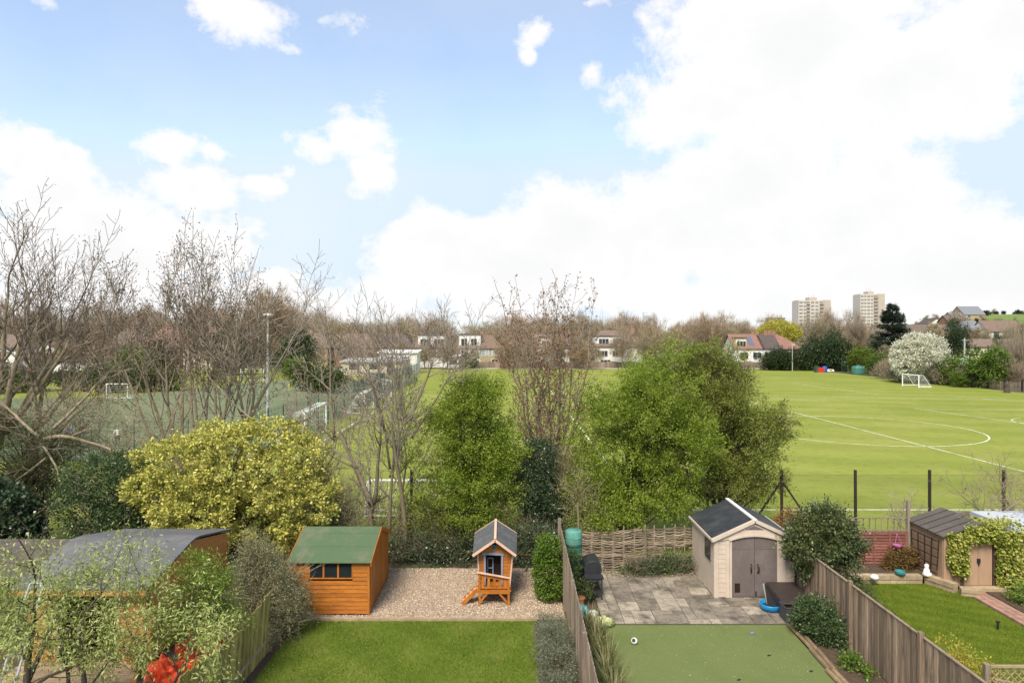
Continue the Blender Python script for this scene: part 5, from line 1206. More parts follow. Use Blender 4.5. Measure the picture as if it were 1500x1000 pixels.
for a in (90, 210, 330): mb = MB(); mb.tube([Vector((13 + .15 * math.cos(R(a)), 23.02 + .15 * math.sin(R(a)), .92)), Vector((13, 23.05, 1.3))], .008, 4); mb.build('hanger', MM['pink_plastic'], hb)
rw = MB()
def wallrun(pts, h, w=.2):
    for a, b in zip(pts[:-1], pts[1:]):
        a = Vector((*a, 0)); b = Vector((*b, 0)); d = (b - a); L = d.length; d.normalize(); k = max(1, int(L / .45))
        for c in range(2):
            for i in range(k):
                p = a + d * (i * L / k + .004); q = a + d * ((i + 1) * L / k - .004)
                rw.bar(p + Vector((0, 0, h * (.25 + .5 * c))), q + Vector((0, 0, h * (.25 + .5 * c))), w + (.04 if c else 0), h / 2 - .006)
wallrun([(10.6, 22.05), (13.2, 22.05)], .26); wallrun([(13.35, 22.0), (13.75, 21.15)], .3); wallrun([(13.8, 21.02), (14.3, 20.85)], .22)
tag(rw.build('garden_wall', MM['wall_stone']), 'low sandstone retaining wall round the right hand lawn', 'wall')
mb = MB(); mb.lathe([(.1, 0), (.15, .06), (.16, .14), (.15, .15), (.14, .1), (0, .08)], (12.5, 21.98, .26), 18); tag(mb.build('planter_bowl', MM['teal_glaze'], smooth=True), 'teal glazed bowl on the low stone wall', 'bowl')
gs = MB(); c = (13.3, 21.9, .27); gs.lathe([(.11, 0), (.13, .05), (.10, .12), (.085, .2), (.06, .25), (.055, .27), (.07, .31), (.06, .36), (.02, .39), (0, .392)], c, 16); gs.blob((c[0] - .08, c[1] - .06, c[2] + .07), (.05, .06, .05), 10); gs.blob((c[0] + .08, c[1] - .06, c[2] + .07), (.05, .06, .05), 10)
tag(gs.build('garden_statue', MM['statue'], smooth=True), 'small white seated statue on the wall beside the ivy shed', 'statue')
mb = MB(); mb.blob((11.55, 21.75, .28), (.14, .1, .09), 16, .35, 0, 6); tag(mb.build('white_stone', MM['statue'], smooth=True), 'white rounded stone above the border plants', 'stone')
mb = MB(); mb.blob((15.35, 20.55, .08), (.09, .08, .1), 12, .3, 0, 9); tag(mb.build('white_stone', MM['statue'], smooth=True), 'white stone among the plants beside the brick path', 'stone')
mb = MB(); mb.box(13.16, 13.2, 18.5, 18.54, 0, .22); mb.box(13.14, 13.22, 18.49, 18.55, .2, .24); tag(mb.build('garden_stake', MM['black_plastic']), 'short black stake standing in the right hand lawn', 'stake')
# ivy shed
ix0, ix1, iy0, iy1, ie, ir = 13.62, 15.95, 21.55, 23.35, 1.66, 2.02; im = 14.75
iv = empty('ivy_shed', (im, 22.4, 0), 'brown plastic shed wrapped in golden ivy beside the brick path', 'shed')
mb = MB()
def wallboards(P, Q, z0, topf, k, nrm, gap=()):
    P = Vector(P); Q = Vector(Q); n = Vector(nrm) * .02
    for i in range(k):
        ta, tb = i / k, (i + 1) / k - .004
        if gap and gap[0] < (ta + tb) / 2 < gap[1]: continue
        a, b = P.lerp(Q, ta), P.lerp(Q, tb); za_, zb_ = topf(ta), topf(tb)
        mb.hexa([a, b, b + n, a + n, (a.x, a.y, za_), (b.x, b.y, zb_), (b.x + n.x, b.y + n.y, zb_), (a.x + n.x, a.y + n.y, za_)])
gt = lambda t: ie + (ir - ie) * (1 - abs(t - .485) / .515)
wallboards((ix0, iy0, .08), (ix1, iy0, .08), 0, gt, 22, (0, -1, 0), (.265, .66)); mb.build('wall', MM['shed_brown'], iv)
mb = MB(); wallboards((ix0, iy1, .08), (ix0, iy0, .08), 0, lambda t: ie, 13, (-1, 0, 0)); mb.build('side_wall', MM['shed_brown'], iv)
mb = MB(); wallboards((ix1, iy0, .08), (ix1, iy1, .08), 0, lambda t: ie, 13, (1, 0, 0)); mb.build('side_wall', MM['shed_brown'], iv)
mb = MB(); mb.box(ix0 + .03, ix1 - .03, iy0 + .04, iy1 - .03, .05, ie); mb.build('interior', MM['dark_inside'], iv)
for s in (0, 1):
    d = MB(); xa = 14.26 + s * .445; d.box(xa, xa + .435, iy0 - .02, iy0 + .02, .1, 1.55); d.box(xa + .04, xa + .06, iy0 - .026, iy0 - .021, .15, 1.5)
    do = d.build('door', MM['shed_brown'], iv)
    if s: h_ = MB(); h_.box(xa - .05, xa + .05, iy0 - .06, iy0 - .022, .82, .95); h_.bar((xa, iy0 - .05, .74), (xa, iy0 - .05, .82), .03, .03); h_.build('lock', MM['black_plastic'], do)
mb = MB(); mb.box(15.17, 15.3, iy0 - .04, iy0 - .001, .08, 1.6); mb.box(14.14, 14.24, iy0 - .04, iy0 - .001, .08, .5); mb.build('door_frame', MM['shed_brown_dark'], iv)
mb = MB(); mb.box(14.1, 15.4, iy0 - .3, iy0 - .05, .0, .1); mb.build('step', MM['wall_stone'], iv)
rf = MB(); e0, e1, em = (ix0 - .1, ie - .02), (ix1 + .1, ie - .05), (im, ir + .02)
for (xa, za_), (xb, zb_) in ((e0, em), (em, e1)):
    rf.hexa([(xa, iy0 - .12, za_), (xb, iy0 - .12, zb_), (xb, iy1 + .12, zb_), (xa, iy1 + .12, za_), (xa, iy0 - .12, za_ + .03), (xb, iy0 - .12, zb_ + .03), (xb, iy1 + .12, zb_ + .03), (xa, iy1 + .12, za_ + .03)])
ro = rf.build('roof', MM['brown_felt'], iv)
for i in range(4):
    y = iy0 + .25 + i * .42; r_ = MB(); r_.bar((e0[0], y, e0[1] + .036), (em[0], y + .06, em[1] + .036), .03, .012); r_.build('seam', MM['post_dark'], ro)
tl = MB()
for i in range(5):
    t = i / 4; tl.bar((13.54, 21.75 + 1.3 * t, .25 + .25 * (1 - t)), (13.54, 21.65 + 1.5 * t, 1.5 - .1 * t), .03, .02, up=(1, 0, 0)); tl.bar((13.52, 21.7, .4 + .26 * i), (13.52, 23.1, .3 + .28 * i), .03, .02, up=(1, 0, 0))
tag(tl.build('trellis', MM['post_dark']), 'dark square trellis leaning on the ivy shed side wall', 'trellis')
def surf_pts(n, f): return np.array([f() for _ in range(n)])
def ivp():
    c = random.random()
    if c < .3: x, z = U(13.68, 14.3), U(.5, 1.75) + .0
    elif c < .5: x, z = U(14.2, 15.4), U(1.5, 2.0)
    elif c < .9: x, z = U(15.2, 16.3), U(.1, 1.85)
    else: return (U(14.6, 16.2), U(iy0 - .1, iy0 + .8), U(1.85, 2.1))
    if c < .3 and z < .75 and x < 13.8: z += .4
    return (x, iy0 - .06 - abs(random.gauss(0, .09)), z + random.gauss(0, .05))
P = surf_pts(6500, ivp); ivo = tag(npmesh('climbing_ivy', leaf_verts(P, np.tile([0, -.7, -.5], (len(P), 1)), .085, .85, .5), 4, MM['ivy_gold']), 'golden variegated ivy climbing over the brown shed front', 'ivy')
mb = MB(); mb.box(16.9, 19.6, 23.0, 25.2, 1.35, 1.5); fo = mb
fs = empty('flat_roof_shed', (18.2, 24, 0), 'low shed with a pale grey flat roof at the right edge', 'shed'); mb.build('roof', MM['flat_grey'], fs)
mb = MB(); mb.box(17.0, 19.5, 23.1, 25.1, 0, 1.35); mb.build('wall', MM['shed_brown'], fs)
board_fence('board_fence', 'weathered low board fence behind the flat roofed shed', (15.9, 25.45), (24, 25.45), 1.42, [(2, 1.5), (4.4, 1.5)], 'old_wood', -1, .12, railside=-1)
lt = empty('lattice_fence', (11.0, 14.3, 0), 'low diamond lattice fence at the lower right corner', 'fence')
mb = MB(); xa, xb, za_, zb_ = 10.0, 12.6, .2, 1.05; n = 22
for i in range(n):
    u = xa - (zb_ - za_) + i * .16
    for s in (1, -1):
        p0, p1 = (u, za_), (u + (zb_ - za_), zb_)
        if s < 0: p0, p1 = (u + (zb_ - za_), za_), (u, zb_)
        l, r_ = (p0, p1) if p0[0] < p1[0] else (p1, p0)
        if r_[0] <= xa or l[0] >= xb: continue
        sl_ = (r_[1] - l[1]) / (r_[0] - l[0])
        if l[0] < xa: l = (xa, l[1] + sl_ * (xa - l[0]))
        if r_[0] > xb: r_ = (xb, r_[1] - sl_ * (r_[0] - xb))
        if r_[0] - l[0] > .02: mb.bar((l[0], 14.3 + .006 * s, l[1]), (r_[0], 14.3 + .006 * s, r_[1]), .022, .01, up=(0, 1, 0))
mb.build('lattice', MM['sawn_wood'], lt)
mb = MB(); mb.bar((xa, 14.28, zb_ + .02), (xb, 14.28, zb_ + .02), .05, .05); mb.build('top_rail', MM['sawn_wood'], lt)
for x in (9.93, 12.0): mb = MB(); mb.box(x - .05, x + .05, 14.24, 14.34, 0, 1.12); mb.build('post', MM['old_wood'], lt)
mb = MB()
for i in range(9): mb.box(9.95 + i * .09, 9.985 + i * .09, 13.95 - i * .06, 13.97 - i * .06, .2, .95)
mb.bar((9.9, 13.99, .95), (10.8, 13.42, .95), .03, .03); tag(mb.build('picket_panel', MM['sawn_wood']), 'short slatted panel set at an angle before the lattice fence', 'fence panel')

# ================================================================== THE PLAYING FIELD
def goal(name, lab, P, Q, h, depth, side, r=.06, group=None):
    P = Vector((*P, 0)); Q = Vector((*Q, 0)); d = (Q - P).normalized(); b = Vector((-d.y, d.x, 0)) * side * depth; up = Vector((0, 0, h))
    root = empty(name, (P + Q) / 2, lab, 'goal', group)
    for c in (P, Q): mb = MB(); mb.tube([c, c + up], r, 8); mb.build('post', MM['white_metal'], root)
    mb = MB(); mb.tube([P + up, Q + up], r, 8); mb.build('crossbar', MM['white_metal'], root)
    mb = MB()
    for c in (P, Q): mb.tube([c + Vector((0, 0, r)), c + b + Vector((0, 0, r))], r * .7, 6); mb.tube([c + up, c + up + b * .35, c + b], r * .5, 6)
    mb.tube([P + b + Vector((0, 0, r)), Q + b + Vector((0, 0, r))], r * .7, 6); mb.build('back_frame', MM['white_metal'], root)
    mb = MB(); L = (Q - P).length; k = int(L / .3); w = .007
    prof = [up, up + b * .35, b + up * .5 - b * .2, b]
    for i in range(k + 1):
        o = P + (Q - P) * (i / k); mb.tube([o + q for q in prof], w, 3, cap=False)
    for t in np.linspace(0, 1, 10):
        s = t * 3; i = min(2, int(s)); q = prof[i].lerp(prof[i + 1], s - i); mb.tube([P + q, Q + q], w, 3, cap=False)
    for c in (P, Q):
        for t in np.linspace(.1, .95, 6):
            mb.tube([c + b * t * .95, c + b * t * .95 + up * (1 - max(0, t - .35) / .65)], w, 3, cap=False); mb.tube([c + up * t, c + up * t + b * (1 - .65 * t)], w, 3, cap=False)
    mb.build('net', MM['net'], root)
    return root
goal('football_goal', 'large white goal seen from behind near the pitch fence corner', (-14.75, 48.6), (-15.2, 55.8), 2.44, 2.0, 1)
goal('football_goal', 'white netted goal standing half way along the green pitch fence', (-14.9, 69), (-15.1, 74.5), 2.1, 1.8, 1)
goal('football_goal', 'white goal at the far end of the green pitch fence', (-15.4, 87), (-17.2, 91), 2.1, 1.6, 1)
goal('football_goal', 'white goal in front of the blossom tree', (61.2, 107), (61.5, 103.2), 1.83, 2.0, 1, .075)
goal('football_goal', 'small low white goal behind the slim bare trees', (-6.5, 31.0), (-2.9, 31.0), 1.4, 1.0, -1, .04)
goal('football_goal', 'small far white goal just behind the person before the far goals', (-34.8, 112), (-31.8, 112), 2.0, 1.4, 1)
goal('football_goal', 'far white goal on the back line of the pitch', (-32.0, 116), (-29, 116.4), 2.1, 1.4, 1)
goal('football_goal', 'white goal seen between the ash stems on the pitch', (-50.2, 84.5), (-47.6, 84.5), 1.9, 1.3, 1)
goal('football_goal', 'widest far white goal near the tall lamp post', (-46.5, 117), (-42.6, 117), 2.1, 1.4, 1)
def mesh_fence(name, lab, pts, h, step=3.0, gap=.28):
    root = empty(name, (*pts[0], 0), lab, 'fence'); mb = MB()
    for (x0, y0), (x1, y1) in zip(pts[:-1], pts[1:]):
        a, b = Vector((x0, y0, 0)), Vector((x1, y1, 0)); L = (b - a).length
        for i in range(int(L / step) + 1):
            p = a.lerp(b, min(1, i * step / L)); q = MB(); q.tube([p, p + Vector((0, 0, h + .05))], .045, 6); q.build('post', MM['fence_green'], root)
        for i in range(int(L / gap)):
            p = a.lerp(b, i * gap / L); mb.tube([p, p + Vector((0, 0, h))], .014, 3, cap=False)
        for z in np.arange(.1, h + .01, .3): mb.tube([a + Vector((0, 0, z)), b + Vector((0, 0, z))], .014, 3, cap=False)
    mb.build('mesh_panel', MM['fence_green'], root); return root
mesh_fence('pitch_fence', 'dark green mesh fence along the side of the all weather pitch', [(-16.5, 43.2), (-16.5, 119.5)], 3.0)
mesh_fence('pitch_fence', 'dark green mesh fence across the near end of the pitch', [(-17, 43.0), (-60, 43.0)], 2.6, 3.4, .5)
for (x, y, lab) in ((-17.9, 82, 'dark green metal container beside the far part of the pitch fence'), (-19.6, 97, 'second green container farther along the pitch fence')):
    c = empty('storage_container', (x, y, 0), lab, 'container'); mb = MB()
    for i in range(12): o = .03 if i % 2 else 0; mb.box(x - 1.2 + i * .2, x - 1.2 + (i + 1) * .2 - .002, y - o, y + 2.2, .1, 2.4)
    mb.build('body', MM['fence_green'], c); mb = MB(); mb.box(x - 1.22, x + 1.22, y - .05, y + 2.25, 2.4, 2.48); mb.build('roof', MM['fence_green'], c)
    mb = MB(); mb.box(x - .05, x - .02, y - .09, y - .05, .2, 2.3); mb.build('door_bar', MM['pole_grey'], c)
lp = empty('lamp_post', (-22.0, 61.5, 0), 'tall grey lamp post beside the bare tree leaning right', 'lamp post')
mb = MB(); mb.tube([Vector((-22, 61.5, 0)), Vector((-22, 61.5, 4.5)), Vector((-22, 61.5, 9.7))], [.15, .12, .08], 10); mb.build('pole', MM['pole_grey'], lp)
mb = MB(); mb.hexa([(-22.45, 61.2, 9.7), (-21.65, 61.2, 9.72), (-21.65, 61.8, 9.72), (-22.45, 61.8, 9.7), (-22.4, 61.25, 9.9), (-21.7, 61.25, 9.92), (-21.7, 61.75, 9.92), (-22.4, 61.75, 9.9)]); mb.build('lamp_head', MM['lamp_head'], lp)
lp = empty('lamp_post', (61.6, 150, 0), 'slim lamp post before the hedge below the red roofs', 'lamp post')
mb = MB(); mb.tube([Vector((61.6, 150, 0)), Vector((61.6, 150, 5.8))], [.1, .07], 8); mb.build('pole', MM['pole_grey'], lp); mb = MB(); mb.box(61.4, 62.2, 149.9, 150.1, 5.75, 5.9); mb.build('lamp_head', MM['lamp_head'], lp)
up_ = empty('utility_pole', (76.2, 115, 0), 'bare wooden utility pole behind the yellow green hedge trees', 'pole')
mb = MB(); mb.tube([Vector((76.2, 115, 0)), Vector((76.25, 115, 7.4))], [.16, .12], 8); mb.build('shaft', MM['pole_grey'], up_); mb = MB(); mb.box(75.8, 76.7, 114.95, 115.05, 7.0, 7.1); mb.build('crossarm', MM['pole_grey'], up_)

# --- people on the pitch
def person(lab, x, y, h, face, top, legs, hair, stride=.12, arm=.15):
    k = h / 1.75
    V = []; E = []; Rr = []
    def v(px, py, pz, r, par=None):
        V.append((px * k, py * k, pz * k)); Rr.append(r * k)
        if par is not None: E.append((par, len(V) - 1))
        return len(V) - 1
    pel = v(0, 0, .95, .15); wa = v(0, 0, 1.1, .135, pel); ch = v(0, .01, 1.32, .155, wa); nk = v(0, .0, 1.48, .06, ch); hd = v(0, -.02, 1.56, .085, nk); hd2 = v(0, -.03, 1.66, .095, hd); v(0, -.02, 1.73, .06, hd2); v(0, -.115, 1.62, .018, hd2)
    for s in (-1, 1):
        hp = v(s * .09, 0, .9, .1, pel); kn = v(s * .1, -s * stride * .6, .5, .065, hp); an = v(s * .1, s * stride * -.9 + .05 * (s > 0), .09, .042, kn); v(s * .11, s * stride * -.9 - .13, .04, .035, an)
        sh = v(s * .19, 0, 1.42, .06, ch); el = v(s * (.25 + arm * .4), s * stride * .5 + .02, 1.15, .045, sh); wr = v(s * (.26 + arm), s * stride * .8 - .1, .93, .032, el)
        pa = v(s * (.27 + arm), s * stride * .8 - .13, .86, .03, wr)
        for f in range(4): v(s * (.27 + arm) + (f - 1.5) * .02, s * stride * .8 - .15, .78 + .008 * abs(f - 1.5), .009, pa)
        v(s * (.23 + arm), s * stride * .8 - .17, .84, .01, pa)
    me = bpy.data.meshes.new('person'); me.from_pydata(V, E, []); o = bpy.data.objects.new('person', me)
    COL.objects.link(o); md = o.modifiers.new('skin', 'SKIN'); md.use_smooth_shade = True; sv = me.skin_vertices[0].data
    for i, r_ in enumerate(Rr): sv[i].radius = (r_, r_ * (.72 if i in (pel, wa, ch) else 1)); sv[i].use_root = (i == 0)
    o.modifiers.new('sub', 'SUBSURF').levels = 1
    dg = bpy.context.evaluated_depsgraph_get(); dg.update(); nm = bpy.data.meshes.new_from_object(o.evaluated_get(dg)); nm.name = 'person'
    o.modifiers.clear(); o.data = nm
    nm.materials.clear()
    for m in ('skin', top, legs, hair): nm.materials.append(MM[m])
    for p in nm.polygons:
        c = p.center / k; mi = 0
        if c.z > 1.66 or (c.z > 1.56 and c.y > .0): mi = 3
        elif c.z > 1.47: mi = 0
        elif c.z > .98 and abs(c.x) < .24 + .0: mi = 1
        elif c.z > 1.15: mi = 1
        elif c.z > .97 or abs(c.x) > .24: mi = 0
        elif c.z > .07: mi = 2
        else: mi = 3
        p.material_index = mi
    o.location = (x, y, .01); o.rotation_euler = (0, 0, face); tag(o, lab, 'person'); return o
person('person in a white shirt and dark trousers standing on the near part of the pitch', -28.3, 49, 1.42, .5, 'shirt_white', 'trousers', 'hair')
person('person in a bright blue shirt with reddish hair by the dark yew', -32.4, 50, 1.45, -.6, 'shirt_blue', 'trousers', 'hair_red')
person('person in a yellow bib standing left of the ash stems', -50.3, 82, 1.65, .9, 'bib_yellow', 'bib_yellow', 'hair', .2)
person('person in a yellow bib standing before the far goals', -30.0, 109, 1.85, .3, 'bib_yellow', 'trousers', 'hair', .2)
person('small person in a yellow bib just right of the tall lamp post', -31.6, 97, 1.15, 1.2, 'bib_yellow', 'bib_yellow', 'hair')

# ================================================================== THE TOWN
def house(name, lab, x0, x1, y0, dep, eave, ridge, wallm, roofm, wins=(), dormer=None, hip=(0, 0), chim=(), base=0, cat='house', group=None, lower=None, ridgex=True, label_parts=True):
    root = empty(name, ((x0 + x1) / 2, y0 + dep / 2, base), lab, cat, group); z0 = base
    mb = MB(); mb.box(x0, x1, y0, y0 + dep, z0 - 1.5, z0 + eave)
    ym_ = y0 + dep / 2; xm = (x0 + x1) / 2
    if ridgex:
        for X, hp in ((x0, hip[0]), (x1, hip[1])):
            if not hp: s = .06 if X == x0 else -.06; mb.prism([(X, y0, z0 + eave), (X, y0 + dep, z0 + eave), (X, ym_, z0 + ridge - .1)], (s, 0, 0))
    else: mb.prism([(x0, y0, z0 + eave), (x1, y0, z0 + eave), (xm, y0, z0 + ridge - .1)], (0, dep, 0))
    mb.build('wall', MM[wallm], root)
    if lower: mb = MB(); mb.box(x0 + .02, x1 - .02, y0 - .03, y0 - .003, z0, z0 + lower[0]); mb.build('lower_wall', MM[lower[1]], root)
    o = .35; rf = MB(); t = .14; za = z0 + eave - .12
    if ridgex:
        a = [(x0 - o, y0 - o, za), (x1 + o, y0 - o, za), (x1 + o - hip[1] * 1.0, ym_, z0 + ridge), (x0 - o + hip[0] * 1.0, ym_, z0 + ridge)]
        b = [(x0 - o, y0 + dep + o, za), (x1 + o, y0 + dep + o, za)]
        vs = a + b; vs = vs + [(p[0], p[1], p[2] + t) for p in vs]
        rf.add(vs, [(6, 7, 8, 9), (11, 10, 9, 8), (0, 1, 7, 6), (5, 4, 10, 11), (3, 2, 1, 0), (2, 3, 4, 5)] + ([(10, 6, 9), (4, 0, 6, 10)] if hip[0] else [(0, 6, 9, 3), (3, 9, 10, 4)]) + ([(7, 11, 8), (1, 5, 11, 7)] if hip[1] else [(1, 2, 8, 7), (2, 5, 11, 8)]))
    else:
        rf.prism([(x0 - o, y0 - o, za), (xm, y0 - o, z0 + ridge), (xm, y0 - o, z0 + ridge + t), (x0 - o, y0 - o, za + t)], (0, dep + 2 * o, 0))
        rf.prism([(xm + .002, y0 - o, z0 + ridge), (x1 + o, y0 - o, za), (x1 + o, y0 - o, za + t), (xm + .002, y0 - o, z0 + ridge + t)], (0, dep + 2 * o, 0))
    ro = rf.build('roof', MM[roofm], root)
    for cxx in chim:
        c = MB(); c.box(cxx - .45, cxx + .45, ym_ - .35, ym_ + .35, z0 + ridge - .7, z0 + ridge + .9)
        for q in (-.22, .22): c.lathe([(.13, .9), (.11, 1.3), (0, 1.3)], (cxx + q, ym_, z0 + ridge), 8)
        c.build('chimney', MM['brick'], ro)
    yd = y0
    if dormer:
        dx0, dx1, dz0, dz1, dm = dormer; d = MB(); yd2 = y0 + .5; d.box(dx0, dx1, yd2, ym_ + .5, z0 + dz0, z0 + dz1); do = d.build('dormer', MM[dm], root); d = MB(); d.box(dx0 - .15, dx1 + .15, yd2 - .25, ym_ + .6, z0 + dz1 + .003, z0 + dz1 + .18); d.build('flat_roof', MM['roof_dark'], do)
    for w_ in wins:
        wx, wz, ww, wh = w_[:4]; pm_ = w_[4] if len(w_) > 4 else 'window_dark'; yy = y0 - (.04 if lower and wz < lower[0] else 0)
        if dormer and dormer[0] < wx < dormer[1] and wz > dormer[2] - .1: yy = y0 + .5
        f = MB(); f.box(wx - ww / 2 - .1, wx + ww / 2 + .1, yy - .06, yy - .003, z0 + wz - .1, z0 + wz + wh + .1); fo = f.build('window', MM['white_render'], root)
        g = MB(); m_ = max(1, round(ww / .8)); s = ww / m_
        for i in range(m_): g.box(wx - ww / 2 + i * s + .04, wx - ww / 2 + (i + 1) * s - .04, yy - .09, yy - .063, z0 + wz, z0 + wz + wh)
        g.build('pane', MM[pm_], fo)
    return root
YB = 166
def W(px): return (px - 750) * YB / 1000
house('terraced_house', 'white dormered house left of the pale bare tree trunk', W(610), W(657), YB, 8, 4.9, 8.0, 'brick', 'roof_brown', [(W(622), 5.4, 2.2, 1.5), (W(643), 5.4, 2.4, 1.5), (W(625), 2.9, 1.8, 1.2, 'window_pale'), (W(645), 2.9, 1.8, 1.2, 'window_pale')], (W(612), W(653), 4.9, 7.9, 'white_render'), chim=(W(656),), lower=(2.4, 'white_render'))
house('terraced_house', 'white house with a boxy white dormer and two dark windows', W(672), W(704), YB, 8, 4.7, 8.1, 'white_render', 'roof_brown', [(W(680), 5.3, 1.5, 1.7), (W(694), 5.3, 1.5, 1.7), (W(680), 2.6, 1.5, 1.5), (W(695), 2.6, 1.7, 1.5)], (W(672.5), W(704), 4.7, 8.0, 'white_render'), chim=())
house('terraced_house', 'yellow brick house with a hipped brown roof and pale windows', W(704.3), W(735), YB, 8, 4.7, 7.8, 'yellow_brick', 'roof_brown', [(W(711), 2.8, 1.7, 1.5, 'window_pale'), (W(726), 2.8, 1.7, 1.5, 'window_pale'), (W(725), .6, 1.6, 1.4)], hip=(0, 3), chim=(W(705),))
house('terraced_house', 'white walled house behind the twiggy brown tree', W(785), W(834), YB, 8, 4.9, 8.0, 'brick', 'roof_brown', [(W(800), 5.2, 2.0, 1.3), (W(796), 2.7, 2.0, 1.4), (W(822), 2.7, 2.0, 1.4), (W(797), .4, 1.8, 1.6), (W(820), .4, 2.4, 1.6)], (W(792), W(812), 4.8, 7.4, 'cream_render'), chim=(W(834),), lower=(4.6, 'white_render'))
house('terraced_house', 'white house with a broad brown roof beside the olive tree crown', W(870), W(940), YB - 1, 9, 5.2, 8.9, 'white_render', 'roof_brown', [(W(884), 5.7, 2.4, 1.3), (W(904), 5.7, 2.2, 1.3), (W(882), 2.8, 2.4, 1.3), (W(903), 2.8, 2.2, 1.3), (W(886), .5, 2.4, 1.4)], (W(871), W(908), 5.3, 7.6, 'white_render'), hip=(2, 4), chim=(W(930),))
house('terraced_house', 'brick house with a brown roof behind the pale pavilion', W(545), W(600), YB + 6, 8, 4.8, 8.0, 'brick', 'roof_dark', [(W(556), 2.8, 2, 1.4, 'window_pale'), (W(585), 2.8, 2, 1.4, 'window_pale')], hip=(3, 3), chim=(W(572),))
house('terraced_house', 'brown roofed house behind the bare tree with a sawn fork', W(480), W(540), YB + 6, 8, 4.8, 8.2, 'brick', 'roof_brown', [(W(492), 2.8, 2, 1.4), (W(520), 2.8, 2, 1.4)], hip=(3, 3), chim=(W(510),))
house('terraced_house', 'brown roofed house half hidden right of the lamp post', W(405), W(470), YB + 6, 8, 4.8, 8.2, 'yellow_brick', 'roof_brown', [(W(420), 2.8, 2, 1.4), (W(450), 2.8, 2, 1.4)], hip=(3, 3), chim=(W(438),))
for i, (a, b, wm, rm, lab) in enumerate(((150, 200, 'brick', 'roof_brown', 'reddish roofed house behind the left tangle of branches'), (205, 262, 'brick', 'roof_red', 'long red brown roofed house behind the ash stems'), (268, 330, 'cream_render', 'roof_brown', 'cream house with a brown roof between the ash and the dark evergreens'))):
    house('terraced_house', lab, W(a) * .95, W(b) * .95, 158, 9, 5.2, 9.4, wm, rm, [(W(a + 14) * .95, 3.2, 2, 1.5), (W(b - 14) * .95, 3.2, 2, 1.5)], hip=(3, 3), chim=(W(a + 28) * .95,))
house('gabled_house', 'white gable fronted house low at the far left', -106, -96, 148, 9, 3.4, 6.2, 'white_render', 'roof_brown', [(-103, 1.6, 1.6, 1.3), (-99, 1.6, 1.6, 1.3)], ridgex=False)
house('gabled_house', 'white house with a dark sloping roof next to the far left gable', -93.5, -85, 146, 9, 3.0, 5.2, 'white_render', 'roof_dark', [(-91, 1.4, 1.6, 1.2), (-88, 1.4, 1.4, 1.2)])
house('terraced_house', 'white house just inside the left edge behind the bare tree', -128, -116, 160, 9, 4.8, 8.0, 'white_render', 'roof_brown', [(-125, 2.6, 1.8, 1.4), (-120, 2.6, 1.8, 1.4)], hip=(3, 3), chim=(-122,))
# red roofed terrace, right
YB = 165
house('terraced_house', 'white end house with solar panels and a dormer in the red roofed terrace', W(1076), W(1118), YB, 9, 4.6, 8.0, 'white_render', 'roof_red', [(W(1087), 4.9, 2.2, 1.5), (W(1090), 2.3, 2, 1.4), (W(1109), 2.3, 2, 1.4)], (W(1079), W(1094), 4.5, 7.2, 'cream_render'), chim=(W(1118),))
sp = MB(); za, zb = 5.3, 7.4
sp.hexa([(W(1100), YB + .62, za), (W(1107), YB + .62, za), (W(1107), YB + 3.3, zb), (W(1100), YB + 3.3, zb), (W(1100), YB + .62, za + .1), (W(1107), YB + .62, za + .1), (W(1107), YB + 3.3, zb + .1), (W(1100), YB + 3.3, zb + .1)])
spo = sp.build('solar_panel', MM['solar'], bpy.data.objects[[o.name for o in COL.objects if o.get('label', '').startswith('white end house with solar')][0]])
house('terraced_house', 'white house with a dark roof in the middle of the red roofed terrace', W(1118.3), W(1142), YB, 9, 4.6, 8.0, 'white_render', 'roof_dark', [(W(1125), 2.3, 1.8, 1.5), (W(1135), 2.3, 2.4, 1.5), (W(1130), .2, 3, 1.5)], chim=(W(1131), W(1137)))
house('terraced_house', 'brick end house with white bay windows in the red roofed terrace', W(1142.3), W(1178), YB, 9, 4.6, 7.9, 'brick', 'roof_red', [(W(1146), 2.2, 2, 1.7), (W(1158), 2.2, 2.4, 1.7), (W(1171), 2.2, 2.2, 1.7)], hip=(0, 5), chim=(W(1143),))
# low buildings behind the pitch
def hut(name, lab, x0, x1, y0, dep, h, wm, rm, wins=(), cat='building'):
    root = empty(name, ((x0 + x1) / 2, y0 + dep / 2, 0), lab, cat)
    mb = MB(); mb.box(x0, x1, y0, y0 + dep, 0, h); mb.build('wall', MM[wm], root); mb = MB(); mb.hexa([(x0 - .3, y0 - .4, h + .003), (x1 + .3, y0 - .4, h + .003), (x1 + .3, y0 + dep + .3, h + .35), (x0 - .3, y0 + dep + .3, h + .35), (x0 - .3, y0 - .4, h + .2), (x1 + .3, y0 - .4, h + .2), (x1 + .3, y0 + dep + .3, h + .6), (x0 - .3, y0 + dep + .3, h + .6)]); mb.build('roof', MM[rm], root)
    for (wx, wz, ww, wh) in wins: f = MB(); f.box(wx - ww / 2, wx + ww / 2, y0 - .05, y0 - .004, wz, wz + wh); f.build('window', MM['window_dark'], root)
hut('sports_pavilion', 'pale beige sports pavilion beyond the end of the pitch', -33.5, -21.5, 134, 8, 2.6, 'cream_render', 'pole_grey', [(-31, 1.2, 2, 1), (-27, 1.2, 2, 1), (-24, .1, 1.1, 2.1)], 'pavilion')
hut('site_cabin', 'white flat roofed cabin right of the sports pavilion', -27.5, -19.6, 141, 5, 4.2, 'white_render', 'white_render', [(-25, 2.4, 1.6, 1), (-22, 2.4, 1.6, 1)], 'cabin')
hut('conservatory', 'small white garden room below the white dormered houses', -15.2, -12.7, 163, 2.5, 2.6, 'white_render', 'white_render', [(-14.0, .9, 1.6, 1.2)], 'garden room')
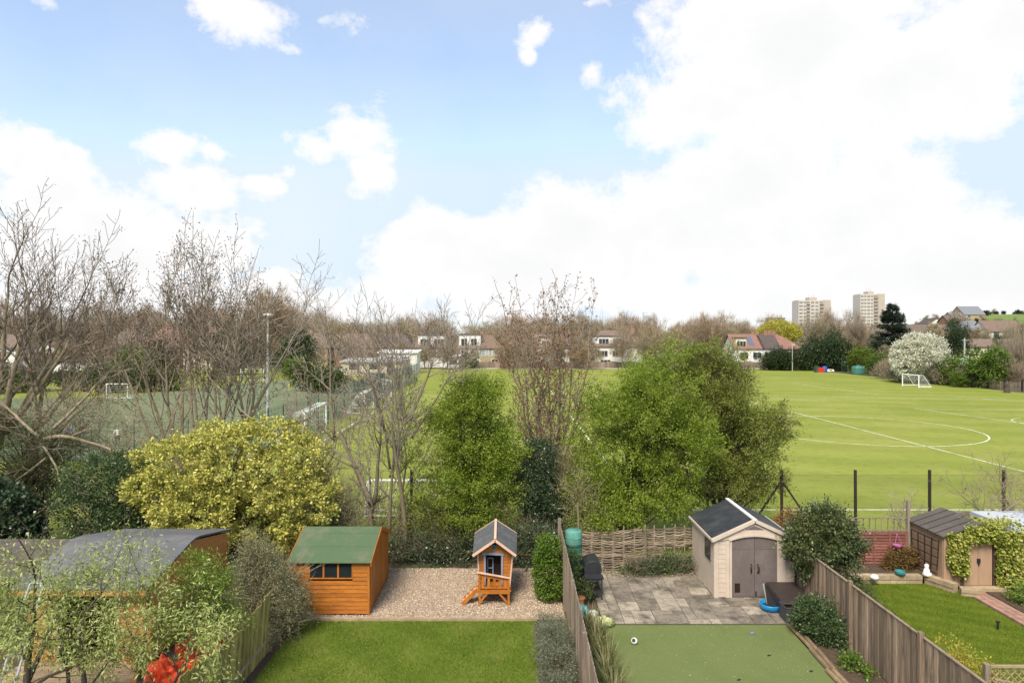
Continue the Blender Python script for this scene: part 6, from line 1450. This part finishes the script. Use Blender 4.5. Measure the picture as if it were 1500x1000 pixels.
hut('garden_shed', 'brick red garden shed beside the yellow brick house', -2.9, -.3, 162, 3, 3.2, 'red_fence', 'red_fence', [(-1.6, 1.2, .9, .9)], 'shed')
mb = MB()
for i in range(150): x = -14 + i * .52; mb.box(x, x + .505, 164.0 + .03 * (i % 2), 164.06 + .03 * (i % 2), 0, 1.5 + .1 * math.sin(i * .8))
tag(mb.build('back_fence', MM['old_wood']), 'weathered garden fence below the far row of houses', 'fence')
# towers
def tower(name, lab, x, y, w, d, h, floors, cols, side):
    root = empty(name, (x, y, 0), lab, 'tower block'); fh = h / floors
    mb = MB(); mb.box(x - w / 2, x + w / 2, y - d / 2, y + d / 2, 0, h); mb.build('wall', MM['tower_white'], root)
    mb = MB(); mb.box(x + w / 2 - side, x + w / 2 - .9 + 1.0, y - d / 2 - .5, y + d / 2 - 1, 0, h + .8); mb.build('end_wall', MM['concrete_cream'], root)
    mb = MB(); mb.box(x - w * .12, x + w * .12, y - 4, y + 4, h, h + 3.2); mb.box(x - w / 2 + .5, x + w / 2 - side - .5, y - d / 2 + .6, y + d / 2 - .6, h, h + .7)
    for q in (-.08, .02, .09): mb.tube([Vector((x + w * q, y, h + 3.2)), Vector((x + w * q, y, h + 5.5 + 8 * abs(q)))], .14, 5)
    mb.build('roof_plant', MM['concrete_cream'], root)
    for f in range(floors):
        for (c0, c1, m, rec) in cols:
            g = MB(); xa, xb = x - w / 2 + c0 * w, x - w / 2 + c1 * w
            if m == 'balcony': g.box(xa, xb, y - d / 2 - .9, y - d / 2 - .02, f * fh + .1, f * fh + 1.25); nm, mt = 'balcony', 'tower_brown'
            else: g.box(xa, xb, y - d / 2 - .14, y - d / 2 - .005, f * fh + 1.05, f * fh + 2.55); nm, mt = 'window', 'tower_glass'
            b_ = g.build(nm, MM[mt], root)
            if m == 'balcony': g = MB(); g.box(xa, xb, y - d / 2 - .1, y - d / 2 - .004, f * fh + 1.25, f * fh + 2.75); g.build('opening', MM['tower_glass'], b_)
    return root
cs = [(.02, .13, 'w', 0), (.16, .24, 'w', 0), (.25, .35, 'balcony', 0), (.39, .49, 'w', 0), (.53, .62, 'w', 0), (.66, .78, 'balcony', 0)]
tower('tower_block', 'wider white tower block left of the second tower', 265, 605, 28, 14, 37.5, 12, cs, 5.5)
tower('tower_block', 'narrower taller tower block with roof aerials behind bare trees', 330, 632, 22, 14, 44.5, 14, cs[:2] + [(.28, .4, 'w', 0), (.44, .52, 'w', 0), (.55, .72, 'balcony', 0)], 5.5)
hut('apartment_block', 'low brown block of flats left of the tower blocks', 170, 180, 450, 9, 18.8, 'concrete_cream', 'roof_dark', [(171.8 + 2.2 * i, 15.2, 1.2, 2.4) for i in range(4)] + [(171.8 + 2.2 * i, 11, 1.2, 2.4) for i in range(4)], 'flats')
sk = empty('skyscraper', (985, 5000, 0), 'pale distant glass skyscraper on the horizon', 'skyscraper'); mb = MB(); mb.box(962, 1010, 4990, 5030, 0, 150); mb.build('tower', MM['hazed_glass'], sk); mb = MB(); mb.box(962, 996, 4992, 5025, 150, 172); mb.build('crown', MM['hazed_glass'], sk)
for i in range(7): mb = MB(); mb.box(963 + i * 6.6, 965 + i * 6.6, 4986, 4989.5, 0, 149); mb.build('fin', MM['pole_grey'], sk)
ss = empty('spire_tower', (655, 5000, 0), 'faint slim pointed tower on the horizon', 'skyscraper'); mb = MB(); mb.lathe([(20, 0), (12, 110), (5, 180), (1.2, 215), (0, 225)], (655, 5000, 0), 6); mb.build('tower', MM['hazed_glass'], ss)
# hill houses
def hz(x, y): return hill_z(x, y) + .1
def atw(px, Y): return (px - 750) * Y / 1000
def hh(name, lab, px, Y, w, d, e, r, wm, rm, wins=True, **k):
    x = atw(px, Y); b = hz(x, Y)
    ws = [(x + w * q, e * .55, 1.8, 1.4) for q in (-.28, .28)] if wins else []
    return house(name, lab, x - w / 2, x + w / 2, Y, d, e, r, wm, rm, ws, base=b, **k)
hh('gabled_house', 'white gabled house standing alone on the hill', 1372, 330, 8.2, 9, 4.2, 6.8, 'white_render', 'roof_dark', ridgex=False)
hh('hall', 'large slate roofed hall highest on the hill', 1428, 430, 13, 14, 4, 9.4, 'yellow_brick', 'slate', chim=())
hh('hall', 'lower slate roofed wing left of the large hall', 1408, 428, 9, 12, 3, 6.5, 'yellow_brick', 'slate')
hh('terraced_house', 'long cream terrace with a brown roof behind the blossom tree', 1325, 262, 20, 8, 4.2, 8.2, 'cream_render', 'roof_brown', chim=())
hh('terraced_house', 'grey roofed house right of the tall brown conifers', 1432, 232, 7.5, 9, 4.0, 7.2, 'brick', 'slate', hip=(2, 2))
hh('terraced_house', 'brown roofed house with white dormers at the right edge', 1474, 228, 12, 9, 3.8, 7.4, 'white_render', 'roof_brown', chim=())
hh('bungalow', 'wide white bungalow half hidden by the cedar', 1284, 240, 11, 8, 3.0, 5.6, 'white_render', 'slate')
hh('bungalow', 'low brown roofed building above the right edge hedge', 1455, 190, 16, 8, 3.0, 5.0, 'cream_render', 'roof_brown')
hh('bungalow', 'brown walled shed at the right edge of the field', 1496, 108, 6, 6, 2.6, 3.6, 'shed_brown', 'roof_brown')
proto = hh('terraced_house', 'brown roofed house among the trees on the hillside', 1405, 300, 9, 8, 4.2, 7.2, 'brick', 'roof_brown', group='houses on the hillside')
random.seed(70)
for (px, Y) in ((1345, 300), (1390, 285), (1492, 262), (1310, 330), (1335, 290)):
    c = copy_tree(proto); x = atw(px, Y); c.location = (x, Y, hz(x, Y)); c.rotation_euler = (0, 0, U(-.35, .35)); c.scale = (1.0, .8, .62)

# ---- far trees
random.seed(80)
def far_proto(name, lab, lobes, n, stick, size, wid, base, bark='bark_grey', leaf=None, aspect=.6, group=None, cat='tree', trunk=.25, per=30, clump=.9, shell=.3, up=.8, rough=.3):
    root = empty(name, base, lab, cat, group)
    L = [(a + base[0], b + base[1], c + base[2], d, e, f) for a, b, c, d, e, f in lobes]
    q, dd, C = crown_points(L, n, clump, per, shell, rough, 1, zmin=base[2] + .1)
    if stick: npmesh('crown', tri_sticks(q, dd * .8 + np.array([0, 0, up]) + RNG.normal(0, .4, q.shape), size, wid), 3, MM[stick], root)
    else: npmesh('crown', leaf_verts(q, dd, size, aspect, .8), 4, leaf, root)
    mb = MB(); b = Vector(base); top = max(c[2] + c[5] * .5 for c in L)
    mb.tube([b - Vector((0, 0, .3)), b + Vector((.1, 0, (top - base[2]) * .5)), Vector((b.x, b.y, top))], [trunk, trunk * .7, trunk * .2], 6)
    for i in range(26):
        c = Vector(C[random.randrange(len(C))]); s = b + Vector((0, 0, (top - base[2]) * U(.25, .7))); mb.tube([s, s.lerp(c, .5) + Vector((0, 0, .3)), c], [trunk * .3, trunk * .2, trunk * .06], 4)
    mb.build('trunk', MM[bark], root); return root
def place(o, x, y, z, s=(1, 1, 1), lab=None):
    c = copy_tree(o); c.location = (x, y, z); c.rotation_euler = (0, 0, U(0, 6.28)); c.scale = s
    if lab: c['label'] = lab
    return c
B = (-40, 190, 0)
fA = far_proto('bare_tree', 'bare brown tree in the wooded belt behind the far houses', [(0, 0, 8, 4.4, 4.2, 4.2), (1.5, 0, 6, 4, 4, 3.2), (-2, 0, 5.6, 3.6, 4, 3)], 5200, 'far_twig', 1.5, .075, (-62, 182, 0), group='bare trees in the far belt')
fB = far_proto('bare_tree', 'bare brown tree in the wooded belt behind the far houses', [(0, 0, 7, 5, 4.5, 3.8), (2.5, 0, 5.4, 3.4, 4, 3), (-2.6, 0, 6.2, 3, 4, 3.2)], 5200, 'far_twig_grey', 1.5, .075, (-30, 186, 0), group='bare trees in the far belt')
for i in range(190):
    Y = random.choice((U(178, 205), U(205, 260), U(260, 360))); px = U(-150, 1215); x = atw(px, Y); h_ = U(.82, 1.12) * (1.18 if px < 480 else 1.0 if px < 1100 else 1.12)
    if 1060 < px < 1190 and Y < 215: continue
    place(random.choice((fA, fB)), x, Y, 0, (U(.9, 1.2), U(.9, 1.2), h_ * (1 + (Y - 180) / 800)))
for px, Y, s in ((420, 160, .6), (462, 150, .55), (505, 156, .62), (535, 150, .5), (585, 158, .6), (622, 160, .5), (655, 157, .55), (742, 158, .6), (775, 160, .55), (812, 159, .6), (846, 160, .62), (862, 157, .5), (912, 160, .8), (945, 158, .8), (1010, 158, .6), (150, 140, .6), (200, 138, .62), (245, 142, .55), (60, 136, .5), (110, 137, .6)):
    c = place(random.choice((fA, fB)), atw(px, Y), Y, 0, (.55, .55, s)); c['label'] = 'smaller bare tree in the gardens in front of the far houses'; c['group'] = 'bare trees before the far houses'
bigs = far_proto('bare_tree', 'tall round headed brown bare tree rising above the left belt', [(0, 0, 12.5, 4.8, 4.5, 5.0), (0, 0, 8, 4.2, 4.2, 4)], 7000, 'far_twig', 1.6, .075, (-53, 148, 0), trunk=.4)
ev = far_proto('evergreen_tree', 'dark evergreen tree below the round headed brown tree', [(0, 0, 5, 3.2, 3, 4.2), (2.5, 0, 3.6, 2.4, 2.4, 3)], 6000, None, .42, 0, (-57, 135, 0), 'bark_dark', MM['far_dark'])
for (x, y, s, lab) in ((-43, 138, 1.0, 'dark evergreen tree right of the tall lamp post'), (-66, 128, .8, 'dark evergreen behind the goal between the ash stems')): place(ev, x, y, 0, (s, s, s), lab)
gt_ = far_proto('leafy_tree', 'bright green tree left of the dark evergreens behind the ash', [(0, 0, 3.2, 2.6, 2.6, 2.8)], 3500, None, .4, 0, (-66, 118, 0), 'bark_grey', MM['far_green'])
for (px, y, s, lab) in ((430, 122, .7, 'small green tree behind the far pitch goals'), (1262, 141, .95, 'bright green bushy tree right of the dark hedge'), (1286, 133, .75, 'lighter green bush between the bright green tree and the blossom tree'), (1397, 108, .8, 'yellow green small tree right of the white blossom tree'), (1450, 103, 1.05, 'rounded bright green tree near the right edge of the field'), (1404, 104, .42, 'smaller yellow green tree before the pale green marquee'), (690, 161, .7, 'small yellow green tree below the white boxy dormer')):
    place(gt_, atw(px, y), y, 0, (s * 1.05, s * 1.05, s * .95), lab)
hd = far_proto('hedge_bush', 'dull green hedge bush behind the left part of the pitch', [(0, 0, 1.6, 3.2, 1.8, 1.8)], 2600, None, .34, 0, (-50, 97, 0), 'bark_dark', MM['hedge'], trunk=.1, group='hedge bushes behind the pitch', cat='hedge')
for i in range(14): place(hd, -92 + i * 3.6 + (0 if i < 12 else 20), 92 + U(0, 6), 0, (1, 1, U(.85, 1.3)))
hr = far_proto('dark_bush', 'dark evergreen bush in the hedge below the red roofed terrace', [(0, 0, 2.2, 2.6, 2.2, 2.4)], 3200, None, .36, 0, (60, 155, 0), 'bark_dark', MM['far_dark'], trunk=.1, group='dark bushes at the far right corner', cat='bush')
for px, Y, s in ((1128, 154, .75), (1148, 153, .95), (1166, 153, 1.05), (1184, 152, 1.15), (1204, 151, 1.45), (1222, 150, 1.5), (1240, 149, 1.25), (1190, 162, 1.5), (1216, 160, 1.8)): place(hr, atw(px, Y), Y, 0, (1.1, 1, s))
bb = far_proto('bare_bush', 'brown bare bush along the right hand field boundary', [(0, 0, 1.4, 2.2, 1.8, 1.6)], 2400, 'far_twig', .9, .05, (72, 128, 0), 'bark_grey', trunk=.08, group='bare bushes along the right boundary', cat='bush')
for px, Y, s in ((1300, 124, 1.0), (1318, 117, 1.1), (1385, 109, 1.1), (1378, 113, 1.2), (1418, 106, .9), (1490, 101, 1.2), (1500, 104, 2.4), (1482, 112, 2.3), (1340, 130, 1.8)): place(bb, atw(px, Y), Y, 0, (1, 1, s))
bt = far_proto('blossom_tree', 'white blossom tree beside the right hand goal', [(0, 0, 4.6, 4.0, 3.6, 3.3), (-2.0, 0, 3.2, 2.4, 2.4, 2.2), (2.0, -.3, 3.2, 2.3, 2.4, 2.2), (0, 0, 6.2, 2.4, 2.2, 1.8)], 30000, None, .28, 0, (atw(1348, 112), 112, 0), 'bark_grey', MM['blossom'], trunk=.22, clump=.5, per=40, shell=.6, rough=.18)
wl = far_proto('willow_tree', 'yellow green willow behind the red roofed terrace', [(0, 0, 8.8, 5.4, 4.5, 3.0), (-3.0, 0, 7.6, 3, 3, 2.6), (3.2, 0, 7.6, 2.8, 3, 2.5)], 12000, None, .55, 0, (atw(1142, 192), 192, 0), 'bark_grey', MM['willow'], aspect=.3, shell=.5)
# cedar: layered flat boughs
cd = empty('cedar_tree', (atw(1307, 200), 200, 0), 'dark layered cedar standing before the hill', 'tree'); bx_, by_ = atw(1307, 200), 200; Q = []; Dq = []
mb = MB(); mb.tube([Vector((bx_, by_, 0)), Vector((bx_ + .3, by_, 9)), Vector((bx_, by_, 17))], [.5, .3, .06], 7)
for i in range(110):
    z = U(2.5, 16.6); rr = max(.6, 6.2 * (1 - ((z - 3) / 14.5)) ** .75) * U(.75, 1.15); a = U(0, 6.28); n_ = int(140 * rr / 3 + 50)
    t = RNG.uniform(.25, 1, n_); w_ = RNG.normal(0, .16 * rr + .15, n_)
    Q.append(np.stack([bx_ + math.cos(a) * t * rr - math.sin(a) * w_, by_ + math.sin(a) * t * rr + math.cos(a) * w_, z + t * .14 * rr + RNG.normal(0, .28, n_)], 1)); Dq.append(np.tile([math.cos(a), math.sin(a), .2], (n_, 1)))
    mb.tube([Vector((bx_, by_, z - .3)), Vector((bx_ + math.cos(a) * rr, by_ + math.sin(a) * rr, z + .14 * rr))], [.12, .03], 4)
npmesh('crown', leaf_verts(np.concatenate(Q), np.concatenate(Dq), .75, .35, .5, .6), 4, MM['cedar'], cd); mb.build('trunk', MM['bark_dark'], cd)
cn = far_proto('brown_conifer', 'tall brownish conifer right of the blossom tree', [(0, 0, 4, 2.2, 2.2, 3.4), (0, 0, 7.2, 1.7, 1.7, 3.2)], 4200, None, .5, 0, (atw(1396, 150), 150, 0), 'bark_dark', MM['far_dark'], aspect=.25)
place(cn, atw(1404, 156), 156, 0, (1.2, 1.2, 1.1), 'second dark conifer just behind the utility pole'); place(cn, atw(1462, 140), 140, 0, (.5, .5, .75), 'narrow dark conifer above the rounded green tree')
pp = far_proto('bare_poplar', 'tall upright bare tree in front of the right tower block', [(0, 0, 8, 2.6, 2.4, 7.5), (1.5, 0, 6, 2.4, 2.4, 5)], 5200, 'far_twig', 2.0, .07, (atw(1255, 225), 225, 0), up=1.8, group=None)
for px, Y, s, lab in ((1243, 232, 1.0, 'upright bare tree just left of the right tower block'), (1212, 222, .78, 'lower upright bare tree below the wider tower block'), (1275, 235, .75, 'lower upright bare tree left of the cedar')): place(pp, atw(px, Y), Y, 0, (1.2, 1.2, s), lab)
ht = far_proto('hill_tree', 'bare or dark tree scattered among the hillside houses', [(0, 0, 4.5, 2.8, 2.8, 3.2)], 2200, 'far_twig_grey', 1.2, .08, (atw(1400, 320), 320, hz(atw(1400, 320), 320)), group='bare trees on the hillside', trunk=.16)
ht['label'] = 'bare tree scattered among the hillside houses'
hg = far_proto('hill_bush', 'dark green tree scattered on the hillside', [(0, 0, 2.8, 2.2, 2.2, 2.6)], 1300, None, .6, 0, (atw(1395, 350), 350, hz(atw(1395, 350), 350)), 'bark_dark', MM['far_dark'], group='dark green trees on the hillside', trunk=.16)
for i in range(52):
    px = U(1290, 1580); Y = U(175, 330); x = atw(px, Y)
    if px > 1385 and Y < 215: Y += 40; x = atw(px, Y)
    o = random.choice((ht, ht, hg)); s = U(.5, .85); place(o, x, Y, hz(x, Y) - .2, (s, s, s))
for i in range(26):
    px = U(1325, 1530); Y = U(176, 250); x = atw(px, Y); s = U(.55, .85); place(random.choice((ht, ht, hg)), x, Y, hz(x, Y) - .2, (s, s, s))
for i in range(22):
    px = U(1330, 1620); Y = U(600, 760); x = atw(px, Y); s = U(.6, 1.1); place(random.choice((ht, hg)), x, Y, hz(x, Y) - .3, (s * 1.4, s * 1.4, s))
# --- small things at the right boundary
mq = empty('marquee', (atw(1403, 112), 113, 0), 'pale green domed marquee behind the small yellow green tree', 'marquee'); x = atw(1403, 112); mb = MB()
mb.prism([(x + 2.3 * math.cos(R(a)), 111, 2.3 + 1.9 * math.sin(R(a))) for a in range(0, 181, 15)], (0, 5, 0)); mb.build('roof', MM['pale_green'], mq); mb = MB(); mb.box(x - 2.3, x + 2.3, 111.02, 115.98, 0, 2.29); mb.build('wall', MM['pale_green'], mq)
pf = empty('paling_fence', (72, 100, 0), 'grey paling fence along the right hand edge of the field', 'fence'); mb = MB()
P0, P1 = Vector((69.4, 110, 0)), Vector((73.5, 88, 0))
for i in range(96): p = P0.lerp(P1, i / 96); mb.box(p.x - .03, p.x + .03, p.y - .06, p.y + .06, 0, 1.25 + U(-.06, .06))
mb.bar(P0 + Vector((.06, 0, .95)), P1 + Vector((.06, 0, .95)), .05, .09); mb.bar(P0 + Vector((.06, 0, .35)), P1 + Vector((.06, 0, .35)), .05, .09); mb.build('paling', MM['old_wood'], pf)
for i in range(9): p = P0.lerp(P1, i / 8); q = MB(); q.box(p.x - .1, p.x + .1, p.y - .1, p.y + .1, 0, 1.7); q.build('post', MM['post_dark'], pf)
mb = MB(); mb.tube([Vector((atw(1475, 94), 94, 0)), Vector((atw(1475, 94) + .05, 94, .7)), Vector((atw(1474, 94), 94, 1.3))], [.42, .34, .3], 10); tag(mb.build('tree_stump', MM['bark_dark']), 'dark tree stump before the paling fence', 'stump')
for (px, w_, h_, m, nm, lab, cat) in ((1196, .8, 1.3, 'fence_green', 'wheelie_bin', 'dark green bin at the far right corner of the field', 'bin'), (1202, 1.6, .9, 'red_paint', 'play_block', 'bright red padded block beside the green bin', 'block'), (1208, 1.1, 1.25, 'blue_paint', 'water_barrel', 'dark blue barrel beside the red block', 'barrel'), (1216, 1.5, .6, 'white_render', 'tarp_roll', 'white roll lying right of the blue barrel', 'roll')):
    x = atw(px, 145); r_ = empty(nm, (x, 145, 0), lab, cat)
    if nm in ('water_barrel',): mb = MB(); mb.lathe([(w_ * .42, 0), (w_ * .5, h_ * .3), (w_ * .5, h_ * .7), (w_ * .42, h_)], (x, 145, 0), 14)
    elif nm == 'tarp_roll': mb = MB(); mb.tube([Vector((x - w_ / 2, 145, .3)), Vector((x + w_ / 2, 145.1, .3))], .3, 12)
    else: mb = MB(); mb.hexa([(x - w_ * .42, 144.6, 0), (x + w_ * .42, 144.6, 0), (x + w_ * .42, 145.4, 0), (x - w_ * .42, 145.4, 0), (x - w_ / 2, 144.5, h_), (x + w_ / 2, 144.5, h_), (x + w_ / 2, 145.5, h_), (x - w_ / 2, 145.5, h_)])
    mb.build('body', MM[m], r_); mb = MB(); mb.lathe([(w_ * .3, h_), (w_ * .3, h_ + .08), (0, h_ + .1)], (x, 145, 0), 10); mb.build('lid' if nm != 'tarp_roll' else 'strap', MM[m], r_)
tbn = empty('green_tank', (atw(1257, 141), 138, 0), 'teal green tank below the bright green bushy tree', 'tank'); x = atw(1257, 138); mb = MB(); mb.lathe([(1.2, 0), (1.25, .2), (1.25, 1.3), (1.1, 1.6), (.3, 1.75)], (x, 138, 0), 16); mb.build('body', MM['teal_bin'], tbn); mb = MB(); mb.lathe([(.3, 1.75), (.3, 1.95), (0, 1.95)], (x, 138, 0), 10); mb.build('lid', MM['teal_bin'], tbn)
ms = mesh_fence('mesh_fence', 'short green mesh fence section left of the teal tank', [(atw(1233, 145), 145), (atw(1245, 144), 144)], 3.0, 1.2, .2)
